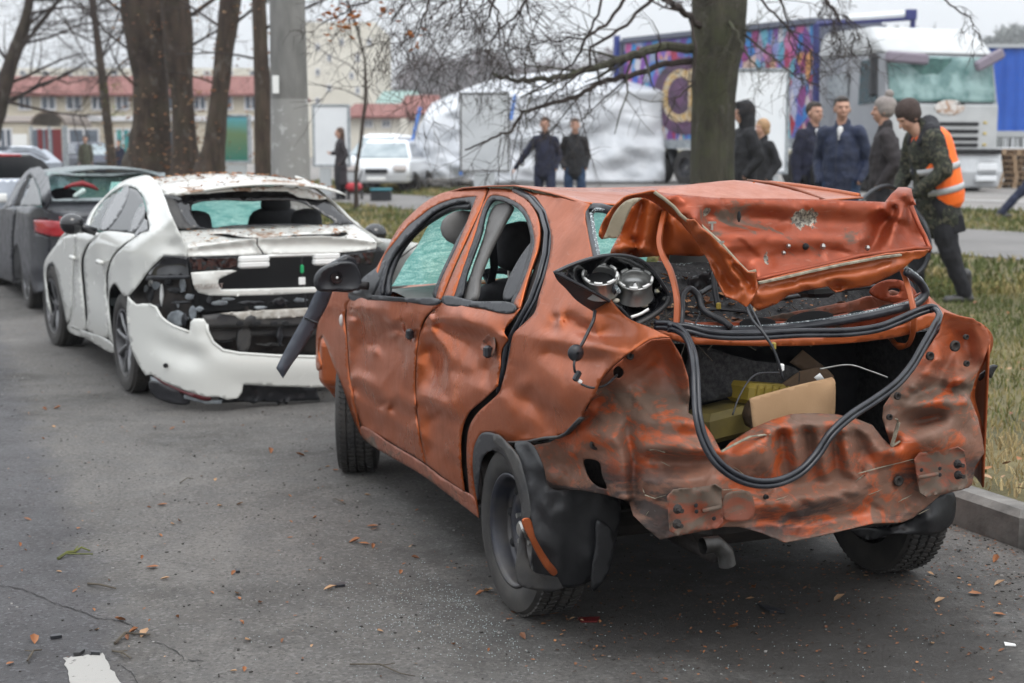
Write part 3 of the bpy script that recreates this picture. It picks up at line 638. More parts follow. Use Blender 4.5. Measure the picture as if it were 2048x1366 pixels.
mb = MB(); mb.cone((.28, -.5, .45), .13, (.28, .5, .45), .13, 12); mb.cone((.02, -.52, .72), .09, (.02, .52, .72), .09, 12, 2.8, (0, 0, 1)); mb.build('rear_bench', M['seat'], car, remesh=.02, sm=4)
mb = MB(); mb.grid(lambda u, v: (1.50+.64*u, .70-1.40*v, .935+.03*math.sin(u*3)+.015*math.sin(v*6.3)), 10, 24); mb.bbox((1.62, 0, .78), (.28, 1.36, .24), .06); mb.build('dashboard', M['grey_trim'], car, smooth=False)
mb = MB()
for k in range(25): pass
cw = Vector((1.32, .36, .92)); mt = Matrix.Rotation(R(-62), 3, 'Y')
mb.tube([cw + mt @ Vector((.185*math.cos(a), .185*math.sin(a), 0)) for a in [2*math.pi*k/28 for k in range(29)]], .014, 8)
for a in (.3, 2.8, 4.7): mb.tube([cw, cw + mt @ Vector((.18*math.cos(a), .18*math.sin(a), 0))], .014, 6)
mb.ell(cw, (.05, .06, .05)); mb.tube([cw, cw+Vector((.25, 0, -.1))], .03, 8); mb.build('steering_wheel', M['plastic'], car, smooth=True)
mb = MB(); a, b = Vector(OF.on(984, 470, 1, .55)), Vector(OF.on(975, 598, 1, .5)); mb.tube([a, a*.5+b*.5+Vector((0, -.02, 0)), b], .02, 6, flat=((1, 0, 0), .15)); mb.build('seat_belt', M['rubber'], car)
a = [Vector(OF.on(x, y, 1, .3)) for x, y in ((879, 435), (868, 455), (850, 480), (820, 500), (795, 520), (785, 530))]; MB().tube(a, .004, 5).build('hanging_wire', M['plastic'], car)
# --- wheels
wheel(car, (.035, .755, .295), 1, .295, .185, .203, 'steel')
wheel(car, (2.44, .70, .289), 1, .289, .195, .185, 'steel', steer=R(-19))
wheel(car, (0, -.70, .289), -1, .289, .185, .185, 'steel')
wheel(car, (2.44, -.70, .289), -1, .289, .195, .185, 'steel', steer=R(-19))
# wheel-arch liner, mudflap and the torn bits on them
panel(OF, 'arch_liner', gy(.865), [(945, 925), (950, 888), (964, 866), (985, 866), (1013, 887), (1037, 919), (1054, 980), (1062, 1040), (1050, 1044), (1040, 1000), (1026, 950), (1005, 912), (985, 900), (968, 910), (958, 950), (955, 1000)], M['plastic'], car, step=7, th=.004, inner=[(1000, 890, -.02)])
panel(OF, 'arch_liner', gx(-.33), [(1030, 884, .16), (1060, 886, .08), (1085, 930), (1100, 975), (1160, 980), (1215, 986), (1240, 1005), (1232, 1080), (1205, 1140), (1160, 1172, .03), (1104, 1172, .03), (1070, 1150, .03), (1064, 1110, .02), (1063, 1036, .02), (1056, 980, .04), (1042, 925, .12)], M['liner'], car, step=10, th=.003, amp=.02, ns=70, nf=8, fh=.02, fw=16)
panel(OF, 'arch_trim', gy(.885), [(990, 868, .0), (1013, 886, .0), (1037, 917, .0), (1055, 980, .0), (1062, 1036, .0), (1046, 1041, .0), (1042, 1004, .0), (1028, 951, .0), (1007, 903, .0), (985, 880, .0)], M['plastic_dusty'], car, step=6, th=.006)
panel(OF, 'mudflap', gx(-.37), [(1044, 1060), (1050, 1078), (1057, 1115), (1066, 1142), (1104, 1152, .05), (1145, 1163, .1), (1116, 1180, .06), (1057, 1178), (1037, 1168), (1032, 1147), (1033, 1120), (1038, 1089)], M['plastic_dusty'], car, step=7, th=.006)
panel(OF, 'torn_body_strip', gx(-.39), [(1045, 1039, -.02), (1058, 1036, -.02), (1071, 1074, -.02), (1085, 1100, -.01), (1098, 1120, .0), (1115, 1146, .02), (1108, 1152, .02), (1094, 1140, .0), (1076, 1112, -.01), (1060, 1080, -.02)], M['orange'], car, step=4, th=.004)
panel(OF, 'hanging_flap', gx(-.36), [(1196, 1040), (1225, 1060), (1222, 1130), (1205, 1165), (1187, 1182), (1184, 1140), (1192, 1090)], M['liner'], car, step=8, th=.005)
panel(OF, 'arch_liner', gx(-.42), [(1700, 1060, .1), (1800, 1050, .05), (1850, 1012, .0), (1880, 988), (1908, 985), (1912, 1010), (1905, 1045), (1880, 1066), (1840, 1070), (1790, 1066), (1740, 1080, .1)], M['liner'], car, step=9, th=.005, inner=[(1860, 1040, -.04)])
# --- tail
tp = [(1051, 893, .0, A), (1062, 917, .0), (1075, 945, .02), (1093, 980, .04, A), (1160, 980, .05), (1212, 990, .06), (1258, 1003, .04, A), (1266, 1030, .0), (1290, 1055, -.02), (1320, 1079, -.03), (1380, 1067, -.03), (1446, 1054, -.02), (1479, 1054, -.01), (1520, 1064, -.03), (1571, 1085, -.04), (1650, 1069, -.03), (1746, 1047, -.02), (1804, 1045, .0), (1826, 1036, .0), (1859, 1009, .0), (1881, 990, .0), (1936, 976, .0, A), (1944, 970, .0, A), (1951, 932, .0), (1969, 906, .0), (1965, 877, .0), (1955, 833, .02), (1940, 796, .05), (1950, 760, .03), (1968, 715, -.02), (1982, 683, -.03), (1975, 660, -.02), (1948, 638, .0), (1916, 632, .02), (1889, 624, .04, A), (1878, 665, .06), (1850, 705, .06), (1815, 745, .05), (1785, 785, .05), (1767, 812, .05), (1764, 835, .06), (1782, 892, .0, A), (1765, 876, .05), (1745, 850, .08), (1715, 838, .09), (1676, 829, .09), (1630, 826, .08), (1582, 828, .08), (1545, 839, .08), (1505, 856, .08), (1461, 884, .06), (1443, 904, .0, A), (1425, 870, .05), (1404, 840, .07), (1377, 826, .07, A), (1378, 790, .07), (1375, 755, .06), (1362, 715, .06), (1340, 678, .06, A),
      (1305, 680, .02), (1267, 702, -.03), (1228, 734, -.06), (1204, 759, -.08), (1190, 790, -.06), (1172, 822, -.02), (1140, 862, .0), (1100, 885, .0)]
panel(OF, 'tail_panel', gtail, tp, M['orange_dirty'], car, step=4.6, amp=.012, ns=52, seed=11, soft=6, lin=True, nf=64, fh=.013, fw=11,
      holes=[[(1236, 732), (1246, 738), (1248, 748), (1238, 758), (1228, 752), (1227, 740)], [(1168, 920), (1198, 924), (1204, 950), (1213, 978), (1198, 975), (1178, 958)], [(1478, 1008), (1485, 1012), (1482, 1018), (1474, 1014)]],
      inner=[(1290, 720, .09), (1320, 760, .13), (1290, 780, .10), (1345, 790, .11), (1240, 790, .05), (1250, 720, .03), (1930, 680, .09), (1940, 720, .08), (1915, 720, .05), (1130, 940, .05), (1110, 960, .01), (1150, 905, .0), (1600, 1040, .02), (1700, 1000, -.02)],
      lines=[[(1205, 765, -.03), (1185, 810, .0), (1165, 840, -.01)],
             [(1250, 838, .02), (1300, 845, -.01), (1370, 838, -.01), (1400, 850, .02)], [(1270, 868, .015), (1350, 866, -.03), (1400, 872, .02)], [(1290, 895, -.035), (1340, 900, -.04), (1410, 905, -.035)], [(1300, 918, .03), (1360, 922, .035), (1420, 915, .03)], [(1290, 960, -.03), (1350, 955, -.02), (1420, 950, .0)],
             [(1150, 870, -.02), (1185, 862, -.05), (1225, 875, -.05), (1247, 905, -.03), (1250, 960, -.03), (1256, 1000, -.01)], [(1262, 850, .03), (1262, 905, .03), (1266, 960, .03), (1272, 1020, .03)],
             [(1180, 900, .01), (1205, 905, .0), (1225, 930, -.02), (1235, 985, -.01)], [(1120, 895, .03), (1130, 930, .07), (1160, 965, .05)],
             [(1455, 905, .0), (1500, 880, -.01), (1545, 862, -.02), (1600, 850, -.02), (1660, 848, -.02), (1720, 858, .0), (1760, 885, .0)],
             [(1450, 960, .0), (1520, 985, .02), (1600, 968, .02), (1680, 962, .02), (1716, 948, .0), (1800, 925, -.03), (1830, 918, -.03)], [(1500, 1010, -.02), (1600, 1000, -.03), (1700, 985, -.03), (1800, 955, .0)],
             [(1520, 1045, .01), (1600, 1050, .02), (1700, 1030, .02), (1780, 1015, .0)],
             [(1782, 893, -.02), (1800, 875, -.03), (1830, 862, -.03), (1895, 845, -.05)], [(1790, 850, .03), (1840, 850, .05), (1880, 838, .02)], [(1800, 815, .03), (1840, 812, -.02), (1880, 800, -.05), (1910, 792, -.03)], [(1830, 785, .03), (1870, 775, .05), (1920, 775, .03)],
             [(1880, 720, -.01), (1855, 750, .0), (1830, 778, .0)], [(1905, 660, .07), (1900, 700, .08), (1880, 740, .06)], [(1945, 740, .02), (1930, 765, -.02), (1900, 770, .0)], [(1935, 800, -.03), (1925, 860, -.04), (1945, 900, -.02)],
             [(1340, 700, .12), (1355, 750, .13), (1358, 800, .11)], [(1280, 760, .11), (1300, 740, .13), (1310, 700, .10)]] +
             [[(x_, 862, -.025), (x_+4, 900, -.04), (x_+8, 945, -.015)] for x_ in (1535, 1590, 1640, 1690)] + [[(x_, 866, .03), (x_+4, 900, .035), (x_+8, 945, .03)] for x_ in (1562, 1616, 1666, 1712)])
def xpt(px, py, g=gtail, d=0.):
    t, dr = OF.hit([px], [py], g); return Vector(OF.C + dr[0]*(t[0] + d/np.linalg.norm(dr[0])))
# slots, grommets, bolts
for (a, b, r_) in ((1260, 712, .012), (1184, 792, .012), (1190, 889, .017), (1910, 692, .018), (1860, 712, .014), (1797, 962, .017), (1743, 961, .015), (1532, 994, .008), (1795, 792, .012), (1779, 834, .01), (1933, 727, .01), (1932, 674, .009)):
    c = xpt(a, b, d=-.012); mb = MB(); mb.lathe([(r_, -.004), (r_, .004), (r_*.6, .006), (r_*.5, -.002), (.0005, -.002)], c, 'x', 16)
    mb.v = [(c.x-(v[0]-c.x), v[1], v[2]) for v in mb.v]; mb.f = [tuple(reversed(f)) for f in mb.f]
    mb.build('grommet', M['dark_metal'], car, smooth=True)
def bracket(cor, nm='bumper_bracket'):
    """flat pressed plate from four photo corners"""
    pl = []
    for i, (a, b) in enumerate(cor):
        for (a2, b2), w in ((cor[i-1], .12), (cor[(i+1) % 4], .12)): pl.append((a+(a2-a)*w, b+(b2-b)*w, -.045))
    return panel(OF, nm, gx(-.86), pl, M['orange_dirty2'], car, step=6, th=.004, lin=True, lines=[[(cor[0][0]+6, cor[0][1]+6, -.038), (cor[1][0]-6, cor[1][1]+6, -.038), (cor[2][0]-6, cor[2][1]-6, -.038), (cor[3][0]+6, cor[3][1]-6, -.038), (cor[0][0]+6, cor[0][1]+6, -.038)]])
M['orange_dirty2'] = car_paint('orange_dirty_plate', (.24, .055, .024), (.16, .065, .042), .7, .85, metal=.1, rough=.5, seed=9)
bracket([(1335, 982), (1443, 968), (1446, 1054), (1342, 1072)]); bracket([(1828, 908), (1928, 893), (1937, 975), (1842, 996)])
panel(OF, 'pressed_plate', gx(-.86), [(1452, 990, -.03), (1500, 985, -.03), (1506, 1035, -.03), (1480, 1043, -.03), (1450, 1038, -.03)], M['orange_dirty2'], car, step=6, th=.003, inner=[(1478, 1012, -.02)])
for cx_, cy_ in ((1355, 1018), (1354, 1048), (1915, 928), (1916, 950)):
    c = Vector(OF.on(cx_, cy_, 0, -.92)); mb = MB(); mb.tube([c, c+Vector((-.028, 0, 0))], .007, 6); mb.ell(c, (.010, .015, .015), 8, 5); mb.build('bolt', M['dark_metal'], car)
for cx_, cy_ in ((1392, 1011), (1393, 1023), (1428, 1037), (1880, 937), (1880, 950), (1843, 940)):
    c = Vector(OF.on(cx_, cy_, 0, -.905)); MB().ell(c, (.003, .0065, .0065), 10, 6).build('bolt_hole', M['dark'], car)
for a, b in (((1405, 1022), (1440, 1014)), ((1836, 955), (1875, 948))):
    MB().tube([OF.on(*a, 0, -.908), OF.on(*b, 0, -.908)], .007, 8).build('pressed_rib', M['orange_dirty2'], car, smooth=True)
# torn edges: bent lips of bare metal along the tears
for pts, w in (([(1443, 903), (1470, 888), (1500, 873), (1540, 868)], .008), ([(1783, 893), (1790, 870), (1797, 845), (1793, 838)], .009), ([(1783, 893), (1815, 872), (1850, 862), (1890, 848)], .006), ([(1716, 947), (1760, 935), (1800, 925), (1826, 918)], .004), ([(1290, 990), (1310, 997), (1332, 990)], .004), ([(1300, 900), (1312, 898), (1330, 905)], .004), ([(1445, 980), (1475, 978), (1500, 984)], .003)):
    MB().tube([xpt(a, b, d=-.03) for a, b in pts], w, 6, flat=((0, 0, 1), .3)).build('torn_edge', M['mastic'], car)
r2 = random.Random(91)
for _ in range(26):      # nicks where the paint has split off the metal
    a, b = r2.uniform(1265, 1930), r2.uniform(850, 1040)
    if 1380 < a < 1780 and b < 900: continue
    an = r2.gauss(0, .5); l_ = r2.uniform(5, 17); pp = [(a+l_*t_*math.cos(an), b+l_*t_*math.sin(an)+r2.uniform(-1, 1)) for t_ in (-1, -.3, .3, 1)]
    MB().tube([xpt(x_, y_, d=-.012-.012*r2.random()) for x_, y_ in pp], [.0008, .0028, .0022, .0006], 5, flat=((0, 0, 1), .5)).build('paint_nick', M['bare'] if 'bare' in M else M['mastic'], car)
# quarter panel's lower lip strip
MB().tube([xpt(a, b, gside, -.01) for a, b in ((1010, 886), (1055, 884), (1090, 876), (1118, 874), (1135, 866), (1150, 850), (1163, 836))], .011, 6, flat=((0, 0, 1), .5)).build('arch_edge_strip', M['plastic_dusty'], car, smooth=True)
# --- boot interior
mb = MB(); x0, x1, y0, y1, z0, z1 = -.60, .02, -.52, .60, .48, 1.0
for qd in (((x0, y0, z0), (x1, y0, z0), (x1, y1, z0), (x0, y1, z0)), ((x1, y0, z0), (x1, y0, z1), (x1, y1, z1), (x1, y1, z0)), ((x0, y1, z0), (x1, y1, z0), (x1, y1, z1), (x0, y1, z1)), ((x0, y0, z0), (x0, y0, z1), (x1, y0, z1), (x1, y0, z0))): mb.quad(*qd)
mb.build('boot_lining', M['carpet'], car, thick=-.01)
def floor_pt(u, v): return (-.66+.66*u, .52-1.0*v, .52+.12*abs(mnoise.noise(Vector((u*3, v*4, 3))))+.05*mnoise.noise(Vector((u*9, v*9, 1))))
MB().grid(floor_pt, 30, 40).build('boot_carpet', M['carpet'], car, smooth=True)
panel(OF, 'boot_side_trim', gx(-.45), [(1385, 700), (1500, 720), (1600, 745), (1590, 780), (1480, 790), (1385, 800)], M['carpet'], car, step=14, th=.01, amp=.03, ns=60)
# --- parcel shelf, rear window frame
def sm_(t): t = min(1, max(0, t)); return t*t*(3-2*t)
def shelf_pt(u, v):
    x = -.50+.62*u; y = .62-1.24*v
    h = .995+.20*sm_(max(0, u-.45)/.5) + .05*math.exp(-((x+.1)**2+(y-.28)**2)/.03) + .012*mnoise.noise(Vector((x*7, y*7, 2)))
    return (x, y, h)
MB().grid(shelf_pt, 40, 60).build('parcel_shelf', M['carpet'], car, smooth=True)
SH = lambda x, y, z: np.where(x > -.62, 1.04-z, -1)
gs = gx(-.58)
panel(OF, 'rear_window_frame', gs, [(1345, 655, .0), (1370, 648, .0), (1500, 645), (1600, 641), (1690, 628), (1760, 615), (1816, 600), (1850, 585), (1858, 600), (1850, 622), (1800, 640), (1700, 660), (1600, 668), (1480, 672), (1370, 668)], M['orange_lid'], car, step=8, th=.01)
panel(OF, 'rear_window_frame', gx(-.62), [(1310, 660), (1400, 676), (1500, 680), (1600, 676), (1700, 668), (1800, 652), (1868, 628), (1876, 640), (1830, 665), (1740, 682), (1640, 690), (1540, 692), (1440, 690), (1360, 684)], M['orange_in'], car, step=8, th=.015)
for sl in ([(1575, 640), (1665, 628), (1668, 640), (1575, 652)], [(1694, 630), (1730, 622), (1734, 632), (1698, 640)], [(1755, 618), (1795, 610), (1798, 618), (1758, 626)], [(1480, 645), (1550, 642), (1552, 654), (1482, 657)]):
    panel(OF, 'frame_slot', gx(-.585), [(a, b, -.004) for a, b in sl], M['dark'], car, step=5, th=.002)
panel(OF, 'rear_window_frame', gx(-.44), [(1350, 640), (1420, 648), (1500, 640), (1600, 622), (1700, 604), (1800, 585), (1808, 604), (1700, 626), (1600, 640), (1500, 652), (1360, 654)], M['orange_low'], car, step=8, th=.01, amp=.01, ns=30)
M['glass_crumb'] = mat('glass_crumbs', (.10, .12, .13), .25, col2=(.55, .6, .6), scale=130, bmp=.004, bscale=150, lo=.5, hi=.62)
for pts, xx, r_ in (([(1358, 656), (1420, 664), (1500, 664), (1600, 656), (1700, 641), (1790, 622), (1838, 606), (1851, 588), (1843, 570), (1828, 556), (1812, 545)], -.60, .014),):
    ptube(OF, 'window_seal', [(a, b-2, xx) for a, b in pts], r_, M['seal'], car, 8); ptube(OF, 'broken_glass_edge', [(a-1, b-9, xx+.01) for a, b in pts], .008, M['glass_crumb'], car, 6)
# left edge of the rear window
pts = [(1228, 424), (1205, 416), (1186, 415), (1175, 424), (1180, 462), (1190, 512), (1203, 545), (1230, 580)]
P = [xpt(a, b, gside, -.003) for a, b in pts]; MB().tube(P, .016, 8, flat=((0, 1, 0), .4)).build('window_seal', M['seal'], car, smooth=True)
P = [xpt(a+8, b+3, gside, -.002) for a, b in pts[1:]]; MB().tube(P, .007, 6).build('broken_glass_edge', M['glass_crumb'], car)
# body right of the window: right quarter shoulder
panel(OF, 'right_quarter_panel', gx(-.55), [(1811, 545), (1826, 552), (1848, 580), (1880, 612), (1920, 632), (1962, 646), (1984, 668), (1986, 690), (1974, 715, .0), (1964, 700, .02), (1955, 672, .0), (1920, 650, -.05), (1880, 640, -.08), (1850, 622, -.08), (1856, 600, -.03), (1845, 575), (1822, 560)], M['orange'], car, step=7, th=.006, amp=.006, ns=30)
MB().grid(lambda u, v: (-.05-.57*u, -.84+.20*u*u, .46+.52*v), 10, 8).build('right_quarter_panel', M['orange'], car, smooth=True, thick=.006)
panel(OF, 'right_quarter_panel', gx(-.60), [(1960, 660), (1984, 684), (1974, 715), (1958, 752), (1950, 790), (1962, 840), (1970, 880), (1966, 905), (1950, 940), (1930, 950), (1925, 800), (1940, 700)], M['orange'], car, step=9, th=.006)
panel(OF, 'torn_trim', gx(-.57), [(1955, 755), (1970, 742), (1985, 730), (1996, 731), (1988, 745), (1982, 757), (1974, 750), (1960, 762)], M['plastic'], car, step=5, th=.006)
panel(OF, 'shelf_panel', gx(-.48), [(1760, 565), (1800, 560), (1830, 580), (1836, 600), (1800, 606), (1762, 600), (1740, 585)], M['orange_lid'], car, step=7, th=.006, holes=[[(1776, 580), (1790, 576), (1802, 580), (1795, 590), (1780, 590)]])
# --- boot lid
panel(OF, 'boot_lid', glid, [(1309, 383, .05, A), (1332, 386, .02), (1380, 391, .0), (1424, 395, .0), (1490, 397, -.01), (1560, 397, -.01), (1638, 399, -.015, A), (1700, 401, -.01), (1751, 403, .0), (1770, 404, .01), (1782, 388, .06), (1797, 374, .10, A), (1812, 374, .10), (1823, 377, .06), (1826, 393, .02), (1831, 410, -.02), (1822, 412, .03, A), (1838, 451, .02), (1860, 497, .0, A), (1830, 496, .0), (1777, 504, .0), (1720, 512, .0), (1672, 524, .0), (1600, 540, .0), (1540, 553, .0), (1513, 561, .0, A), (1511, 543, .0, A), (1493, 543, .03), (1477, 527, .02), (1455, 503, .01), (1437, 482, .0), (1416, 462, -.01), (1398, 448, -.03), (1387, 437, -.05, A), (1374, 440, .0, A), (1361, 430, .0), (1348, 414, .01)],
      M['orange_lid'], car, step=4.8, amp=.007, ns=62, seed=21, lin=True, soft=12, nf=26, fh=.010, fw=10, lines=[
      [(1335, 391, .0), (1400, 401, -.012), (1480, 405, -.015), (1560, 407, -.015), (1640, 409, -.015), (1720, 413, -.012), (1772, 420, .0)],
      [(1410, 436, .015), (1440, 443, .022), (1500, 446, .025), (1580, 450, .02), (1660, 452, .02), (1728, 456, .02)],
      [(1425, 466, .0), (1480, 470, -.008), (1540, 472, -.01), (1600, 475, -.01), (1670, 476, -.01), (1730, 480, -.004)],
      [(1470, 505, .02), (1530, 508, .018), (1600, 506, .014), (1680, 500, .012)],
      [(1787, 416, .07), (1778, 440, .075), (1760, 468, .07), (1740, 494, .05)], [(1802, 420, .0), (1790, 455, -.005), (1768, 492, .01)],
      [(1797, 450, .02), (1806, 480, .028), (1810, 497, .015)], [(1815, 425, .03), (1838, 480, .035)], [(1800, 380, .05), (1796, 400, .03), (1788, 413, .06)], [(1812, 380, .03), (1810, 398, .0)]])
gtop = lambda x, y, z: x - (-.57 + (z-1.433)*4.2)
panel(OF, 'boot_lid_top', gtop, [(1309, 383, .02), (1319, 375, .02), (1356, 371), (1400, 367), (1440, 362), (1469, 360), (1500, 363), (1520, 366), (1560, 375), (1600, 384), (1638, 396), (1640, 401), (1560, 401), (1490, 401), (1424, 399), (1380, 394), (1332, 390)], M['orange'], car, step=4, th=.004, lin=True, amp=.010, ns=40, nf=6, fh=.02, fdir=.1)
MB().tube([OF.on(a, b, 0, -.06) for a, b in ((1400, 369), (1450, 373), (1500, 380), (1560, 391))], .0035, 5).build('panel_gap', M['dark'], car)
MB().tube([OF.on(a, b, 0, .0) for a, b in ((1495, 361), (1540, 366), (1580, 375), (1620, 389), (1650, 401))], .007, 6).build('roof_edge', M['orange_low'], car, smooth=True)
glip = lambda x, y, z: x - (-.705 + (1.2-z)*.25)
panel(OF, 'lid_inner_edge', glip, [(1498, 606, .0), (1501, 582), (1513, 566), (1540, 558), (1672, 528), (1777, 508), (1859, 500, A), (1850, 512), (1838, 518), (1827, 519), (1804, 540), (1772, 556), (1740, 572), (1700, 578), (1672, 582), (1656, 573), (1610, 582), (1577, 591), (1553, 608), (1516, 622)], M['orange_in'], car, step=4.5, th=.005, amp=.005, ns=50, lin=True, soft=10, nf=10, fh=.009, fw=8, lines=[
      [(1505, 592, -.015), (1560, 582, -.018), (1640, 562, -.018), (1720, 550, -.018), (1800, 530, -.012)], [(1515, 576, .0), (1580, 562, .01), (1660, 545, .01), (1760, 525, .01), (1830, 508, .005)], [(1640, 550, .005), (1652, 562, .01), (1672, 580, .02)], [(1570, 570, .0), (1577, 590, .02)]])
MB().tube([xpt(a, b, glip, -.008) for a, b in ((1516, 566), (1560, 557), (1620, 543), (1690, 528), (1760, 515), (1800, 510))], .011, 6, flat=((0, 0, 1), .45)).build('sealant_line', M['mastic'], car)
MB().tube([xpt(a, b, glid, -.012) for a, b in ((1512, 560), (1540, 553), (1600, 540), (1672, 524), (1720, 512), (1777, 504), (1830, 496), (1860, 497))], .008, 8).build('lid_hem', M['orange_lid'], car, smooth=True)
MB().tube([xpt(a, b, glid, -.01) for a, b in ((1822, 412), (1838, 451), (1850, 474), (1860, 497), (1856, 502))], .008, 8).build('lid_hem', M['orange_lid'], car, smooth=True)
MB().tube([xpt(a, b, glid, -.012) for a, b in ((1309, 384), (1330, 399), (1348, 414), (1361, 430), (1374, 441), (1387, 438), (1398, 448), (1437, 482), (1477, 527), (1495, 545), (1511, 542))], .006, 6).build('lid_hem', M['beige_metal'], car, smooth=True)
gund = gx(-.42)
panel(OF, 'lid_inner_panel', gund, [(1221, 510, .05), (1234, 477, .03), (1266, 414, .02), (1287, 397, .02), (1319, 412), (1358, 440), (1386, 468), (1409, 510), (1380, 512, .05), (1332, 510, .05), (1279, 515, .05)], M['orange_in'], car, step=7, th=.006, amp=.006, ns=30, lines=[[(1285, 405, .06), (1262, 500, .08)], [(1300, 410, -.01), (1290, 505, .02)], [(1325, 425, .06), (1315, 500, .08)], [(1345, 440, -.01), (1345, 505, .02)], [(1235, 500, -.03), (1262, 495, -.03), (1300, 500, .02)]])
panel(OF, 'lid_outer_fold', gx(-.40), [(1204, 478), (1210, 466), (1229, 424), (1253, 401), (1284, 396), (1266, 412), (1250, 444), (1234, 476), (1218, 476)], M['beige_metal'], car, step=6, th=.006)
panel(OF, 'lid_side_flange', gx(-.56), [(1200, 473, .1), (1203, 455, .1), (1215, 432, .08), (1235, 408, .06), (1253, 394, .05), (1285, 387, .03), (1309, 383, .0), (1330, 398), (1350, 416), (1374, 442), (1398, 450, -.02), (1386, 470), (1358, 442, .02), (1319, 413, .04), (1287, 396, .06), (1253, 401, .08), (1229, 425, .1), (1211, 466, .12), (1204, 479, .12)], M['orange'], car, step=5, th=.005)
panel(OF, 'lid_torn_flap', glip, [(1372, 440, .12), (1387, 440, .07), (1398, 451, .05), (1437, 485, .0), (1477, 529, -.02), (1495, 546, -.03), (1512, 545, -.02, A), (1514, 575, -.03), (1505, 600, -.04), (1493, 615, -.04, A), (1475, 603, -.02), (1452, 592, .0), (1445, 580, .02, A), (1430, 550, .05), (1419, 525, .08), (1402, 498, .11), (1384, 472, .13)], M['orange_in'], car, step=4, th=.005, amp=.005, ns=34, seed=4, lin=True, soft=8, nf=14, fh=.009, fw=8,
      lines=[[(1400, 462, .035), (1440, 510, .01), (1475, 555, -.015), (1495, 600, -.035)], [(1410, 490, .09), (1440, 530, .06), (1470, 570, .03)], [(1460, 520, .02), (1490, 560, .01), (1505, 575, .0)]])
# fixings on the lid face
for a, b, r_ in ((1577, 492, .008), (1646, 493, .011), (1735, 496, .010), (1567, 506, .008)):
    c = xpt(a, b, glid, -.02); MB().ell(c, (.012, r_*.8, r_), 6, 4).build('lid_stud', M['steel'], car)
c = xpt(1611, 493, glid, .0); MB().ell(c, (.012, .011, .011), 12, 6).build('lock_hole', M['dark'], car)
for a, b in ((1424, 445), (1440, 484)):
    c = xpt(a, b, glid, -.02); mb = MB(); mb.box(c, (.004, .028, .006)); mb.box(c-Vector((0, 0, .012)), (.004, .007, .022)); mb.build('trim_clip', M['steel'], car)
for a, b, w_, h_ in ((1478, 433, .006, .018), ):
    c = xpt(a, b, glid, -.01); MB().ell(c, (.006, w_, h_), 10, 6).build('slot', M['dark'], car)
def scuff(pts, m, g, d=-.006, nm='paint_scuff'):
    return panel(OF, nm, g, [(a, b, d) for a, b in pts], m, car, step=4, th=.0015, amp=.003, ns=10)
M['bare'] = mat('bare_metal', (.22, .20, .17), .7, col2=(.40, .37, .32), scale=40, bmp=.002)
def ragged(cx_, cy_, rx_, ry_, n=26, seed=1):
    r2 = random.Random(seed); return [(cx_+rx_*math.cos(2*math.pi*k/n)*r2.uniform(.7, 1.1), cy_+ry_*math.sin(2*math.pi*k/n)*r2.uniform(.65, 1.1)) for k in range(n)]
for (cx_, cy_, a_, b_, g_, dd_) in ((1610, 437, 31, 17, glid, .0), (1412, 425, 11, 3, glid, -.0), (1537, 515, 12, 4, glid, 0)):
    pl_ = ragged(cx_, cy_, a_, b_, seed=int(cx_)); D_ = None
    q_ = np.array(pl_)
    # sit just proud of the dented face: evaluate where the lid surface is by ray casting later
    SC = (pl_, g_)
    pass
# --- hinge straps
for pts, r_ in (([(1329, 424, -.38), (1322, 455, -.42), (1319, 488, -.46), (1326, 512, -.50), (1340, 540, -.54), (1349, 570, -.57), (1354, 600, -.60), (1353, 655, -.62)], .0155), ([(1803, 535, -.55), (1812, 560, -.58), (1822, 595, -.62), (1828, 630, -.64), (1826, 665, -.63), (1815, 690, -.58), (1798, 693, -.5), (1780, 675, -.42), (1768, 660, -.38)], .0165)):
    q_ = spl(pts, False, 6); P = [OF.on(a, b, 0, c_) for a, b, c_ in q_]
    o_ = MB().tube(P, r_*.85, 4, flat=((1, 0, 0), .7)).build('hinge_arm', M['orange_in'], car, smooth=False, bevel=.003)
# --- hanging boot seal: one long loop
loop = [(1310, 650, -.62), (1340, 652, -.66), (1368, 668, -.72), (1384, 700, -.80), (1390, 740, -.86), (1392, 785, -.90), (1395, 830, -.94), (1408, 880, -.97), (1432, 922, -.99), (1470, 952, -1.0), (1512, 966, -1.0), (1556, 964, -1.0), (1600, 944, -.99), (1632, 912, -.98), (1662, 868, -.97), (1700, 833, -.95), (1750, 800, -.92), (1795, 766, -.90), (1825, 730, -.87), (1848, 690, -.84), (1868, 655, -.80), (1879, 630, -.76), (1868, 617, -.72), (1842, 622, -.70), (1800, 640, -.70), (1760, 655, -.70), (1700, 664, -.70), (1600, 666, -.70), (1500, 671, -.70), (1420, 668, -.70), (1370, 656, -.68), (1335, 655, -.66)]
q_ = spl(loop, False, 5); P = [Vector(OF.on(a, b, 0, c_)) for a, b, c_ in q_]
mb = MB()
for off in (-.0075, .0075):
    pp = []
    for i, p in enumerate(P):
        d_ = (P[min(i+1, len(P)-1)]-P[max(i-1, 0)]).normalized(); s_ = d_.cross(Vector((1, 0, 0))).normalized(); pp.append(p+s_*off)
    mb.tube(pp, .0082, 8)
mb.build('boot_seal', M['seal'], car, smooth=True)
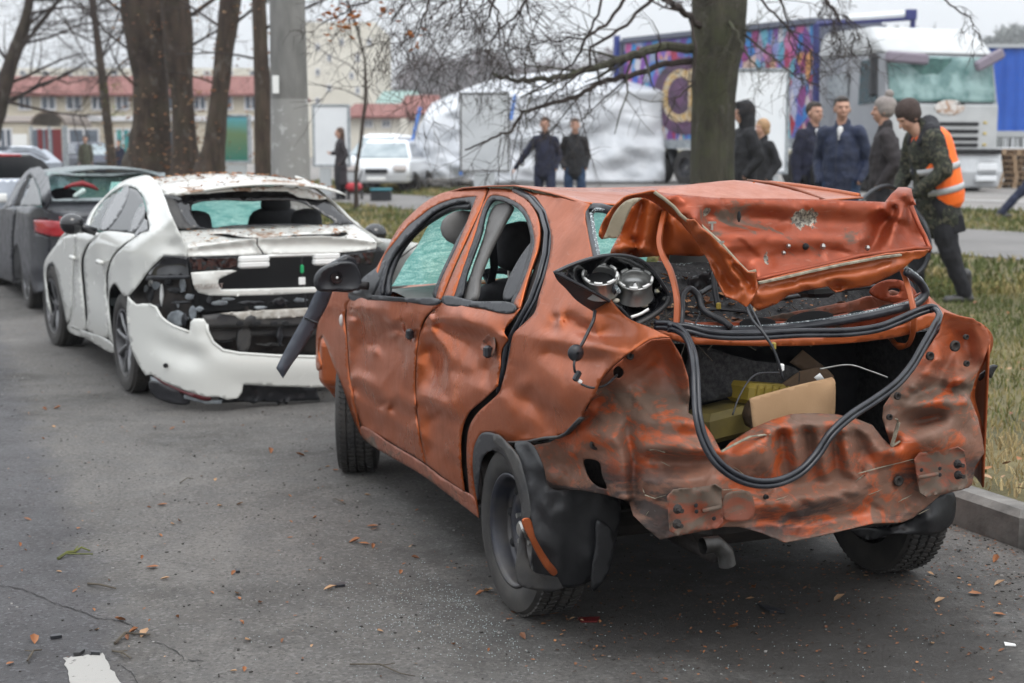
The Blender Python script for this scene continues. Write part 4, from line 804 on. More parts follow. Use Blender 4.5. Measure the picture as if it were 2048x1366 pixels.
# --- cables and wires of the tail
def wire(nm, pts, r, m, parent=None, F=OF):
    q_ = spl(pts, False, 6); return MB().tube([F.on(a, b, 0, c_) for a, b, c_ in q_], r, 6).build(nm, m, parent or car, smooth=True)
wire('lock_cable', [(1493, 615, -.82), (1505, 640, -.86), (1530, 670, -.9), (1545, 695, -.92), (1557, 725, -.93), (1565, 757, -.93)], .0045, M['plastic'])
wire('lock_cable', [(1500, 610, -.82), (1515, 640, -.86), (1535, 680, -.9), (1546, 692, -.92)], .0035, M['plastic'])
wire('wiring_loom', [(1362, 655, -.62), (1364, 620, -.60), (1366, 590, -.56), (1378, 577, -.54), (1395, 590, -.54), (1405, 618, -.56), (1425, 632, -.58), (1450, 645, -.6), (1462, 655, -.62)], .011, M['plastic'])
wire('wiring_loom', [(1400, 620, -.5), (1440, 619, -.52), (1500, 625, -.56)], .006, M['plastic'])
wire('thin_wire', [(1404, 620, -.55), (1392, 645, -.6), (1384, 665, -.66)], .003, M['plastic'])
wire('thin_wire', [(1560, 745, -.7), (1510, 750, -.72), (1480, 790, -.76), (1465, 830, -.78)], .003, M['plastic'])
wire('thin_wire', [(1640, 738, -.6), (1700, 730, -.6), (1740, 742, -.62), (1775, 755, -.64)], .003, M['steel'])
for a, b, m_ in ((1547, 692, 'yellow'), (1437, 612, 'yellow'), (1563, 735, 'whitepl')):
    MB().bbox(Vector(OF.on(a, b, 0, -.9 if b > 640 else -.55)), (.014, .014, .022), .003).build('cable_clip', M[m_], car)
MB().bbox(Vector(OF.on(1632, 580, 0, -.52)), (.10, .11, .045), .015).build('brake_lamp_unit', M['plastic'], car)
# --- wing mirror and the door trim that hangs from it
mc = OF.on(690, 552, 1, .98)
pl_ = [(634, 566), (636, 553), (645, 541), (665, 531), (690, 525), (706, 527), (716, 540), (722, 560), (722, 575), (700, 581), (660, 580), (640, 578)]
panel(OF, 'wing_mirror', gx(1.70), pl_, M['plastic'], car, step=5, th=.03, inner=[(675, 555, .012)], lines=[[(645, 572, .006), (643, 556, .006), (668, 540, .006), (700, 535, .006), (712, 560, .006), (705, 573, .006), (650, 573, .006)]])
panel(OF, 'mirror_shell', gx(1.73), [(640, 548), (662, 530), (682, 518), (697, 511), (708, 515), (716, 535), (723, 560), (718, 572), (700, 560), (670, 545)], M['plastic'], car, step=6, th=.05)
cc = Vector(OF.on(673, 555, 0, 1.70)); mb = MB(); mb.lathe([(.028, .004), (.028, -.006), (.02, -.006), (.018, -.001), (.008, -.001), (.007, -.008), (.0, -.008)], cc, 'x', 20); mb.build('mirror_motor', M['gloss_black'], car, smooth=False)
MB().ell(cc+Vector((-.011, 0, 0)), (.003, .006, .006), 8, 6).build('mirror_screw', M['whitepl'], car)
panel(OF, 'mirror_base', gside, [(722, 560, -.05), (735, 548, -.03), (752, 535, .0), (770, 520, .0), (760, 560, .0), (748, 590, .0), (742, 598, -.02), (720, 592, -.03), (700, 588, -.03), (690, 583, -.04), (720, 580, -.05)], M['plastic'], car, step=6, th=.02)
MB().tube([OF.on(712, 570, 0, 1.73), OF.on(736, 572, 1, .86)], .018, 8).build('mirror_arm', M['dark_metal'], car, smooth=True)
# ------------------------------------------------------------ white saloon ahead of it
WF = Frame((-1.8044, 9.9768, 0), R(-27.6))
def yw(z):
    z = np.asarray(z, float)
    return np.where(z < .98, .93 - .05*np.clip((.5-z)/.3, 0, 1)**2, .93 - .33*np.clip((z-.98)/.42, 0, 1.2)**1.15)
gws = lambda x, y, z: yw(z) - y
gwt = lambda x, y, z: x - (-1.0 + .85*np.minimum(np.abs(y)/.97, 1.1)**8)
gwi = lambda x, y, z: x - (-.84 + .85*np.minimum(np.abs(y)/.90, 1.12)**8)
gwq = lambda x, y, z: np.minimum(gws(x, y, z), gwt(x, y, z))
gwb = lambda x, y, z: x - (-1.10 + .95*np.minimum(np.abs(y)/1.0, 1.1)**6)
gdeck = lambda x, y, z: 1.11 + (x+.3)*.17 - z
LINW = ('spoiler_lip', 'tail_lamp', 'boot_lid_lower', 'lamp_bar', 'torn_bracket', 'crash_beam', 'diffuser', 'lower_trim', 'side_window', 'window_trim', 'beam_top', 'boot_lid', 'roof_edge', 'broken_rear_glass', 'rear_bumper')
wc = thing('white_saloon_car', 'white saloon car with torn rear bumper and smashed rear window, leaves on its roof', 'car', tuple(WF.O), WF.rz)
def WP(nm, g, pts, m, **k): k.setdefault('step', 6); k.setdefault('lin', nm in LINW); return panel(WF, nm, g, pts, m if not isinstance(m, str) else M[m], wc, **k)
WP('front_fender', gws, [(130, 472), (150, 468), (150, 500), (146, 560), (140, 640), (135, 648), (130, 625), (120, 582), (112, 546), (104, 525), (97, 528), (92, 545), (96, 590), (101, 640), (97, 640), (91, 590), (87, 540), (90, 522), (98, 508), (112, 490)], 'white', amp=0, ns=30)
WP('front_door', gws, [(150, 468), (167, 466), (198, 466), (176, 488), (164, 514), (162, 538), (165, 577), (170, 630), (171, 660), (136, 650), (141, 640), (147, 560), (151, 500)], 'white', amp=0, ns=26, seed=3, lines=[[(152, 490, .0), (165, 495, .02)]])
WP('rear_door', gws, [(202, 465), (249, 465), (271, 470), (243, 492), (222, 518), (213, 545), (212, 577), (213, 676), (175, 661), (175, 630), (171, 577), (168, 538), (169, 514), (180, 488)], 'white', amp=0, ns=30, seed=4, lines=[[(182, 492, -.01), (205, 490, .03), (238, 492, .0)], [(175, 540, .0), (195, 560, .05), (208, 600, .01)]])
WP('quarter_panel', gwq, [(171, 459), (180, 427), (212, 390), (228, 374), (249, 361), (270, 354), (298, 351), (316, 368), (327, 389), (340, 425), (355, 459), (372, 495), (374, 513, A), (328, 510, A), (296, 543), (275, 572), (259, 590, A), (249, 593), (241, 583), (228, 567), (220, 578), (217, 600), (222, 656), (228, 693, A), (219, 680), (216, 577), (217, 545), (225, 519), (247, 493), (276, 471), (284, 465), (297, 461), (294, 430), (292, 410), (285, 392), (275, 379), (262, 372), (251, 371), (238, 376), (212, 394), (192, 418), (182, 437), (174, 459)], 'white', step=6, amp=0, ns=34, seed=6, soft=14,
   lines=[[(250, 495, .0), (290, 510, -.01), (330, 505, .01)], [(310, 400, .0), (325, 440, .03), (345, 480, .02)], [(320, 480, .02), (350, 485, .03), (370, 490, .0)], [(235, 520, -.01), (260, 550, .01), (270, 575, .0)]])
WP('sill', gws, [(135, 650), (172, 663), (214, 679), (228, 693), (229, 705), (172, 677), (136, 661)], 'white', step=5)
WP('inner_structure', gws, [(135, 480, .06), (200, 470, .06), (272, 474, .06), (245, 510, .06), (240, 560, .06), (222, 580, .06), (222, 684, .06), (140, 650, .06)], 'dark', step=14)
WP('side_window', gws, [(173, 460, .012), (181, 437, .012), (192, 418, .012), (212, 394, .012), (238, 377, .012), (252, 372, .012), (228, 420, .012), (205, 462, .012)], M['glass_clear'], step=7)
WP('side_window', gws, [(207, 461, .012), (230, 420, .012), (254, 373, .012), (264, 373, .012), (277, 383, .012), (286, 398, .012), (291, 419, .012), (288, 440, .012), (273, 468, .012)], M['glass'], step=7)
WP('window_bar', gws, [(251, 371), (256, 371), (210, 462), (203, 462)], 'gloss_black', step=5)
WP('window_bar', gws, [(286, 405), (291, 418), (266, 465), (261, 465)], 'gloss_black', step=5)
WP('window_trim', gws, [(289, 437, -.004), (294, 440, -.004), (296, 462, -.004), (280, 466, -.004), (272, 474, -.004), (268, 470, -.004)], 'gloss_black', step=5)
for c_ in ((153, 515), (208, 524)):
    t_, d_ = WF.hit([c_[0]], [c_[1]], gws); p_ = Vector(WF.C + d_[0]*t_[0]); MB().cone(p_+Vector((.06, .03, 0)), .018, p_+Vector((-.07, .03, 0)), .018, 8).build('door_handle', M['white'], wc, smooth=True)
# roof
def wroof(u, v):
    x = 1.55-1.75*u; y = .62-1.24*v; k = 1-(2*v-1)**2; z = 1.36+.085*k - .05*abs(u-.55)**2*2 - (.12*max(0, .25-u)**2*8)
    return (x-.22*k*(u > .6)*(u-.6)/.4, y, z - (0.06*max(0, u-.75)**2*8))
MB().grid(wroof, 30, 24).build('roof', M['white_leafy'], wc, smooth=True, thick=.01)
WP('right_pillar', gx(-.2), [(590, 353, .3), (619, 365, .25), (646, 387, .15), (679, 414, .1), (713, 448, .0), (747, 470, .0), (767, 486, .0), (757, 490, .0), (735, 468, .0), (708, 449, .02), (680, 425, .1), (652, 398, .15), (630, 380, .2), (600, 368, .3)], 'white', step=6, th=.03)
WP('roof_edge', gx(-.28), [(327, 389), (342, 385), (410, 380), (477, 375), (560, 373), (620, 380), (655, 397), (640, 400), (600, 395), (575, 383), (477, 382), (410, 387), (345, 391)], 'white_leafy', step=6, th=.02, amp=.02, ns=14)
gwin = lambda x, y, z: x - (-.38 + (z-1.11)*.75)
WP('broken_rear_glass', gwin, [(328, 389), (342, 386), (410, 383), (477, 379), (590, 384), (652, 398), (680, 425), (708, 448), (522, 452), (355, 459)], 'gloss_black', step=6, th=.006, amp=.012, ns=12,
   holes=[[(395, 405, .01), (440, 400, .0), (500, 402, .0), (565, 400, .0), (600, 404, .0), (640, 425, .0), (668, 444, .0), (560, 447, .0), (470, 450, .0), (402, 452, .0), (384, 410, .0)]])
WP('shattered_glass_flap', gwin, [(333, 392, -.02), (350, 400, -.02), (362, 425, -.03), (380, 450, -.02), (392, 454, -.02), (358, 456, -.02)], 'plastic_dusty', step=5, amp=.015, ns=12)
mb = MB(); mb.quad((-.3, .8, .5), (2.2, .8, .5), (2.2, -.8, .5), (-.3, -.8, .5)); mb.quad((.15, .75, .5), (.15, -.75, .5), (.12, -.75, 1.08), (.12, .75, 1.08)); mb.build('cabin_floor', M['dark'], wc)
for y in (.42, -.42):
    mb = MB(); mb.cone((.95, y, .6), .1, (.75, y, 1.12), .08, 12, 2.6, (0, 1, 0)); mb.cone((.74, y, 1.2), .06, (.74, y, 1.28), .055, 12, 2, (0, 1, 0)); mb.build('front_seat', M['seat'], wc, smooth=True)
    mb = MB(); mb.cone((-.0, y*.95, 1.08), .055, (-.0, y*.95, 1.16), .05, 12, 2.2, (0, 1, 0)); mb.build('headrest', M['seat'], wc, smooth=True)
MB().grid(lambda u, v: (1.35+.55*v, .66-1.32*u, 1.38-.40*v), 10, 10).build('windscreen', M['cracked'], wc, smooth=True)
MB().grid(lambda u, v: (1.95+1.0*u, .82-1.64*v, .98-.22*u*u+.05*(1-(2*v-1)**2)), 10, 10).build('bonnet', M['white'], wc, smooth=True, thick=.02)
MB().bbox((2.2, 0, .5), (1.6, 1.7, .5), .1).build('front_body', M['dark'], wc)
def wr(u, v):
    x = -.8+3.9*u; z = .25+.74*v; return (x, -float(yw(z)), z)
MB().grid(wr, 20, 8).build('right_flank', M['white'], wc, smooth=True, thick=.01)
# deck, spoiler lip, lamps, lid
WP('boot_lid', gdeck, [(355, 461), (440, 457), (522, 453), (640, 450), (708, 449), (740, 470), (753, 484), (700, 478), (646, 473), (580, 474), (513, 478), (440, 487), (374, 496)], 'white_leafy', step=6, amp=.01, ns=26, th=.006,
   holes=[[(419, 469), (440, 466), (455, 467), (480, 472), (511, 475), (560, 472), (612, 468), (660, 467), (695, 465), (694, 469), (640, 472), (600, 473), (560, 475), (522, 478), (490, 477), (464, 476), (440, 472)]])
MB().bbox((-.6, 0, .78), (.5, 1.3, .40), .03).build('boot_cavity', M['dark'], wc)
gsp = gx(-1.02)
WP('spoiler_lip', gsp, [(374, 496), (440, 487), (505, 478), (513, 478), (512, 490), (520, 500), (525, 509), (440, 511), (376, 513)], 'white', step=5, lines=[[(380, 503, .03), (440, 497, .03), (505, 490, .03)]])
WP('spoiler_lip', gsp, [(517, 477), (580, 474), (646, 472), (700, 477), (753, 485), (752, 497), (700, 503), (670, 506), (590, 508), (529, 508), (524, 500), (516, 490)], 'white', step=5, lines=[[(522, 490, .03), (600, 487, .03), (740, 492, .03)]])
WP('tail_lamp', gwt, [(328, 511), (374, 514), (379, 551), (294, 553), (300, 540)], 'gloss_black', step=5, inner=[(340, 530, .03)])
WP('tail_lamp', gsp, [(377, 515, .02), (478, 513, .02), (474, 538, .02), (383, 544, .02)], 'gloss_black', step=5, amp=.012, ns=9)
WP('tail_lamp', gsp, [(672, 508, .02), (752, 500, .02), (744, 529, .02), (676, 533, .02)], 'gloss_black', step=5, amp=.01, ns=9)
WP('lamp_bar', gwt, [(294, 552, -.01), (379, 550, -.01), (380, 558, -.01), (290, 561, -.01)], 'plastic', step=5)
WP('boot_lid_lower', gsp, [(382, 545), (420, 542), (464, 540), (474, 542), (455, 550), (438, 558), (436, 568), (443, 579, A), (530, 577), (632, 574), (700, 572), (700, 582), (634, 585), (545, 590), (460, 592), (419, 591), (396, 585), (386, 569)], 'white', step=5, th=.01, inner=[(410, 560, -.02)])
for c_, w_ in (((507, 518), .20), ((652, 512), .18)):
    for dy_ in (0, 11):
        MB().bbox(Vector(WF.on(c_[0], c_[1]+dy_, 0, -1.0)), (.05, w_, .045), .012).build('lid_reinforcement', M['whitepl'], wc)
MB().bbox(Vector(WF.on(585, 510, 0, -1.0)), (.04, .34, .02), .008).build('lid_reinforcement', M['whitepl'], wc)
MB().tube([WF.on(a, b, 0, -1.0) for a, b in ((602, 512), (604, 540), (604, 565), (610, 590), (613, 640))], .006, 6).build('lock_wire', M['plastic'], wc)
MB().bbox(Vector(WF.on(604, 538, 0, -1.01)), (.02, .022, .055), .006).build('green_connector', mat('green_plastic', (.01, .32, .11), .4), wc)
MB().bbox(Vector(WF.on(604, 562, 0, -1.01)), (.01, .045, .05), .004).build('paper_tag', M['whitepl'], wc)
fc = bpy.data.curves.new('badge', 'FONT'); fc.body = 'PEUGEOT'; fc.size = .042; fc.extrude = .002; fc.align_x = 'CENTER'; fb = bpy.data.objects.new('badge', fc); COL.objects.link(fb); fb.parent = wc
fb.location = Vector(WF.on(418, 577, 0, -1.045)); fb.rotation_euler = (math.pi/2, 0, -math.pi/2); fc.materials.append(M['steel']); dg_ = bpy.context.evaluated_depsgraph_get(); me_ = bpy.data.meshes.new_from_object(fb.evaluated_get(dg_)); ml_ = (fb.location.copy(), fb.rotation_euler.copy()); bpy.data.objects.remove(fb); fb = link('badge', me_, None, wc, False); fb.location, fb.rotation_euler = ml_
# wreckage behind the bumper
WP('rear_panel', gwi, [(262, 595), (300, 552), (378, 552), (390, 590), (640, 588), (760, 580), (760, 700), (620, 712), (440, 702), (330, 680), (280, 640)], 'dark_metal', step=12, amp=.05, ns=34, th=.01, inner=[(330, 600, -.05)])
r2 = random.Random(4)
M['scrap'] = mat('pale_scrap', (.36, .39, .41), .5, metal=.1, col2=(.20, .22, .24), scale=14, bmp=.003)
for (x_, y_, w_, h_, m_, xx) in ((455, 598, 30, 8, 'scrap', -.97), (520, 615, 26, 8, 'scrap', -.98), (420, 600, 14, 20, 'plastic', -.98), (600, 600, 30, 10, 'scrap', -.96), (540, 690, 60, 8, 'plastic_dusty', -.9), (450, 680, 40, 8, 'scrap', -.88), (560, 668, 14, 50, 'plastic', -.99), (316, 612, 26, 12, 'plastic', -.9), (300, 566, 10, 18, 'whitepl', -.88), (322, 590, 7, 44, 'whitepl', -.92), (352, 636, 50, 36, 'scrap', -.9), (346, 612, 26, 16, 'scrap', -.88), (384, 625, 16, 30, 'scrap', -.97), (310, 570, 22, 20, 'scrap', -.88), (364, 572, 12, 34, 'scrap', -.93), (292, 578, 10, 20, 'scrap', -.86), (368, 640, 12, 30, 'plastic', -.94), (300, 590, 16, 40, 'plastic', -.9), (350, 580, 30, 14, 'plastic', -.93), (378, 594, 22, 12, 'scrap', -.95), (360, 605, 40, 8, 'plastic', -.96), (398, 618, 18, 12, 'scrap', -.98), (440, 606, 44, 12, 'scrap', -.92), (500, 605, 60, 10, 'plastic', -.94), (560, 603, 40, 18, 'plastic', -.9), (285, 605, 12, 20, 'plastic', -.85), (334, 565, 14, 14, 'plastic', -.92), (395, 660, 14, 30, 'dark_metal', -.9)):
    pl_ = ragged(x_, y_, w_/2, h_/2, 9, int(x_)); WP('torn_bracket', (lambda d_: (lambda x, y, z: gwi(x+d_, y, z)))(-xx-.84), pl_, m_, step=5, th=.01, amp=.02, ns=8)
WP('crash_beam', gx(-1.0), [(409, 632), (440, 628), (520, 624), (620, 618), (760, 612), (760, 645), (600, 652), (500, 654), (409, 656)], 'plastic_dusty', step=8, th=.05, inner=[(500, 640, -.02)])
WP('beam_top', gx(-1.01), [(439, 627, .0), (520, 621), (612, 616), (760, 610), (760, 614), (700, 622), (600, 634), (480, 640), (470, 632)], 'bare_white', step=6, th=.01) if 'bare_white' in M else WP('beam_top', gx(-1.01), [(439, 627), (520, 621), (612, 616), (760, 610), (760, 618), (600, 634), (480, 640), (470, 632)], mat('scuffed_white', (.5, .48, .44), .7, col2=(.3, .27, .23), scale=25), step=6, th=.01)
for x_ in (480, 515, 548, 571): WP('beam_slot', gx(-1.055), [(x_-7, 644), (x_+7, 643), (x_+7, 650), (x_-7, 651)], 'dark', step=5, th=.002)
WP('lower_beam', gx(-.95), [(415, 668), (520, 662), (640, 655), (640, 664), (520, 672), (418, 676)], 'plastic_dusty', step=7, th=.02)
WP('beam_post', gx(-.98), [(482, 655), (498, 655), (494, 704), (479, 704)], 'plastic_dusty', step=7, th=.02)
bo = [(255, 592), (262, 600), (272, 609), (285, 607), (299, 608), (312, 614), (323, 635), (335, 645), (349, 652), (379, 663, A), (381, 644), (388, 637), (407, 637), (413, 646), (415, 663), (426, 685), (446, 700), (478, 706), (553, 711), (630, 713), (720, 712), (790, 700), (800, 740), (790, 762), (720, 772), (632, 775), (560, 773), (486, 769), (484, 785, A), (476, 796), (455, 800, A), (439, 794), (413, 794), (370, 781), (327, 764), (302, 749), (291, 751), (274, 725), (263, 700), (256, 667), (253, 624)]
WP('rear_bumper', gwb, bo, 'white', step=6, th=.005, amp=0, ns=60, soft=20, lines=[
   [(290, 640, .0), (340, 672, .0), (380, 684, .0)], [(320, 677, .01), (350, 691, .015), (384, 700, .015)], [(392, 650, -.01), (392, 690, -.01), (450, 716, -.012), (560, 724, -.012), (630, 726, -.012)],
   [(300, 712, -.006), (350, 735, -.008), (420, 748, -.01), (500, 752, -.01), (620, 754, -.01)]])
lip = [Vector(WF.C+WF.hit([a], [b], gwb)[1][0]*(WF.hit([a], [b], gwb)[0][0]+.002)) for a, b in ((413, 648), (415, 663), (426, 685), (446, 701), (478, 707), (553, 712), (630, 714), (720, 713))]; MB().tube(lip, .011, 8).build('bumper_lip', M['white'], wc, smooth=True)
lip = [Vector(WF.C+WF.hit([a], [b], gwb)[1][0]*(WF.hit([a], [b], gwb)[0][0]+.002)) for a, b in ((299, 609), (312, 615), (323, 635), (335, 645), (349, 653), (378, 664))]; MB().tube(lip, .009, 8).build('bumper_lip', M['white'], wc, smooth=True)
t_, d_ = WF.hit([331], [731], gwb); MB().ell(Vector(WF.C+d_[0]*(t_[0]-.03)), (.012, .016, .016), 8, 6).build('sensor_hole', M['dark'], wc)
MB().tube([WF.on(a, b, 0, -1.08+.3*(a < 340)) for a, b in ((450, 756), (475, 753), (520, 756), (560, 757), (600, 759), (628, 760))], .003, 5).build('bumper_crack', M['dark'], wc)
WP('diffuser', gx(-1.0), [(440, 796), (486, 771), (632, 776), (640, 800), (560, 804), (480, 804), (440, 806)], 'plastic', step=7, th=.03, amp=.03, ns=12)
WP('lower_trim', gwb, [(300, 752, .03), (330, 768, .03), (370, 786, .03), (413, 800, .03), (445, 800, .03), (442, 808, .03), (412, 808, .03), (357, 794, .03), (318, 775, .03), (301, 762, .03)], 'scrap', step=5, th=.01)
WP('reflector_strip', gwb, [(306, 752, .0), (335, 767, .0), (370, 783, .0), (422, 796, .0), (422, 800, .0), (370, 789, .0), (333, 773, .0)], mat('dark_reflector', (.07, .006, .008), .3), step=5, th=.006)
WP('splash_guard', gx(-.9), [(300, 762), (330, 770), (380, 800), (380, 806), (320, 800), (302, 785)], 'plastic', step=7, th=.01)
wheel(wc, (0, .80, .335), 1, .335, .225, .23, 'alloy8'); wheel(wc, (2.64, .80, .335), 1, .335, .225, .23, 'alloy5', steer=R(3)); wheel(wc, (0, -.80, .335), -1, .335, .225, .23, 'alloy5'); wheel(wc, (2.64, -.80, .335), -1, .335, .225, .23, 'alloy5')
mb = MB(); mb.box((1.3, 0, .25), (3.4, 1.5, .1)); mb.build('underbody', M['dark_metal'], wc)
p_ = Vector(WF.on(144, 448, 1, 1.08)); mb = MB(); mb.ell(p_, (.07, .085, .075), 14, 10); mb.tube([p_, p_+Vector((-.02, -.16, -.06))], .03, 8); mb.build('wing_mirror', M['gloss_black'], wc, smooth=True)
p_ = Vector(WF.on(750, 468, 1, -1.05)); mb = MB(); mb.ell(p_, (.08, .09, .08), 14, 10); mb.build('wing_mirror', M['gloss_black'], wc, smooth=True)
# leaves caught on the roof and the boot (one scatter)
def leaf_verts(c, s, r2, up=(0, 0, 1), curl=.3):
    a = r2.uniform(0, 6.28); tl = Matrix.Rotation(a, 3, 'Z') @ Matrix.Rotation(r2.uniform(-.35, .35), 3, 'X') @ Matrix.Rotation(r2.uniform(-.3, .3), 3, 'Y')
    k = r2.uniform(.4, .7); c1 = curl*r2.uniform(.2, 1.4)
    P = [(-1, 0, .0), (-.45, -k*.8, c1*.6), (.2, -k, c1), (1, 0, c1*.7), (.25, k, c1), (-.45, k*.75, c1*.6), (0, 0, 0)]
    vs = [Vector(c) + tl @ Vector((p[0]*s, p[1]*s, p[2]*s+.004)) for p in P]
    return vs, [(0, 1, 6), (1, 2, 6), (2, 3, 6), (3, 4, 6), (4, 5, 6), (5, 0, 6)]
M['leaf'] = mat('dry_leaf', (.21, .075, .028), .75, col2=(.34, .15, .06), scale=3, lo=.42, hi=.58)
M['leaf2'] = mat('pale_leaf', (.30, .17, .09), .8, col2=(.40, .26, .15), scale=3)
M['leaf3'] = mat('brown_leaf', (.13, .055, .03), .8, col2=(.22, .10, .05), scale=3)
mb = MB(); r2 = random.Random(12)
for i in range(260):
    u, v = r2.random(), r2.random(); q_ = wroof(min(.98, u), v); mb.cur = r2.choice((0, 0, 1, 2)); vs, fs = leaf_verts((q_[0], q_[1], q_[2]+.006), r2.uniform(.010, .028), r2); mb.add(vs, fs)
for i in range(120):
    x_ = r2.uniform(-.8, -.4); y_ = r2.uniform(-.55, .6); mb.cur = r2.choice((0, 1, 2)); vs, fs = leaf_verts((x_, y_, 1.11+(x_+.3)*.17+.012), r2.uniform(.008, .022), r2); mb.add(vs, fs)
for v in range(len(mb.v)):
    p = Vector(mb.v[v]); mb.v[v] = tuple(Matrix.Rotation(WF.rz, 3, 'Z') @ p + Vector(tuple(WF.O)))
tag(mb.build('leaf_litter', [M['leaf'], M['leaf2'], M['leaf3']]), 'dry brown leaves strewn over the roof and boot of the white car', 'leaves', kind='stuff')

# ------------------------------------------------------------ dark grey saloon behind it
GF = Frame((-4.2096, 15.0848, 0), R(-26.5))
def yg(z):
    z = np.asarray(z, float); return np.where(z < 1.0, .89 - .04*np.clip((.5-z)/.3, 0, 1)**2, .89 - .30*np.clip((z-1.0)/.42, 0, 1.2)**1.2)
ggs = lambda x, y, z: yg(z) - y
ggt = lambda x, y, z: x - (-1.02 + .8*np.minimum(np.abs(y)/.93, 1.1)**8)
ggq = lambda x, y, z: np.minimum(ggs(x, y, z), ggt(x, y, z))
gc = thing('grey_saloon_car', 'dark grey saloon with a hanging red tail lamp and broken rear window', 'car', tuple(GF.O), GF.rz)
def GP(nm, g, pts, m, **k): k.setdefault('step', 5); k.setdefault('lin', True); return panel(GF, nm, g, pts, m if not isinstance(m, str) else M[m], gc, **k)
GP('rear_door', ggs, [(-40, 420), (0, 417), (28, 414), (30, 430), (26, 470), (25, 520), (28, 566), (0, 556), (-40, 545)], 'grey', amp=0, ns=30)
GP('quarter_panel', ggq, [(30, 414), (60, 412), (82, 414), (92, 420), (98, 439, A), (67, 440), (69, 466), (101, 474), (97, 540), (92, 582), (70, 586), (48, 581), (44, 540), (38, 498), (33, 488), (29, 494), (27, 511), (28, 549), (32, 568), (29, 566), (27, 520), (28, 470), (32, 430)], 'grey', amp=0, ns=30, soft=14, lines=[[(46, 545, -.005), (70, 546, -.005), (92, 547, -.005)], [(46, 550, .01), (92, 552, .01)]])
GP('window_frame', ggq, [(2, 420), (15, 403), (33, 367), (51, 344), (61, 336), (80, 333), (96, 352), (104, 398), (92, 420), (84, 414), (79, 380), (68, 356), (60, 348), (54, 352), (40, 378), (24, 412)], 'grey', amp=.002, ns=20)
GP('side_window', ggs, [(26, 412, .015), (40, 379, .015), (55, 353, .015), (62, 350, .015), (52, 375, .015), (38, 412, .015)], 'dark')
GP('side_window', ggs, [(39, 412, .015), (53, 376, .015), (64, 351, .015), (77, 380, .015), (83, 412, .015)], 'glass')
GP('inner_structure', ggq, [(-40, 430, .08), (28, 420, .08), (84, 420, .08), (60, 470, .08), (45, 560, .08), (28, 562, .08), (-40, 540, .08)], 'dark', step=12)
def groof(u, v):
    x = 1.5-1.45*u; y = .60-1.2*v; k = 1-(2*v-1)**2; return (x-.1*k*u, y, 1.39+.07*k-.06*max(0, u-.7)-.1*max(0, .25-u))
M['grey_shattered'] = car_paint('grey_roof_crumbs', (.10, .11, .125), (.30, .36, .36), .75, .2, metal=.3, mudc=(.2, .26, .25), seed=11)
MB().grid(groof, 24, 20).build('roof', M['grey_shattered'], gc, smooth=True, thick=.02)
gdk = lambda x, y, z: 1.08+(x+.3)*.12 - z
GP('boot_lid', gdk, [(83, 415), (103, 399), (150, 398), (240, 394), (360, 392), (360, 430), (250, 430), (150, 428), (97, 424)], 'grey', amp=.01, ns=16)
GP('rear_panel', ggt, [(92, 420), (150, 427), (300, 428), (340, 440), (330, 560), (200, 592), (120, 590), (92, 582), (97, 540), (101, 474)], 'grey', step=8, amp=.004, ns=30, lines=[[(95, 547, -.01), (200, 552, -.01)]])
GP('tail_lamp', ggq, [(67, 440, -.05), (98, 441, -.06), (131, 444, -.06), (128, 474, -.06), (100, 472, -.06), (69, 464, -.05)], 'red_lens', th=.05, inner=[(100, 457, -.07)])
GP('tail_lamp', ggt, [(118, 433), (134, 436), (134, 446), (120, 444)], 'red_lens', th=.02)
MB().tube([GF.on(a, b, 0, -.9) for a, b in ((92, 421), (103, 421), (112, 430), (118, 440), (126, 450), (128, 460))], .012, 6).build('lamp_cable', M['plastic'], gc, smooth=True)
gwn = lambda x, y, z: x - (-.35+(z-1.08)*1.1)
GP('rear_window_rim', gwn, [(90, 344), (215, 344), (330, 345), (335, 400), (103, 402), (92, 360)], 'grey_shattered', step=5, th=.02, amp=.01, ns=9, holes=[[(97, 354), (160, 351), (215, 351), (320, 354), (325, 394), (200, 395), (130, 397), (107, 397), (100, 380)]])
mb = MB(); mb.box((.6, 0, .7), (1.9, 1.4, .5)); mb.build('cabin_floor', M['dark'], gc)
MB().grid(lambda u, v: (1.25+.5*v, .62-1.24*u, 1.36-.38*v), 10, 8).build('windscreen', glass_cracked('dark_windscreen', (.10, .22, .21), .3, 30), gc, smooth=True)
for y in (.38, -.38): MB().cone((.62, y, .9), .09, (.55, y, 1.16), .07, 10, 2.2, (0, 1, 0)).build('front_seat', M['seat'], gc, smooth=True)
p_ = [Vector(GF.on(a, b, 0, -.15)) for a, b in ((128, 376), (145, 370), (165, 367), (185, 373), (196, 380))]; MB().tube(p_, [.012, .022, .03, .022, .012], 8).build('red_cushion', mat('red_cloth', (.20, .008, .012), .6), gc, smooth=True)
MB().cone(Vector(GF.on(150, 392, 0, -.3)), .02, Vector(GF.on(166, 382, 0, -.3)), .028, 8).build('glass_heap', mat('glass_heap', (.35, .45, .42), .4, col2=(.55, .65, .62), scale=60), gc)
wheel(gc, (0, .77, .325), 1, .325, .215, .22, 'alloy5'); wheel(gc, (2.77, .77, .325), 1, .325, .215, .22, 'alloy5'); wheel(gc, (0, -.77, .325), -1, .325, .215, .22, 'alloy5')
MB().bbox((1.5, 0, .55), (3.6, 1.6, .6), .1).build('front_body', M['dark'], gc)
MB().box((1.0, 0, .27), (3.4, 1.5, .1)).build('underbody', M['dark_metal'], gc)

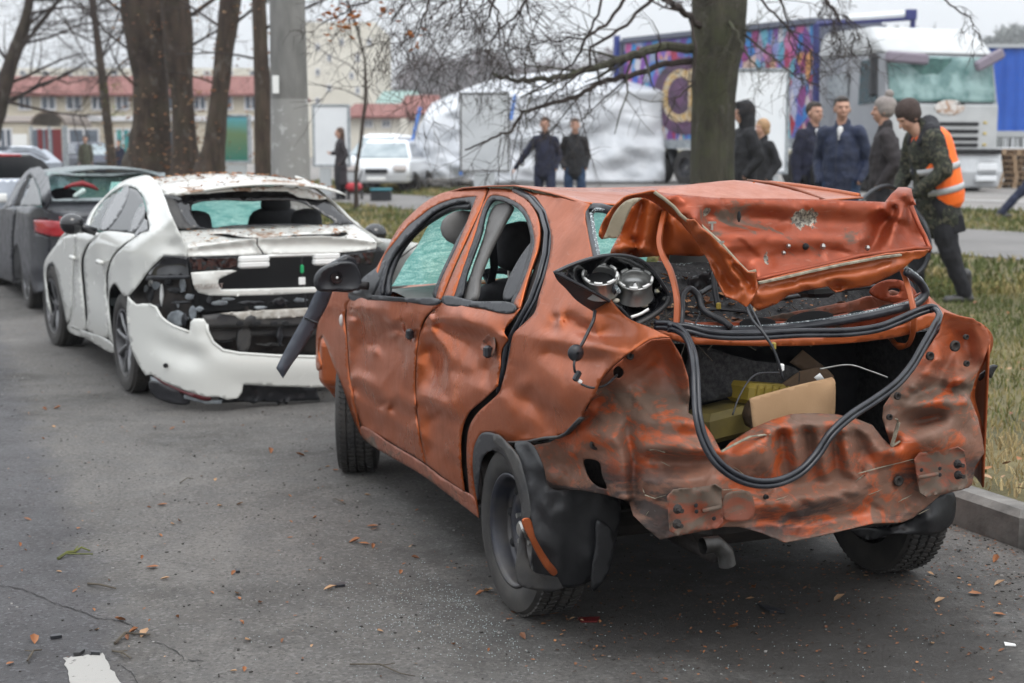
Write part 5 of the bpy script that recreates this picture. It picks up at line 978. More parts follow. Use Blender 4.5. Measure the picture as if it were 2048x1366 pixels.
# ------------------------------------------------------------ silver estate car at the far left
sv = gz(-30, 500); SF = Frame((-7.85, 22.5, .02), R(-24))
sc = thing('silver_estate_car', 'silver estate car with a dark rear window at the left edge, beyond the grey car', 'car', tuple(SF.O), SF.rz)
gst = gx(-1.0)
def SPn(nm, pts, m, **k): k['lin'] = True; return panel(SF, nm, gst, pts, M[m], sc, step=6, **k)
SPn('roof', [(-60, 300), (0, 293), (60, 291), (74, 294), (84, 301), (100, 318), (92, 322), (60, 306), (0, 305), (-60, 306)], 'silver', inner=[(0, 299, .2)])
SPn('brake_light', [(-30, 307, -.01), (40, 308, -.01), (44, 313, -.01), (-30, 313, -.01)], 'red_lens')
SPn('rear_window', [(-60, 307), (60, 308), (88, 322), (112, 352), (60, 358), (-60, 358)], 'gloss_black')
SPn('tailgate', [(-60, 357), (60, 357), (112, 350), (118, 372), (112, 430), (100, 470), (-60, 470)], 'silver', inner=[(0, 400, -.05)])
SPn('number_plate', [(-25, 387, -.06), (14, 387, -.06), (14, 405, -.06), (-25, 405, -.06)], 'whitepl')
mb = MB(); mb.bbox((1.4, 0, .75), (4.6, 1.8, .9), .15); mb.bbox((.7, 0, 1.35), (2.9, 1.5, .55), .2); mb.build('body', M['silver'], sc)
for x_ in (0, 2.7):
    for s_ in (1, -1): wheel(sc, (x_, .78*s_, .33), s_, .33, .21, .2, 'alloy5')
# ------------------------------------------------------------ ground
K0 = gz(2048, 1100); RF = Vector((OF.f[0], OF.f[1], 0)); RR = Vector((RF.y, -RF.x, 0))      # road direction, direction to its right
def side(x, y): return (x-K0.x)*RR.x + (y-K0.y)*RR.y
def sm(t): t = min(1, max(0, t)); return t*t*(3-2*t)
def rise(x, y): return .006*max(0, math.hypot(x*.4, y)-12)
def zt(x, y, s=None):
    s = side(x, y) if s is None else s; z = rise(x, y)
    if s > 0: z += .15 + .14*sm(s/4.5) + .018*min(12, max(0, s-4))
    return z
def zroad(x, y): return rise(x, y)
def gt(px, py):
    p = gz(px, py, .2)
    for _ in range(12): p = gz(px, py, zt(p.x, p.y))
    return p
def patch(pts, nm, m, dz, n=1, zf=None, kind='structure', sub=40):
    """sheet over the terrain from a left and a right edge line (lists of 2D points)"""
    a, b = pts; mb = MB()
    def ev(l, t):
        k = t*(len(l)-1); i = min(int(k), len(l)-2); f = k-i; return Vector(l[i])*(1-f)+Vector(l[i+1])*f
    def fn(u, v):
        p = ev(a, v)*(1-u)+ev(b, v)*u; return (p.x, p.y, (zf or zt)(p.x, p.y)+dz)
    mb.grid(fn, n, sub); o = mb.build(nm, m, smooth=True); o['kind'] = kind; return o
def asphalt():
    m, n, b = new_mat('asphalt')
    big = noise_node(n, .9, 6, .6, dist=.5); med = noise_node(n, 6, 6, .65); fine = noise_node(n, 260, 3, .7); grit = noise_node(n, 620, 2, .6)
    c = ramp(n, big, [(.34, (.070, .064, .058)), (.46, (.135, .125, .115)), (.62, (.185, .173, .16))])
    v_ = n.nodes.new('ShaderNodeTexVoronoi'); v_.inputs['Scale'].default_value = 95; t_ = n.nodes.new('ShaderNodeTexCoord'); n.links.new(t_.outputs['Object'], v_.inputs['Vector'])
    st = n.nodes.new('ShaderNodeSeparateColor'); n.links.new(v_.outputs['Color'], st.inputs[0])
    mid = noise_node(n, 48, 5, .75)
    c = mixc(n, ramp(n, med, [(.35, .75), (.62, 0.)]), c, (.10, .095, .09))
    st2 = noise_node(n, .55, 7, .72, dist=1.2); c = mixc(n, mathn(n, 'MULTIPLY', ramp(n, st2, [(.36, 1.), (.47, 0.)]), .55), c, (.055, .05, .045)); c = mixc(n, mathn(n, 'MULTIPLY', ramp(n, st2, [(.56, 0.), (.66, 1.)]), .4), c, (.25, .235, .215))
    c = mixc(n, mathn(n, 'MULTIPLY', ramp(n, mid, [(.32, .85), (.56, 0.)]), .75), c, (.05, .047, .044))
    c = mixc(n, mathn(n, 'MULTIPLY', ramp(n, st.outputs[0], [(.86, 0.), (.92, 1.)]), .4), c, (.25, .24, .23))
    c = mixc(n, mathn(n, 'MULTIPLY', ramp(n, st.outputs[1], [(.84, 0.), (.90, 1.)]), .5), c, (.04, .038, .036))
    c = mixc(n, mathn(n, 'MULTIPLY', ramp(n, fine, [(.3, .8), (.5, 0.)]), .6), c, (.05, .048, .046))
    c = mixc(n, mathn(n, 'MULTIPLY', ramp(n, grit, [(.66, 0.), (.72, 1.)]), .45), c, (.34, .33, .32))
    for (px_, py_, r0_, s0_) in ((.0, .0, 1.25, .75), (-.75, -.1, .7, .6), (.9, .1, .9, .5)):      # oily grime dropped under and behind the wreck, with its contact shadow painted in
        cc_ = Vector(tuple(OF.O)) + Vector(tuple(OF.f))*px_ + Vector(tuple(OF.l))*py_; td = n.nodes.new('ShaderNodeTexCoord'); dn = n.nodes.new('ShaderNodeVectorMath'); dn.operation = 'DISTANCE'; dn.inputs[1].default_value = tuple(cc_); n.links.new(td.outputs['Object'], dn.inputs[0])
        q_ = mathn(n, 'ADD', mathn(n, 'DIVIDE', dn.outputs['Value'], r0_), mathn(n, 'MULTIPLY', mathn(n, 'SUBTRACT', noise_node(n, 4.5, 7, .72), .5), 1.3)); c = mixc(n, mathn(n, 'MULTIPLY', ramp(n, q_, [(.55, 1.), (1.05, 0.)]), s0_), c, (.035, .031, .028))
    # newer, bluer strip of tarmac along the left lane
    t = n.nodes.new('ShaderNodeTexCoord'); sx = n.nodes.new('ShaderNodeVectorMath'); sx.operation = 'DOT_PRODUCT'; n.links.new(t.outputs['Object'], sx.inputs[0])
    p = gz(130, 1000); sx.inputs[1].default_value = (RR.x, RR.y, 0); thr = p.x*RR.x+p.y*RR.y
    d = mathn(n, 'ADD', mathn(n, 'SUBTRACT', sx.outputs['Value'], thr), mathn(n, 'MULTIPLY', mathn(n, 'SUBTRACT', noise_node(n, 3, 4), .5), .35))
    f = ramp(n, mathn(n, 'ADD', mathn(n, 'MULTIPLY', d, 2.5), .5), [(.3, 1.), (.7, 0.)])
    c = mixc(n, mathn(n, 'MULTIPLY', f, .8), c, mixc(n, 1., c, (.60, .62, .72), 'MULTIPLY'))
    n.links.new(c, b.inputs['Base Color']); n.links.new(ramp(n, med, [(.3, .62), (.6, .9)]), b.inputs['Roughness'])
    h = mathn(n, 'ADD', mathn(n, 'MULTIPLY', mid, 1.4), mathn(n, 'MULTIPLY', fine, .6)); bump(n, b, h, .009, .9); return m
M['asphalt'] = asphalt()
M['grass_ground'] = mat('grass_soil', (.07, .065, .03), 1., col2=(.16, .135, .065), scale=1.6, bmp=.02, bscale=30)
M['path'] = mat('path_asphalt', (.13, .123, .118), .9, col2=(.18, .172, .165), scale=1.2, bmp=.004)
M['lot'] = mat('lot_paving', (.17, .16, .15), .9, col2=(.24, .225, .21), scale=.5, bmp=.004)
mb = MB(); mb.grid(lambda u, v: (-700+1400*u, -40+1200*v, -.35), 4, 4); mb.build('ground', M['grass_ground'])['kind'] = 'structure'
far = 260
def line2(s0, a, b, n=30): return [tuple(K0.xy + RF.xy*(a+(b-a)*i/n) + RR.xy*s0) for i in range(n+1)]
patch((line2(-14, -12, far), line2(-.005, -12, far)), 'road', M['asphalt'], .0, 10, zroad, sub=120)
patch((line2(-60, -12, far), line2(-14, -12, far)), 'left_verge', M['grass_ground'], .02, 6, zroad)
mb = MB()
for j in range(140):
    pass
vs = []; nsx = 46
def sfun(u): return .14 + 9*u + 140*u**4
mb.grid(lambda u, v: (lambda s_, t_: (lambda p: (p.x, p.y, zt(p.x, p.y, s_) + .012*mnoise.noise(Vector((p.x*2, p.y*2, 0))) + - .05*max(0, 1-(s_-.14)/.12)))(K0.xy + RF.xy*t_ + RR.xy*s_))(sfun(u), -12+(far+12)*v**2.2), nsx, 160)
mb.build('grass_verge', M['grass_ground'], smooth=True)['kind'] = 'structure'
# kerb: a real step, stones 1 m long
M['kerb'] = mat('kerb_concrete', (.10, .095, .088), .9, col2=(.21, .20, .185), scale=7, bmp=.006, bscale=40)
kt = thing('kerb', 'weathered grey concrete kerb beside the grass, behind the orange car', 'kerb', (K0.x, K0.y, 0))
kt['kind'] = 'structure'
for i in range(-6, 60):
    a = i*1.0; p = K0.xy + RF.xy*(a+.5) + RR.xy*.075; z = rise(p.x, p.y)
    r2 = random.Random(i+50); MB().bbox((p.x-K0.x, p.y-K0.y, z+.008+r2.uniform(-.006, .006)), (.99, .15, .29), .028, math.atan2(RF.y, RF.x)+r2.uniform(-.006, .006)).build('kerb_stone', M['kerb'], kt)
def ext(p, q, a=.6, b=2.0): p, q = Vector(p[:2]), Vector(q[:2]); d = q-p; return [tuple(p-d*a), tuple(p), tuple(q), tuple(q+d*b)]
pt, pb = (gt(700, 384), gt(2048, 467)), (gt(700, 410), gt(2048, 523))
patch((ext(*pt, 1.5, .6), ext(*pb, 1.5, .6)), 'footpath', M['path'], .016, 4, sub=60)
a0, a1 = gt(640, 362), gt(2048, 424); e0 = ext(a0, a1, 2.2, .8); d_ = (Vector(a1[:2])-Vector(a0[:2])).normalized(); nrm = Vector((-d_.y, d_.x)); nrm = nrm if nrm.y > 0 else -nrm
patch((e0, [tuple(Vector(p)+nrm*120) for p in e0]), 'paved_lot', M['lot'], .02, 30, sub=60)
for k_, (pa_, pb_) in enumerate((((1900, 392), (2048, 395)), ((1880, 402), (2048, 407)))):
    A_, B_ = gt(*pa_), gt(*pb_); A_, B_ = Vector(A_[:2]), Vector(B_[:2]); w_ = nrm*.22
    patch(([tuple(A_), tuple(B_)], [tuple(A_+w_), tuple(B_+w_)]), 'lot_line', mat('faded_line', (.45, .44, .43), .8), .028, 1, sub=2)
# road paint
M['paint'] = mat('road_paint', (.50, .49, .47), .8, col2=(.66, .65, .63), scale=30)
def worn():
    m, n, b = new_mat('worn_road_paint'); z = noise_node(n, 35, 6, .7); w = ramp(n, z, [(.60, 0.), (.66, 1.)])
    n.links.new(mixc(n, w, (.33, .32, .30), (.12, .115, .11)), b.inputs['Base Color']); b.inputs['Roughness'].default_value = .8; bump(n, b, noise_node(n, 260, 3), .003, .6); return m
M['worn'] = worn()
q_ = [gz(128, 1318), gz(203, 1309), gz(262, 1400), gz(150, 1412)]; r2 = random.Random(3)
mb = MB(); pts = []
for i in range(4):
    A_, B_ = q_[i], q_[(i+1) % 4]
    for k in range(14): p = A_.lerp(B_, k/14); pts.append((p.x+r2.uniform(-.005, .005), p.y+r2.uniform(-.008, .008)))
mb.prism(pts, .001, .004); mb.build('lane_marking', M['worn'])['kind'] = 'structure'
# cracks in the tarmac: thin dark fissures
M['crack'] = mat('crack', (.025, .024, .023), 1.)
def crack(px, wid=.006, seed=0):
    r2 = random.Random(seed); q = spl([(a, b, 0) for a, b in px], False, 7); mb = MB(); L_, R_ = [], []
    for i, (a, b, _) in enumerate(q):
        p = gz(a, b+r2.uniform(-2, 2), .003); w = wid*r2.uniform(.3, 1.2)*(1 if 0 < i < len(q)-1 else .2); L_.append(p+Vector((0, w, 0))); R_.append(p-Vector((0, w, 0)))
    for i in range(len(L_)-1): mb.quad(L_[i], R_[i], R_[i+1], L_[i+1])
    return mb.build('road_crack', M['crack'])
for i, c_ in enumerate(([(-30, 1172), (30, 1174), (75, 1190), (110, 1206), (160, 1222), (200, 1236), (250, 1243), (280, 1262)], [(300, 1280), (340, 1295), (368, 1320), (350, 1340), (310, 1370)], [(368, 1320), (408, 1320)], [(240, 1330), (262, 1345), (280, 1372)])):
    crack(c_, .0035, i)['kind'] = 'structure'
# ------------------------------------------------------------ grass, litter
r2 = random.Random(31)
def blades(n, region, h0, h1, nm, label, mats, wid=.004):
    mb_v = []; mb_f = []; mi = []
    for i in range(n):
        x, y, k = region(r2); s_ = side(x, y); z = zt(x, y, s_)
        if path_in(x, y): continue
        h = r2.uniform(h0, h1)*k; a = r2.uniform(0, 6.28); w = wid*r2.uniform(.6, 1.5)*max(1, k); lx, ly = r2.gauss(0, .5)*h, r2.gauss(0, .5)*h
        c, s2 = math.cos(a)*w, math.sin(a)*w; b = len(mb_v)
        mb_v += [(x-c, y-s2, z-.01), (x+c, y+s2, z-.01), (x+lx*.5-c*.6, y+ly*.5-s2*.6, z+h*.7), (x+lx*.5+c*.6, y+ly*.5+s2*.6, z+h*.7), (x+lx, y+ly, z+h)]
        mb_f += [(b, b+1, b+3, b+2), (b+2, b+3, b+4)]
        nzv = mnoise.noise(Vector((x*.7, y*.7, 0))) + r2.gauss(0, .22) - .25*max(0, 1-abs(s_-.9)) + (.22 if s_ > 1.8 else -.12)
        t = 0 if nzv > .22 else (1 if nzv > -.02 else (2 if nzv > -.3 else 3)); mi += [t, t]
    me = bpy.data.meshes.new(nm); me.from_pydata(mb_v, [], mb_f); me.update()
    o = link(nm, me, mats, None, False); me.polygons.foreach_set('material_index', mi); tag(o, label, 'grass', kind='stuff'); return o
pl0, pl1 = Vector(pt[0][:2]), Vector(pt[1][:2]); pm0, pm1 = Vector(pb[0][:2]), Vector(pb[1][:2])
def sdist(p, a, b): d = (b-a).normalized(); return (p-a).x*d.y-(p-a).y*d.x
def path_in(x, y):
    p = Vector((x, y)); return sdist(p, pl0, pl1) > -.05 and sdist(p, pm0, pm1) < .05
gm = [mat('grass_a', (.07, .088, .018), .8), mat('grass_b', (.145, .138, .034), .8), mat('grass_c', (.26, .21, .085), .85), mat('grass_d', (.36, .28, .14), .9)]
def reg_near(r):
    t = r.uniform(-.6, 14)**1.0; s_ = r.uniform(.16, 5.5); p = K0.xy+RF.xy*t+RR.xy*s_; return p.x, p.y, (1 if s_ > .5 else .6)
def reg_far(r):
    t = 6+r.random()**1.5*38; s_ = r.uniform(.16, 16); p = K0.xy+RF.xy*t+RR.xy*s_; return p.x, p.y, 1.5+t*.03
def lot_in(x, y): return sdist(Vector((x, y)), Vector(a0[:2]), Vector(a1[:2])) < 0
blades(80000, reg_near, .02, .065, 'verge_grass', 'short yellowing grass on the verge right of the kerb', gm)
def reg_far2(r):
    while True:
        x, y, k = reg_far(r)
        if not lot_in(x, y): return x, y, k
blades(60000, reg_far2, .02, .06, 'distant_grass', 'mown green grass strips along the footpath', gm, .007)
LM = [M['leaf'], M['leaf2'], M['leaf3']]
# leaves one could pick up: each its own object
def one_leaf(x, y, z, s_, m, seed):
    rr = random.Random(seed); vs, fs = leaf_verts((0, 0, 0), s_, rr, curl=.5); mb = MB(); mb.add(vs, fs); o = mb.build('fallen_leaf', m); o.location = (x, y, z); return o
protos = [one_leaf(0, 0, 0, .028, LM[k % 3] if k % 4 else LM[0], 40+k) for k in range(8)]
GL = 'brown leaves fallen on the tarmac'; LLB = 'small curled brown leaf fallen on the tarmac'
spots = [(268, 1265), (290, 1270), (256, 1278), (68, 1283), (20, 1330), (150, 1183), (305, 1137), (330, 1160), (355, 1237), (475, 1190), (520, 1208), (240, 1243), (325, 1012), (55, 1040), (157, 1058), (440, 1014), (630, 1037), (345, 1050), (358, 1045), (710, 1085), (728, 1090), (748, 1060), (745, 1055), (735, 992), (745, 1095), (495, 1283), (1047, 1276), (1468, 1258), (1998, 1232), (2003, 1302), (1950, 1190), (1880, 1205), (1990, 1122), (2000, 1170), (830, 1118), (600, 912), (612, 905), (640, 940), (670, 942), (655, 935), (540, 905), (480, 1010), (90, 820), (115, 818), (310, 856), (345, 858), (485, 852), (660, 1180), (960, 1190), (975, 1185), (1020, 1200), (1090, 1185), (1110, 1230), (1150, 1190), (1380, 1185), (1500, 1200), (1510, 1178), (1680, 1200)]
n_l = 0
def put_leaf(x, y, z, s_, rz, k):
    global n_l
    o = protos[k % 8] if n_l < 8 else protos[k % 8].copy()
    if n_l < 8: o = protos[n_l]
    else: COL.objects.link(o)
    o.location = (x, y, z); o.rotation_euler = (0, 0, rz); o.scale = (s_,)*3; tag(o, LLB, 'leaf', GL); n_l += 1
for i, (a, b) in enumerate(spots): p = gz(a, b); put_leaf(p.x, p.y, .002, r2.uniform(.45, 1.0), r2.uniform(0, 6.28), i)
while n_l < 150:
    a, b = r2.uniform(0, 1000), 560+800*r2.random()**.8
    if r2.random() < .25: a, b = r2.uniform(1000, 2048), r2.uniform(1130, 1360)
    p = gz(a, b); put_leaf(p.x, p.y, .002, r2.uniform(.2, .55), r2.uniform(0, 6.28), r2.randrange(8))
# chips of leaf and bark swept under the cars and along the kerb
mb = MB(); r2 = random.Random(77)
for i in range(7000):
    m_ = r2.random()
    if m_ < .45: s_ = -abs(r2.gauss(0, .16))-.01; t = r2.uniform(-1.5, 16)
    elif m_ < .8:
        x_ = r2.gauss(-.1, .55); y_ = r2.uniform(-1.1, .9); p = Vector(OF.O[:2])+Vector(OF.f[:2])*x_+Vector(OF.l[:2])*y_; s_ = None
    elif m_ < .93: s_ = -r2.uniform(0, 5.2); t = r2.uniform(-2.5, 12)
    else: s_ = .16+r2.random()**2*2.5; t = r2.uniform(-1, 8)
    if s_ is not None: p = K0.xy+RF.xy*t+RR.xy*s_
    if s_ is None and r2.random() < .35: continue
    z = zt(p.x, p.y)+(.02 if (s_ or -1) > 0 else .001); mb.cur = r2.choice((0, 1, 2, 2)) if s_ is not None else r2.choice((0, 2, 2, 2, 3, 3)); vs, fs = leaf_verts((p.x, p.y, z), r2.uniform(.003, .009) if m_ < .97 else .016, r2); mb.add(vs, fs)  # the darkest leaf colour goes only under the orange car
for i in range(2000):
    t = r2.uniform(-.5, 12); s_ = .16+r2.random()**2.2*5; p = K0.xy+RF.xy*t+RR.xy*s_; mb.cur = r2.choice((0, 1, 1, 2)); vs, fs = leaf_verts((p.x, p.y, zt(p.x, p.y)+.035), r2.uniform(.012, .028), r2); mb.add(vs, fs)
tag(mb.build('leaf_litter', LM+[mat('dark_leaf', (.035, .022, .015), .9)]), 'crumbled brown leaf litter along the kerb and under the orange car', 'leaf litter', kind='stuff')
mb = MB(); r2 = random.Random(5)
for i in range(1500):
    if r2.random() < .75: x_ = r2.gauss(.1, .35); y_ = .92+abs(r2.gauss(0, .28))
    else: x_ = r2.gauss(-.7, .5); y_ = r2.uniform(-1.3, .9)
    p = Vector(OF.O[:2])+Vector(OF.f[:2])*x_+Vector(OF.l[:2])*y_; s_ = r2.uniform(.0008, .002); mb.box((p.x, p.y, s_*.5), (s_*2, s_*1.5, s_), r2.uniform(0, 3))
tag(mb.build('broken_glass', mat('glass_grains', (.35, .40, .40), .15, spec=.8)), 'crumbs of broken glass scattered beside the orange car rear wheel', 'broken glass', kind='stuff')
mb = MB(); r2 = random.Random(55)
for i in range(4200):
    t = r2.uniform(-3, 7); s_ = -r2.random()**1.2*5.5 if r2.random() < .7 else -abs(r2.gauss(0, .35)); p = K0.xy+RF.xy*t+RR.xy*s_; h_ = r2.uniform(.0012, .0045); mb.cur = 0 if r2.random() < .88 else 1
    mb.box((p.x, p.y, h_*.4), (h_*2*r2.uniform(.7, 1.8), h_*1.6, h_), r2.uniform(0, 3))
tag(mb.build('grit', [mat('dark_grit', (.03, .027, .024), .9), mat('pale_grit', (.26, .25, .235), .8)]), 'fine dark and pale grit scattered over the tarmac', 'grit', kind='stuff')
M['twig'] = mat('twig', (.05, .04, .032), .9, col2=(.09, .075, .055), scale=20)
M['moss'] = mat('mossy_twig', (.06, .065, .03), .9, col2=(.13, .14, .03), scale=9)
def twig(pts, lab, r_=.004, forks=(), m='twig', seed=0):
    o = gz(*pts[0]); mb = MB(); P = [gz(a, b)-o+Vector((0, 0, .006+.01*(i % 2))) for i, (a, b) in enumerate(pts)]; mb.tube(P, [r_*(1-.6*i/len(P)) for i in range(len(P))], 5)
    for f in forks: mb.tube([gz(a, b)-o+Vector((0, 0, .012)) for a, b in f], [r_*.6, r_*.45, r_*.3][:len(f)] if len(f) <= 3 else r_*.4, 4)
    t = mb.build('twig', M[m]); t.location = o; tag(t, lab, 'twig', 'twigs lying on the road'); return t
twig([(116, 1120), (135, 1112), (150, 1106), (163, 1102), (180, 1104)], 'forked twig with a mossy yellow green end', .007, [((150, 1106), (156, 1098)), ((135, 1113), (186, 1114))], 'moss')
twig([(176, 1170), (200, 1177), (232, 1180)], 'straight dark twig below the mossy one', .005)
twig([(230, 1290), (250, 1275), (266, 1270), (300, 1278)], 'branched twig tangled with leaves above the white lane marking', .006, [((250, 1276), (240, 1284))])
twig([(55, 1325), (68, 1310), (84, 1303)], 'thin crooked twig near the bottom left corner of the road', .004, [((68, 1310), (50, 1308))])
twig([(225, 1305), (245, 1314), (262, 1320)], 'bristly twig just right of the white lane marking top', .004, [((235, 1310), (255, 1308)), ((240, 1312), (250, 1322))])
twig([(690, 1010), (672, 1004), (666, 1000)], 'short dark twig in the middle of the road', .003)
twig([(700, 1332), (760, 1338), (800, 1350), (830, 1362)], 'long thin stalk at the bottom centre of the road', .003, [((760, 1338), (790, 1334))])
twig([(360, 968), (375, 962), (386, 960)], 'small dark stick on the road left of the orange car', .003)
M['dull_red'] = mat('dull_red_lens', (.13, .012, .012), .4)
def shard(pts, lab, m='plastic', h=.006):
    o = gz(*pts[0]); P = [gz(a, b)-o for a, b in pts]; mb = MB(); mb.prism([(p.x, p.y) for p in P], .002, h); s_ = mb.build('plastic_shard', M[m]); s_.location = o; s_.rotation_euler = (.0, .0, 0); tag(s_, lab, 'shard', 'broken plastic pieces on the road'); return s_
shard([(100, 1277), (120, 1272), (124, 1277), (102, 1280)], 'grey oblong plastic shard left of the leaf pile', h=.012)
shard([(147, 1312), (160, 1303), (170, 1305), (160, 1312)], 'blue grey plastic shard touching the top of the lane marking', 'plastic_dusty', .012)
shard([(181, 1308), (201, 1310), (200, 1313), (182, 1312)], 'slim dark plastic shard at the right corner of the lane marking', h=.014)
shard([(668, 1172), (690, 1169), (690, 1174), (670, 1176)], 'small black shard left of the rear wheel', h=.01)
shard([(470, 1143), (480, 1142), (480, 1146), (472, 1147)], 'tiny black chip in the centre of the road', h=.01)
shard([(1515, 1212), (1560, 1222), (1570, 1228), (1540, 1226)], 'thin black strip of plastic below the orange car bumper brackets', h=.01)
shard([(1155, 1238), (1200, 1236), (1195, 1246), (1162, 1246)], 'dark red lens fragment behind the rear left wheel', 'dull_red', .006)
shard([(2008, 1287), (2030, 1291), (2032, 1294), (2010, 1293)], 'white sliver of plastic near the right edge of the road', 'whitepl', .006)
# ------------------------------------------------------------ trees
def bark(name, a, b, white=None, top=None, moss=.15):
    m, n, bs = new_mat(name); z = noise_node(n, 7, 8, .7, stretch=(1, 1, .22)); c = ramp(n, z, [(.32, a), (.68, b)])
    g = noise_node(n, 2.6, 7, .7); c = mixc(n, mathn(n, 'MULTIPLY', ramp(n, g, [(.48, 0.), (.60, 1.)]), moss), c, (.07, .078, .035)); g2 = noise_node(n, 4, 6, .7, stretch=(1, 1, .5)); c = mixc(n, mathn(n, 'MULTIPLY', ramp(n, g2, [(.58, 0.), (.64, 1.)]), .5), c, (.15, .14, .12))
    if white is not None:      # lime wash round the foot of the trunk
        t = n.nodes.new('ShaderNodeTexCoord'); s_ = n.nodes.new('ShaderNodeSeparateXYZ'); n.links.new(t.outputs['Object'], s_.inputs[0])
        h = mathn(n, 'ADD', s_.outputs[2], mathn(n, 'MULTIPLY', mathn(n, 'SUBTRACT', noise_node(n, 3), .5), .35))
        k = ramp(n, mathn(n, 'ADD', mathn(n, 'MULTIPLY', mathn(n, 'SUBTRACT', h, white), 3), .5), [(.4, .8), (.6, 0.)])
        k = mathn(n, 'MULTIPLY', k, ramp(n, z, [(.35, .45), (.6, 1.)])); c = mixc(n, k, c, top or (.36, .34, .31))
    n.links.new(c, bs.inputs['Base Color']); bs.inputs['Roughness'].default_value = .95; bump(n, bs, z, .07, 1.); return m
M['bark'] = bark('bark', (.014, .009, .007), (.065, .045, .034)); M['bark_w'] = bark('bark_limewashed', (.018, .011, .008), (.082, .056, .040), .45, (.22, .205, .185))
M['bark_g'] = bark('bark_green', (.022, .02, .013), (.085, .078, .055), moss=.5); M['twigs'] = mat('bare_twigs', (.020, .013, .011), .9, col2=(.045, .032, .026), scale=3)
def grow(mb, p, d, ln, r_, lev, rr, up=.15, n=4, droop=0.):
    seg = 4; pts = [p.copy()]; rs = [r_]; q = p.copy(); dd = d.normalized()
    for i in range(seg):
        dd = (dd + Vector((rr.gauss(0, .17), rr.gauss(0, .17), rr.gauss(0, .17)+up*.3-droop*.3))).normalized(); q = q + dd*ln/seg; pts.append(q.copy()); rs.append(r_*(1-.62*(i+1)/seg))
    mb.tube(pts, rs, 6 if lev > 2 else (4 if lev > 1 else 3), cap=False)
    if lev <= 0: return
    k = n if lev > 1 else n+1
    for i in range(k):
        t = rr.uniform(.25, 1.); j = min(int(t*seg), seg-1); b = pts[j].lerp(pts[j+1], t*seg-j); bd = (pts[j+1]-pts[j]).normalized()
        side_ = Vector((rr.gauss(0, 1), rr.gauss(0, 1), rr.gauss(0, .7))); side_ = (side_-bd*side_.dot(bd)).normalized()
        grow(mb, b, bd*.55+side_*.85, ln*rr.uniform(.45, .68), max(rs[j]*.5, .003), lev-1, rr, up, n, droop)
def trunk_mesh(pts, rs, n=18, seed=0, fl=.0):
    mb = MB(); P = []; Rs = []; m = len(pts)
    for i in range(m-1):
        for k in range(10): t = k/10; P.append(Vector(pts[i]).lerp(Vector(pts[i+1]), t)); Rs.append(rs[i]*(1-t)+rs[i+1]*t)
    P.append(Vector(pts[-1])); Rs.append(rs[-1]); mb.tube(P, Rs, n)
    for i, v in enumerate(mb.v):
        k = mnoise.noise(Vector((v[0]*2.2, v[1]*2.2, v[2]*.6+seed))) + .6*mnoise.noise(Vector((v[0]*9, v[1]*9, v[2]*1.3+seed))) + .3*mnoise.noise(Vector((v[0]*20, v[1]*20, v[2]*3+seed))); c = P[min(i//n, len(P)-1)]; d = Vector(v)-c; mb.v[i] = tuple(c+d*(1+.22*k))
    return mb
def tree(nm, label, Y, pxs, mt, crown=None, leafy=0, seed=1, group=None):
    """pxs: list of (px, py, width px) up the trunk"""
    base = at(pxs[0][0], pxs[0][1], Y); g = zt(base.x, base.y); ppm = FPX/Y
    t = thing(nm, label, 'tree', (base.x, base.y, g), group=group)
    pts = [Vector((0, 0, -.1))]+[at(a, b, Y)-Vector((base.x, base.y, g)) for a, b, w in pxs]; rs = [pxs[0][2]/ppm/2*1.25]+[w/ppm/2 for a, b, w in pxs]
    trunk_mesh(pts, rs, seed=seed).build('trunk', M[mt], t, smooth=True)
    rr = random.Random(seed); mb = MB(); top = pts[-1]; dr = (pts[-1]-pts[-2]).normalized()
    for c in (crown or []):
        p_, d_, l_, r_, lev = c[:5]; grow(mb, Vector(p_), Vector(d_), l_, r_, lev, rr, *(c[5:]))
    if crown is None:
        for i in range(4): grow(mb, top, dr+Vector((rr.gauss(0, .5), rr.gauss(0, .5), .3)), 3.2, rs[-1]*.6, 4, rr)
    if mb.v: mb.build('crown', M['twigs'], t, smooth=False)
    if leafy:
        lm = MB()
        for i in range(leafy):
            k = rr.random(); j = min(int(k*(len(pts)-1)), len(pts)-2); c = pts[j].lerp(pts[j+1], k*(len(pts)-1)-j); a = rr.uniform(0, 6.28); rad = rs[j]*rr.uniform(.9, 1.9)
            lm.cur = rr.choice((0, 1, 1, 2)) ; vs, fs = leaf_verts((c.x+math.cos(a)*rad, c.y+math.sin(a)*rad, c.z+rr.gauss(0, .2)), rr.uniform(.02, .05), rr, curl=.8); lm.add(vs, fs)
        tag(lm.build('dry_foliage', LM, t), kind='stuff')
    return t
G1 = 'bare trees beside the parked cars'
def cr(Y, lst): return [(at(a, b, Y), (dx, dy, dz), l, r_, lev, *rest) for (a, b, dx, dy, dz, l, r_, lev, *rest) in lst]
def rel(Y, base_px, lst):
    b = at(*base_px, Y); o = Vector((b.x, b.y, zt(b.x, b.y))); return [(p-o, d, *r_) for p, d, *r_ in cr(Y, lst)]
tree('linden_tree', 'broad dark trunk with brown leaves, leftmost of the limewashed trunk cluster', 29, [(300, 345, 104), (300, 300, 88), (304, 240, 72), (300, 150, 68), (292, 60, 80), (285, -40, 84)], 'bark_w', rel(29, (300, 345), [(310, 200, -.3, -.3, .3, 1.6, .03, 2), (290, 120, -.8, 0, .5, 1.8, .03, 2), (270, 40, -.8, 0, .4, 2, .04, 3), (320, 60, .3, -.4, .2, 1.5, .03, 2)]), 500, 3, G1)
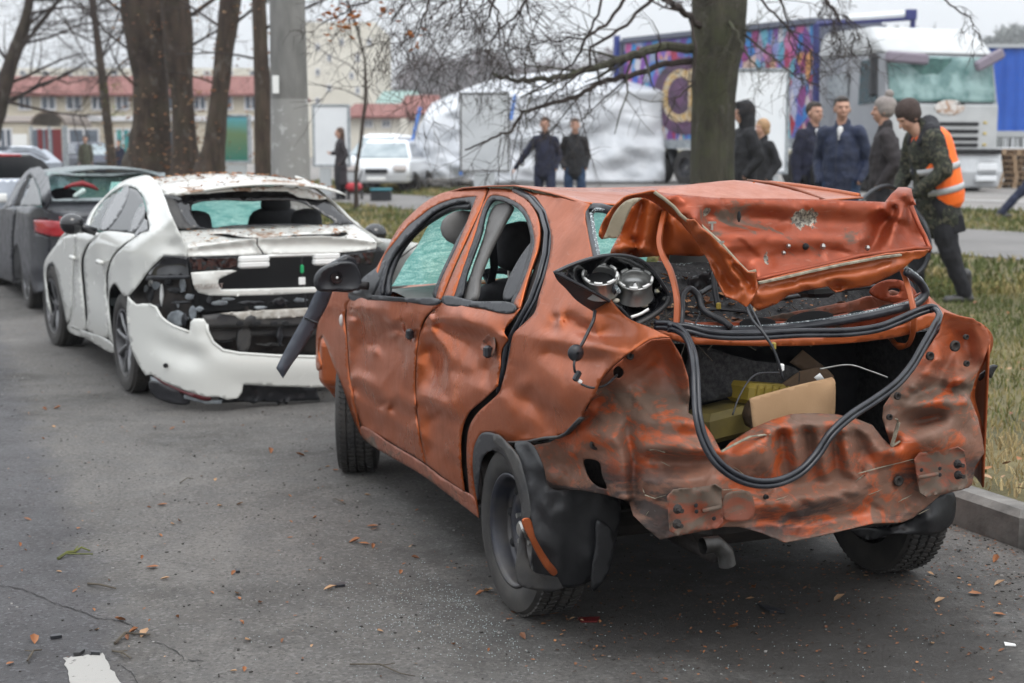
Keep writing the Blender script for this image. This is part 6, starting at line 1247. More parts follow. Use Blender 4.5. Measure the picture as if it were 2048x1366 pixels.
tree('linden_tree', 'dark trunk in the middle of the limewashed trunk cluster', 28, [(372, 345, 60), (369, 290, 46), (366, 200, 42), (358, 100, 56), (348, 0, 66), (345, -40, 66)], 'bark_w', rel(28, (368, 345), [(360, 100, .6, -.2, .3, 1.6, .03, 2), (380, 30, .9, 0, .7, 2.4, .05, 3)]), 300, 4, G1)
tree('linden_tree', 'leaning dark trunk on the right of the limewashed trunk cluster', 27, [(420, 345, 60), (428, 290, 42), (440, 180, 36), (450, 90, 40), (460, 0, 42), (464, -40, 42)], 'bark_w', rel(27, (422, 345), [(455, 60, .8, 0, .3, 2.2, .03, 3), (452, 60, -.6, 0, .5, 1.8, .03, 3), (440, 170, -.5, -.2, .1, 1.4, .02, 2)]), 160, 5, G1)
tree('linden_tree', 'slim straight trunk standing close to the concrete pole', 25, [(527, 355, 36), (526, 280, 34), (526, 180, 34), (522, 90, 30), (518, 0, 26), (516, -40, 26)], 'bark_w', rel(25, (527, 355), [(524, 60, .7, 0, .4, 1.8, .03, 3), (522, 120, -.8, 0, .2, 1.6, .025, 3)]), 60, 6, G1)
tree('young_tree', 'thin trunk with a few yellow green shoots, left of the trunk cluster', 42, [(224, 330, 22), (218, 270, 17), (208, 180, 16), (196, 90, 13), (184, 0, 12), (180, -30, 11)], 'bark_w', rel(42, (224, 330), [(205, 160, .8, 0, .6, 2.6, .03, 3), (200, 130, .7, 0, 1., 3, .03, 3), (195, 90, .8, 0, .2, 2.8, .03, 3), (205, 150, -.8, 0, .6, 2.6, .03, 3), (214, 240, .8, 0, .6, 1.8, .02, 3), (190, 40, -1, 0, .3, 3, .03, 3), (186, 20, 1, 0, .4, 3.2, .03, 4), (200, 120, .9, .2, .8, 3.4, .03, 4), (206, 170, .8, 0, .9, 3, .025, 4), (196, 90, -.9, 0, .6, 3, .03, 4)]), 60, 7, G1)
lm = MB(); rr = random.Random(9); b_ = at(224, 330, 42)
for i in range(160):
    a, b = rr.choice(((212, 182), (236, 172), (215, 215), (234, 228), (278, 270), (292, 318))); p = at(a+rr.gauss(0, 7), b+rr.gauss(0, 7), 42+rr.gauss(0, .3)); vs, fs = leaf_verts(tuple(p-Vector((b_.x, b_.y, zt(b_.x, b_.y)))), rr.uniform(.03, .07), rr); lm.add(vs, fs)
tt = [o for o in COL.objects if o.name == 'young_tree'][0]; tag(lm.build('green_leaves', mat('lime_leaf', (.22, .26, .02), .8), tt), kind='stuff')
tree('roadside_tree', 'leaning bare tree at the top left corner of the view', 38, [(-60, 420, 60), (-40, 300, 55), (-5, 215, 40), (20, 130, 26), (48, 50, 20), (66, -30, 16)], 'bark', rel(38, (-60, 420), [(-5, 215, .9, 0, .35, 2.6, .07, 4), (10, 170, .8, 0, .15, 2.2, .05, 4), (30, 100, .9, 0, .5, 3, .05, 4), (45, 60, .9, 0, .3, 3, .04, 4), (-20, 240, .3, 0, 1, 3, .06, 4), (15, 150, .6, 0, .8, 3.4, .05, 4), (35, 90, 1, 0, .3, 3.4, .04, 4), (0, 200, 1, 0, -.05, 3.2, .05, 4), (60, 0, .8, 0, -.1, 3, .04, 4), (50, 30, .8, 0, .0, 2.5, .04, 4), (20, 130, -.5, 0, .7, 3, .05, 3)]), 0, 8)
tree('sapling', 'very thin bare sapling between the woman in the black coat and the white billboard', 30, [(712, 345, 8), (722, 280, 8), (731, 200, 8), (730, 120, 6), (715, 60, 5), (694, 0, 5)], 'bark', rel(30, (712, 345), [(731, 200, -.9, 0, .6, 1.8, .014, 3), (730, 160, -.9, 0, .5, 1.9, .014, 3), (732, 170, .5, 0, .9, 1.5, .012, 3), (731, 120, .8, 0, .6, 1.6, .012, 3), (729, 110, -.7, 0, .9, 1.5, .012, 2)]), 0, 10)
# the big tree behind the orange car
TY = 15.0; TB = (1425, 520)
bt = at(*TB, TY); TO = Vector((bt.x, bt.y, zt(bt.x, bt.y)))
big = thing('bare_tree', 'large bare tree with mossy bark and low branches spreading left, behind the orange car', 'tree', tuple(TO))
TP = [(1425, 520, 100), (1424, 420, 88), (1424, 360, 84), (1426, 280, 80), (1430, 200, 80), (1432, 140, 86), (1438, 80, 98), (1440, 20, 104), (1441, -30, 106)]
trunk_mesh([at(a, b, TY)-TO for a, b, w in TP], [w/(FPX/TY)/2 for a, b, w in TP], 22, 4).build('trunk', M['bark_g'], big, smooth=True)
rr = random.Random(21)
def limb(pts, r0, r1, lev=3, kids=7, ln=.9, droop=0., Yv=None, moss=False):
    mb = MB(); P = [at(p[0], p[1], p[2] if len(p) > 2 else TY)-TO for p in pts]
    Q = []
    for i in range(len(P)-1):
        for k in range(5): t = k/5; Q.append(P[i].lerp(P[i+1], t)+Vector((rr.gauss(0, .008), rr.gauss(0, .008), rr.gauss(0, .008))))
    Q.append(P[-1]); m = len(Q); rs = [r0+(r1-r0)*i/(m-1) for i in range(m)]; mb.tube(Q, rs, 7)
    for i in range(kids):
        j = rr.randrange(int(m*.15), m-1); bd = (Q[j+1]-Q[j]).normalized(); s_ = Vector((rr.gauss(0, 1), rr.gauss(0, .8), rr.gauss(0, 1))); s_ = (s_-bd*s_.dot(bd)).normalized()
        grow(mb, Q[j], bd*.6+s_*.8, ln*rr.uniform(.5, 1.2), max(.004, rs[j]*.4), lev-1, rr, .05, 3, droop)
    return mb.build('branch', M['bark_g'] if moss else M['twigs'], big, smooth=False)
limb([(1400, 100), (1330, 92), (1275, 108, 14.6), (1235, 120, 14.4), (1190, 135, 14.2), (1120, 155, 14), (1060, 163, 13.8), (1020, 160, 13.7), (985, 147, 13.6)], .055, .014, 3, 12, .8, moss=True)
limb([(1395, 120), (1330, 128), (1270, 150, 14.6), (1200, 165, 14.5), (1150, 195, 14.3), (1090, 210, 14), (1045, 225, 13.8), (1022, 262, 13.7), (975, 280, 13.6), (930, 300, 13.5)], .035, .008, 3, 14, .8, .3)
limb([(1410, 60), (1370, 30, 14.5), (1330, -5, 14), (1270, -30, 13.5)], .04, .02, 3, 6, .9)
limb([(1310, -10, 13.8), (1250, 50, 13.6), (1180, 95, 13.6), (1180, 130, 13.5), (1140, 160, 13.5), (1100, 195, 13.5), (1060, 240, 13.5)], .018, .006, 3, 9, .6, .3)
limb([(1260, -20, 13.2), (1220, 40, 13.2), (1170, 80, 13.2), (1150, 120, 13.3), (1110, 160, 13.2), (1040, 195, 13.2)], .018, .006, 3, 9, .6)
limb([(1210, -30, 12.8), (1195, 30, 12.8), (1170, 78, 12.8), (1110, 80, 12.8), (1060, 88, 12.9)], .014, .005, 3, 8, .6)
limb([(1075, -30, 13), (1040, 20, 13), (1000, 60, 13), (955, 108, 13)], .016, .005, 3, 9, .6, .4)
for (a, b, a2, b2, Y_) in ((1000, -40, 960, 60, 12.5), (950, -40, 900, 50, 12.8), (900, -40, 930, 60, 12.2), (860, -40, 830, 80, 12.6), (960, -30, 1010, 80, 12.5), (820, -40, 780, 50, 13), (1000, -30, 940, 30, 13), (900, -30, 860, 40, 13), (1030, -30, 1060, 40, 13)):
    limb([(a, b, Y_), ((a+a2)/2+8, (b+b2)/2, Y_), (a2, b2, Y_)], .013, .005, 3, 7, .8, .5)
limb([(1445, 30), (1470, 60, 14.5), (1490, 105, 14.3), (1520, 140, 14)], .022, .007, 3, 6, .6, .2, moss=True)
limb([(1480, 60), (1540, 110, 14.4), (1590, 150, 14), (1640, 175, 13.8)], .014, .005, 3, 9, .6, .4)
limb([(1500, -20, 13.5), (1560, 40, 13.4), (1610, 95, 13.4), (1660, 130, 13.4)], .013, .004, 3, 9, .6, .5)
limb([(1545, -30, 13.5), (1570, 20, 13.4), (1580, 80, 13.4), (1600, 120, 13.4)], .012, .004, 3, 8, .5, .6)
limb([(1640, -30, 13), (1655, 5, 13), (1668, 18, 13), (1680, 45, 13)], .016, .010, 4, 10, .35, .9)
limb([(1870, -20, 13), (1905, 15, 13), (1940, 35, 13), (1955, 70, 13), (1968, 95, 13)], .009, .004, 2, 6, .3, .8)
limb([(1395, 160), (1350, 200, 14.8), (1330, 250, 14.6)], .012, .004, 2, 4, .4)
lf = MB(); r3 = random.Random(8)
for i in range(70):
    a, b = r3.choice(((672, 30), (690, 55), (665, 65), (705, 45), (660, 20), (770, 30), (830, 80))); p = at(a+r3.gauss(0, 12), b+r3.gauss(0, 10), 13+r3.gauss(0, .1))-TO; vs, fs = leaf_verts(tuple(p), r3.uniform(.02, .04), r3, curl=.9); lf.add(vs, fs)
tag(lf.build('dry_foliage', mat('orange_leaf', (.42, .15, .04), .8), big), kind='stuff')
limb([(790, -40, 13), (740, 0, 13), (700, 15, 13), (672, 40, 13)], .012, .004, 3, 10, .5, .5)
# concrete pole
pp = at(585, 520, 18.5); pz = zt(pp.x, pp.y); pole = thing('concrete_pole', 'thick round concrete utility pole with a small white number plate', 'pole', (pp.x, pp.y, pz))
M['conc'] = mat('pole_concrete', (.16, .155, .145), .9, col2=(.24, .235, .22), scale=3, bmp=.006, stretch=(1, 1, .3))
def polemat():
    m, n, b = new_mat('pole_limewashed'); z = noise_node(n, 6, 5, stretch=(1, 1, .3)); c = ramp(n, z, [(.35, (.13, .128, .12)), (.65, (.20, .195, .185))])
    t = n.nodes.new('ShaderNodeTexCoord'); s_ = n.nodes.new('ShaderNodeSeparateXYZ'); n.links.new(t.outputs['Object'], s_.inputs[0])
    k = ramp(n, mathn(n, 'ADD', mathn(n, 'MULTIPLY', mathn(n, 'SUBTRACT', s_.outputs[2], 2.08), 8), .5), [(.45, 1.), (.55, 0.)]); c = mixc(n, mathn(n, 'MULTIPLY', k, .55), c, (.33, .325, .31))
    w = noise_node(n, 9, 6, .7); k2 = mathn(n, 'MULTIPLY', ramp(n, w, [(.58, 0.), (.62, 1.)]), k); c = mixc(n, mathn(n, 'MULTIPLY', k2, .6), c, (.55, .55, .54))
    n.links.new(c, b.inputs['Base Color']); b.inputs['Roughness'].default_value = .9; bump(n, b, z, .01, .6); return m
MB().lathe([(.262, -.2), (.25, 1.0), (.225, 3.0), (.20, 7.5), (.001, 7.5)], (0, 0, 0), 'z', 28).build('shaft', polemat(), pole, smooth=True)
q = at(554, 170, 18.3)-Vector((pp.x, pp.y, pz)); MB().bbox(q+Vector((0, -.1, 0)), (.08, .02, .22), .004).build('number_plate', M['whitepl'], pole)

# ------------------------------------------------------------ buildings
M['wallb'] = mat('beige_render', (.42, .37, .29), .9, col2=(.52, .47, .38), scale=.4)
M['walln'] = mat('pale_block_wall', (.58, .55, .48), .9, col2=(.66, .63, .56), scale=.3)
M['roofr'] = mat('red_roof', (.17, .062, .052), .85, col2=(.23, .10, .088), scale=.5, stretch=(4, 1, 1))
M['win'] = mat('window_glass', (.06, .075, .10), .15, col2=(.12, .14, .17), scale=.6)
M['frame_w'] = mat('window_frame_white', (.6, .6, .62), .6)
def building(nm, lab, Y, x0, x1, ytop, roof=None, wall='wallb', depth=10, base=0.):
    A_ = at(x0, ytop, Y); B_ = at(x1, ytop, Y); g = zt(A_.x, Y)-.3; b = thing(nm, lab, 'building', (A_.x, Y, g)); W_ = B_.x-A_.x; Hh = A_.z-g
    MB().box((W_/2, depth/2, Hh/2), (W_, depth, Hh)).build('wall', M[wall], b)
    if roof:
        yt, ov = roof; zt_ = at(x0, yt, Y+3).z-g; mb = MB(); mb.quad((-ov, -.6, Hh-.02), (W_+ov, -.6, Hh-.02), (W_+ov-.5, 3, zt_), (-ov+.5, 3, zt_)); mb.quad((-ov+.5, 3, zt_), (W_+ov-.5, 3, zt_), (W_+ov, depth+.6, Hh), (-ov, depth+.6, Hh))
        mb.build('roof', M['roofr'], b, thick=.15)
    return b, A_, g
def bwin(b, A_, g, Y, x0, y0, x1, y1, mull=1, fr='frame_w', gl='win'):
    p, q = at(x0, y0, Y), at(x1, y1, Y); c = Vector(((p.x+q.x)/2-A_.x, -.04, (p.z+q.z)/2-g)); w, h = abs(q.x-p.x), abs(q.z-p.z)
    mb = MB(); t = .09
    for dx in ([-w/2, w/2]+([0] if mull else [])): mb.box(c+Vector((dx, -.02, 0)), (t, .1, h+t))
    for dz in (-h/2, h/2): mb.box(c+Vector((0, -.023, dz)), (w-t, .1, t))
    f = mb.build('window', M[fr], b); MB().box(c+Vector((0, .0, 0)), (w, .05, h)).build('pane', M[gl], f)
b, A_, g = building('shop_building', 'long two storey beige shop building with a red roof, beyond the trees on the left', 88, -260, 560, 188, (152, .4))
for (x0, x1) in ((-150, -128), (-100, -78), (-50, -28), (38, 62), (83, 112), (133, 163), (184, 208), (232, 258), (285, 310), (335, 360), (388, 412), (440, 465), (490, 515)): bwin(b, A_, g, 88, x0, 192, x1, 219)
p0 = at(-260, 237, 88); MB().box(((at(560, 0, 88).x-A_.x)/2, -.12, p0.z-g), (at(560, 0, 88).x-A_.x, .22, .3)).build('cornice', M['frame_w'], b)
for (x0, x1, m_) in ((-120, -40, 'win'), (0, 26, 'win'), (60, 110, 'win'), (138, 200, 'win'), (232, 262, 'sign_teal'), (300, 360, 'win'), (470, 505, 'win')):
    if m_ not in M: M[m_] = mat('teal_sign', (.02, .16, .18), .6, col2=(.05, .28, .25), scale=2)
    bwin(b, A_, g, 88, x0, 258, x1, 318, 1, 'frame_w', m_)
b, A_, g = building('pale_apartment_building', 'pale flat roofed apartment building rising above the red shop roof, far left', 140, -200, 560, 136, None, 'walln', 14)
for i in range(16): bwin(b, A_, g, 140, -190+i*46, 142, -178+i*46, 150, 0)
b, A_, g = building('tower_block', 'tall pale grey apartment block seen behind the concrete pole', 125, 560, 750, 44, None, 'walln', 16)
for (x0, y0) in ((632, 88), (680, 78), (735, 78), (632, 138), (700, 145), (632, 196), (590, 90), (590, 140), (655, 110), (655, 170), (712, 110), (712, 175)): bwin(b, A_, g, 125, x0, y0, x0+7, y0+12, 0)
b, A_, g = building('small_house', 'low grey house with a red tiled roof behind the white parked cars', 95, 700, 800, 232, (207, .5), 'walln', 8)
bwin(b, A_, g, 95, 730, 240, 745, 254); bwin(b, A_, g, 95, 765, 240, 780, 254)
b, A_, g = building('green_roofed_house', 'house with a steep grey green roof, far behind the white tarpaulin tent', 110, 755, 835, 212, (182, .3), 'walln', 9)
for o in b.children:
    if o.name.startswith('roof'): o.data.materials[0] = mat('green_roof', (.22, .32, .29), .7)
bwin(b, A_, g, 110, 775, 218, 785, 228, 0)
b, A_, g = building('red_roofed_house', 'house with a pale red roof to the left of the white tarpaulin tent', 105, 800, 880, 226, (190, .3), 'walln', 9)
bwin(b, A_, g, 105, 815, 232, 825, 244, 0)
# bus shelter with arched canopy
sb = at(30, 300, 50); sg = zt(sb.x, sb.y); sh = thing('kiosk_shelter', 'arched brown canopy over a red fronted kiosk, at the far left behind the cars', 'kiosk', (sb.x, sb.y, sg))
def sp(px, py, Y=50): return at(px, py, Y)-Vector((sb.x, sb.y, sg))
mb = MB(); c0, c1 = sp(60, 250), sp(130, 250); ww = (c1.x-c0.x)/2; cx = (c0.x+c1.x)/2; hh = sp(0, 222).z-c0.z
arc = [(cx-ww*math.cos(math.pi*i/14), c0.z+hh*math.sin(math.pi*i/14)) for i in range(15)]
def cf(u, v): k = u*14; i = min(int(k), 13); f = k-i; x = arc[i][0]*(1-f)+arc[i+1][0]*f; z = arc[i][1]*(1-f)+arc[i+1][1]*f; return (x-1.4*v*0, 3.2*v, z)
MB().grid(cf, 14, 4).build('canopy', mat('brown_canopy', (.10, .075, .06), .5, col2=(.17, .13, .10), scale=2), sh, thick=.06)
MB().grid(lambda u, v: (sp(-40, 0).x+(cx-ww*.9-sp(-40, 0).x)*u, 3.0*v, sp(0, 250).z+.38*math.sin(math.pi*.5*v+.3)), 4, 6).build('canopy', MC['brown_canopy'], sh, thick=.06)
for px in (62, 98, 126, 132): MB().tube([sp(px, 252), (sp(px, 252).x, 0, 0)], .05, 6).build('post', M['scrap'], sh)
for (x0, x1) in ((72, 84), (88, 98), (102, 122)): p, q = sp(x0, 258), sp(x1, 326); MB().box(((p.x+q.x)/2, .15, (p.z+q.z)/2), (q.x-p.x, .06, p.z-q.z)).build('red_panel', mat('red_panel', (.17, .02, .022), .6), sh)
p, q = sp(27, 268), sp(57, 292); MB().box(((p.x+q.x)/2, -.1, (p.z+q.z)/2), (q.x-p.x, .05, p.z-q.z)).build('sign_board', M['whitepl'], sh)
# advertising boards
def board(nm, lab, Y, x0, y0, x1, y1, face, leg=None, frame='scrap', fw=.06, dep=.22):
    p, q = at(x0, y0, Y), at(x1, y1, Y); c = (p+q)/2; g = zt(c.x, Y); t = thing(nm, lab, 'billboard', (c.x, Y, g)); w, h = q.x-p.x, p.z-q.z; z0 = (p.z+q.z)/2-g
    mb = MB()
    for dx in (-w/2, w/2): mb.box((dx, 0, z0), (fw, dep, h+fw))
    for dz in (-h/2, h/2): mb.box((0, 0, z0+dz), (w-fw, dep, fw))
    mb.build('frame', M[frame], t, bevel=.01); MB().box((0, 0, z0), (w-fw*.6, dep*.8, h-fw*.6)).build('face', face, t)
    if leg:
        a, b_ = at(leg[0], y1, Y).x-c.x, at(leg[1], y1, Y).x-c.x; zz = q.z-g-fw; MB().box(((a+b_)/2, 0, zz/2-.1), (b_-a, dep*.7, zz+.2)).build('stand', M['scrap_l'], t)
    return t
M['scrap_l'] = mat('pale_metal', (.40, .42, .43), .6); M['bface'] = mat('white_board', (.66, .68, .70), .5, col2=(.72, .74, .76), scale=1)
M['bface_g'] = mat('grey_board', (.44, .46, .48), .5, col2=(.54, .56, .58), scale=1.5); M['darkframe'] = mat('dark_frame', (.07, .065, .06), .6)
board('billboard', 'blank white billboard on a stand behind the woman in the long black coat', 38, 627, 211, 699, 331, M['bface'], (640, 662))
board('billboard', 'blank grey billboard in a thin dark frame, in front of the tarpaulin tent', 33, 921, 187, 1018, 342, M['bface_g'], (948, 990), 'darkframe', .04)
def poster():
    m, n, b = new_mat('landscape_poster'); z = noise_node(n, 1.6, 5); t = n.nodes.new('ShaderNodeTexCoord'); s_ = n.nodes.new('ShaderNodeSeparateXYZ'); n.links.new(t.outputs['Object'], s_.inputs[0])
    h = mathn(n, 'ADD', s_.outputs[2], mathn(n, 'MULTIPLY', z, .5)); c = ramp(n, mathn(n, 'MULTIPLY', mathn(n, 'SUBTRACT', h, 1.0), .5), [(.0, (.6, .6, .62)), (.10, (.60, .6, .6)), (.12, (.03, .16, .13)), (.45, (.13, .20, .10)), (.6, (.10, .30, .30)), (.72, (.13, .38, .55)), (1., (.12, .35, .6))])
    n.links.new(c, b.inputs['Base Color']); b.inputs['Roughness'].default_value = .3; return m
board('billboard', 'lit poster stand with a blue and green landscape picture, right of the trunk cluster', 34, 446, 231, 500, 324, poster(), (452, 492))
board('billboard', 'white board with rounded frame right of the large bare tree', 22.5, 1462, 140, 1570, 345, mat('bright_board', (.74, .77, .80), .5, col2=(.8, .82, .84), scale=1), (1480, 1556), 'scrap', .05)

# ------------------------------------------------------------ tarpaulin tent
TTY = 42.0
tb = at(1050, 360, TTY); tg = zt(tb.x, tb.y); tent = thing('tarpaulin_tent', 'large tent wrapped in wrinkled white tarpaulin with blue straps', 'tent', (tb.x, tb.y, tg))
M['tarp'] = mat('white_tarpaulin', (.44, .46, .49), .4, col2=(.58, .60, .63), scale=1.3, bmp=.12, bscale=2.2)
def tp_(px, py, Y=TTY): return at(px, py, Y)-tb+Vector((0, 0, tb.z-tg))
prof_t = [(800, 362), (815, 320), (828, 260), (838, 215), (850, 198), (880, 184), (920, 168), (970, 150), (1030, 136), (1100, 130), (1180, 124), (1260, 120), (1330, 122)]
def tentf(u, v):
    k = u*(len(prof_t)-1); i = min(int(k), len(prof_t)-2); f = k-i; a = prof_t[i][0]*(1-f)+prof_t[i+1][0]*f; yb = 364; yt = prof_t[i][1]*(1-f)+prof_t[i+1][1]*f
    p = tp_(a, yb+(yt-yb)*v); w = mnoise.noise(Vector((p.x*.8, p.z*1.6, 0)))*.35 + mnoise.noise(Vector((p.x*2.1+p.z, p.z*3.2, 4)))*.16 + .1*abs(mnoise.noise(Vector((p.x*3, p.z*5, 7))))
    lean = (.6*v if v < .75 else .45+ (v-.75)*14); return (p.x, w*(1-.6*v)+lean+max(0, v-.75)*0, p.z)
MB().grid(tentf, 90, 44).build('wall_sheet', M['tarp'], tent, smooth=True, thick=-.02)
for a, b_, c, d in ((842, 215, 808, 360), (933, 268, 922, 350), (1030, 190, 1022, 240)): MB().tube([tp_(a, b_)-Vector((0, .3, 0)), tp_(c, d)-Vector((0, .35, 0))], .05, 5).build('strap', mat('blue_strap', (.08, .2, .55), .6), tent)
# graffiti trailer
L_, R_ = at(1237, 290, 44), at(1627, 284, 37.2); dx = Vector((R_.x-L_.x, R_.y-L_.y, 0)); Lw = dx.length; rz = math.atan2(dx.y, dx.x); g = (zt(L_.x, L_.y)+zt(R_.x, R_.y))/2
tr = thing('box_trailer', 'truck box trailer painted with colourful graffiti, behind the large bare tree', 'trailer', (L_.x, L_.y, g), rz)
zb = L_.z-g; zh = at(1237, 83, 44).z-g; zb2 = R_.z-g; zb = (zb+zb2)/2; zh = (zh+at(1627, 38, 37.2).z-g)/2
def graffiti():
    m, n, b = new_mat('graffiti_artwork'); v = n.nodes.new('ShaderNodeTexVoronoi'); t = n.nodes.new('ShaderNodeTexCoord'); mp = n.nodes.new('ShaderNodeMapping'); mp.inputs['Scale'].default_value = (3.4, 1, 1.6); mp.inputs['Rotation'].default_value = (0, .55, 0); v.inputs['Scale'].default_value = 1.3
    nz = noise_node(n, 1.5, 4); n.links.new(t.outputs['Object'], mp.inputs[0]); n.links.new(mp.outputs[0], v.inputs['Vector'])
    s_ = n.nodes.new('ShaderNodeSeparateColor'); n.links.new(v.outputs['Color'], s_.inputs[0])
    c = ramp(n, s_.outputs[0], [(.05, (.38, .02, .03)), (.2, (.03, .06, .35)), (.32, (.02, .22, .50)), (.45, (.20, .04, .28)), (.56, (.05, .40, .50)), (.66, (.50, .10, .25)), (.76, (.04, .10, .45)), (.86, (.50, .50, .55)), (1., (.55, .22, .03))])
    n.links.new(mixc(n, mathn(n, 'MULTIPLY', ramp(n, nz, [(.56, 0.), (.68, 1.)]), .45), c, (.10, .02, .24)), b.inputs['Base Color']); b.inputs['Roughness'].default_value = .5; return m
MB().box((Lw/2, 1.25, (zb+zh)/2), (Lw-.2, 2.3, zh-zb-.2)).build('box_side', graffiti(), tr)
mb = MB()
for x in (0.02, Lw-.02): mb.box((x, 1.25, (zb+zh)/2), (.16, 2.5, zh-zb))
mb.box((Lw/2, 1.25, zh), (Lw-.2, 2.5, .14)); mb.build('corner_frame', mat('blue_grey_frame', (.10, .11, .15), .5), tr); MB().box((-.08, -.04, (zb+zh)/2), (.14, .14, zh-zb+.3)).build('corner_post', mat('blue_post', (.03, .05, .22), .5), tr)
MB().box((Lw/2, 1.25, zb), (Lw-.15, 2.44, .26)).build('chassis_rail', M['scrap'], tr)
fm = [('O', 1.9, 'letter_w'), ('H', 3.0, 'letter_w')]
MB().ell((3.0, .08, zb+1.35), (1.5, .02, 1.1), 20, 12).build('logo_backing', mat('logo_dark', (.05, .03, .05), .6, col2=(.12, .05, .12), scale=2), tr)
M['letter_w'] = mat('letter_cream', (.50, .46, .38), .6, col2=(.5, .28, .04), scale=5); M['letter_b'] = mat('letter_shadow', (.03, .02, .03), .6)
for ch, x, m_ in fm:
    for k_, (mm, off, bold) in enumerate((('letter_b', .05, .09), (m_, .0, .015))):
        c_ = bpy.data.curves.new('lettering', 'FONT'); c_.body = ch; c_.size = 2.1; c_.extrude = .01; c_.offset = bold; o = bpy.data.objects.new('lettering', c_); COL.objects.link(o); o.parent = tr; o.location = (x+off, .085-.012*k_*1.5, zb+.65-off); o.rotation_euler = (math.pi/2, 0, 0); c_.materials.append(M[mm])
        dg_ = bpy.context.evaluated_depsgraph_get(); me_ = bpy.data.meshes.new_from_object(o.evaluated_get(dg_)); nm_ = o.name; bpy.data.objects.remove(o); q_ = link('lettering', me_, None, tr, False); q_.location = (x+off, .085-.018*k_, zb+.65-off); q_.rotation_euler = (math.pi/2, 0, 0)
for x in (1.7, 2.95):
    for s_, y_ in ((-1, .25), (1, 2.2)): wheel(tr, (x, y_, .50), s_, .50, .3, .29, 'steel')
MB().grid(lambda u, v: (1.7+.68*math.cos(math.pi*(1-u)), .1+.4*v, .52+.68*math.sin(math.pi*u)), 16, 2).build('mudguard', M['plastic'], tr, thick=.02, smooth=True)
MB().box((Lw*.6, 1.2, .6), (Lw*.5, .9, .5)).build('underrun_frame', M['dark_metal'], tr)
# truck tractor
CY = 34.0
c1 = at(1766, 385, CY); c2 = at(1989, 380, CY+1.0); dx = Vector((c2.x-c1.x, c2.y-c1.y, 0)); w = dx.length; rz = math.atan2(dx.y, dx.x); g = zt(c1.x, c1.y)
tk = thing('truck_tractor', 'grey semi truck tractor with a shattered windscreen and dented roof, between the trailers', 'truck', (c1.x, c1.y, g), rz)
def hz(py, Y=CY): return at(1766, py, Y).z-g
M['cab'] = mat('cab_grey', (.25, .26, .28), .35, metal=.3, col2=(.31, .32, .34), scale=1, coat=.3); M['cab_l'] = mat('cab_silver', (.42, .43, .43), .35, metal=.3, col2=(.5, .51, .51), scale=1.5, coat=.3)
Wd = w; D_ = 3.1; z1, z2, z3, z4 = hz(372), hz(205), hz(105), hz(40)
def loft(secs, nm, m, par, **k):
    mb = MB(); n = len(secs[0]); vs = [v for s_ in secs for v in s_]; fs = []
    for i in range(len(secs)-1):
        for j in range(n): j2 = (j+1) % n; fs.append((i*n+j, i*n+j2, (i+1)*n+j2, (i+1)*n+j))
    fs += [tuple(reversed(range(n))), tuple((len(secs)-1)*n+j for j in range(n))]; mb.add(vs, fs); return mb.build(nm, m, par, **k)
def sec(z, x0, x1, y0, y1): return [(x0, y0, z), (x1, y0, z), (x1, y1, z), (x0, y1, z)]
loft([sec(z1+.35, 0, Wd, 0, D_), sec(z2, 0, Wd, .0, D_), sec(z2+.02, .0, Wd, .02, D_), sec(z3, .04, Wd-.04, .22, D_)], 'cab_body', M['cab'], tk, bevel=.06)
loft([sec(z3+.01, .02, Wd-.02, .15, D_+.1), sec((z3+z4)/2, .06, Wd-.06, .55, D_+.1), sec(z4-.05, .2, Wd-.2, 1.1, D_+.1)], 'roof_fairing', M['cab_l'], tk, bevel=.1)
M['cabglass'] = mat('shattered_windscreen', (.09, .18, .175), .25, col2=(.24, .36, .35), scale=2.2, bmp=.02, bscale=7, lo=.4, hi=.6)
MB().grid(lambda u, v: (.10+(Wd-.2)*u, -.012+.2*v-.03*math.sin(math.pi*u)+.03*mnoise.noise(Vector((u*7, v*5, 0))), z2+.03+(z3-z2-.08)*v), 24, 12).build('windscreen', M['cabglass'], tk, smooth=True, thick=-.01)
def dent(u, v): return (.55+1.3*u, .1-.03*math.sin(math.pi*u), z3-.1-.5*v*math.sin(math.pi*u)*.9+.03*mnoise.noise(Vector((u*9, v*6, 1))))
MB().grid(dent, 20, 6).build('sagging_glass', mat('dark_green_glass', (.02, .07, .065), .3, col2=(.06, .16, .14), scale=6, bmp=.02), tk, smooth=True)
for x, a, w_ in ((.45, -.05, 1.15), (Wd-.40, .45, .85)): MB().bbox((x, -.12, z3-.12), (w_, .16, .26), .05, Matrix.Rotation(-a, 3, 'Y')).build('sun_visor', mat('lilac_visor', (.20, .17, .21), .5), tk)
MB().bbox((Wd/2, -.04, (z1+.35+z2)/2), (Wd-.08, .08, z2-z1-.4), .03).build('front_panel', M['cab_l'], tk)
for py in (247, 262, 277, 290): z = hz(py); MB().bbox((Wd*.63, -.10, z), (1.1, .03, .09), .01).build('grille_slot', M['dark'], tk)
for x in (.35, Wd*.62): MB().bbox((x, -.10, hz(206)), (.32, .03, .06), .01).build('air_slot', M['dark'], tk)
for py in (244, 266, 289): MB().bbox((Wd-.42, -.1, hz(py)), (.10, .03, .05), .01).build('marker_lamp', mat('amber_lamp', (.55, .4, .06), .4), tk)
em = MB(); em.ell((Wd*.54, -.10, hz(214)), (.42, .02, .18), 18, 8); em.build('front_emblem', mat('white_emblem', (.60, .57, .54), .5, col2=(.35, .2, .12), scale=14, lo=.5, hi=.56), tk)
loft([sec(.12, .0, Wd, -.15, .6), sec(.5, -.02, Wd+.02, -.28, .6), sec(.98, .0, Wd, -.2, .6)], 'bumper', mat('bumper_silver', (.46, .48, .50), .4, col2=(.58, .6, .62), scale=2), tk, bevel=.05)
MB().bbox((Wd*.5, -.27, .98), (Wd*.96, .1, .12), .02).build('step_gap', M['dark'], tk)
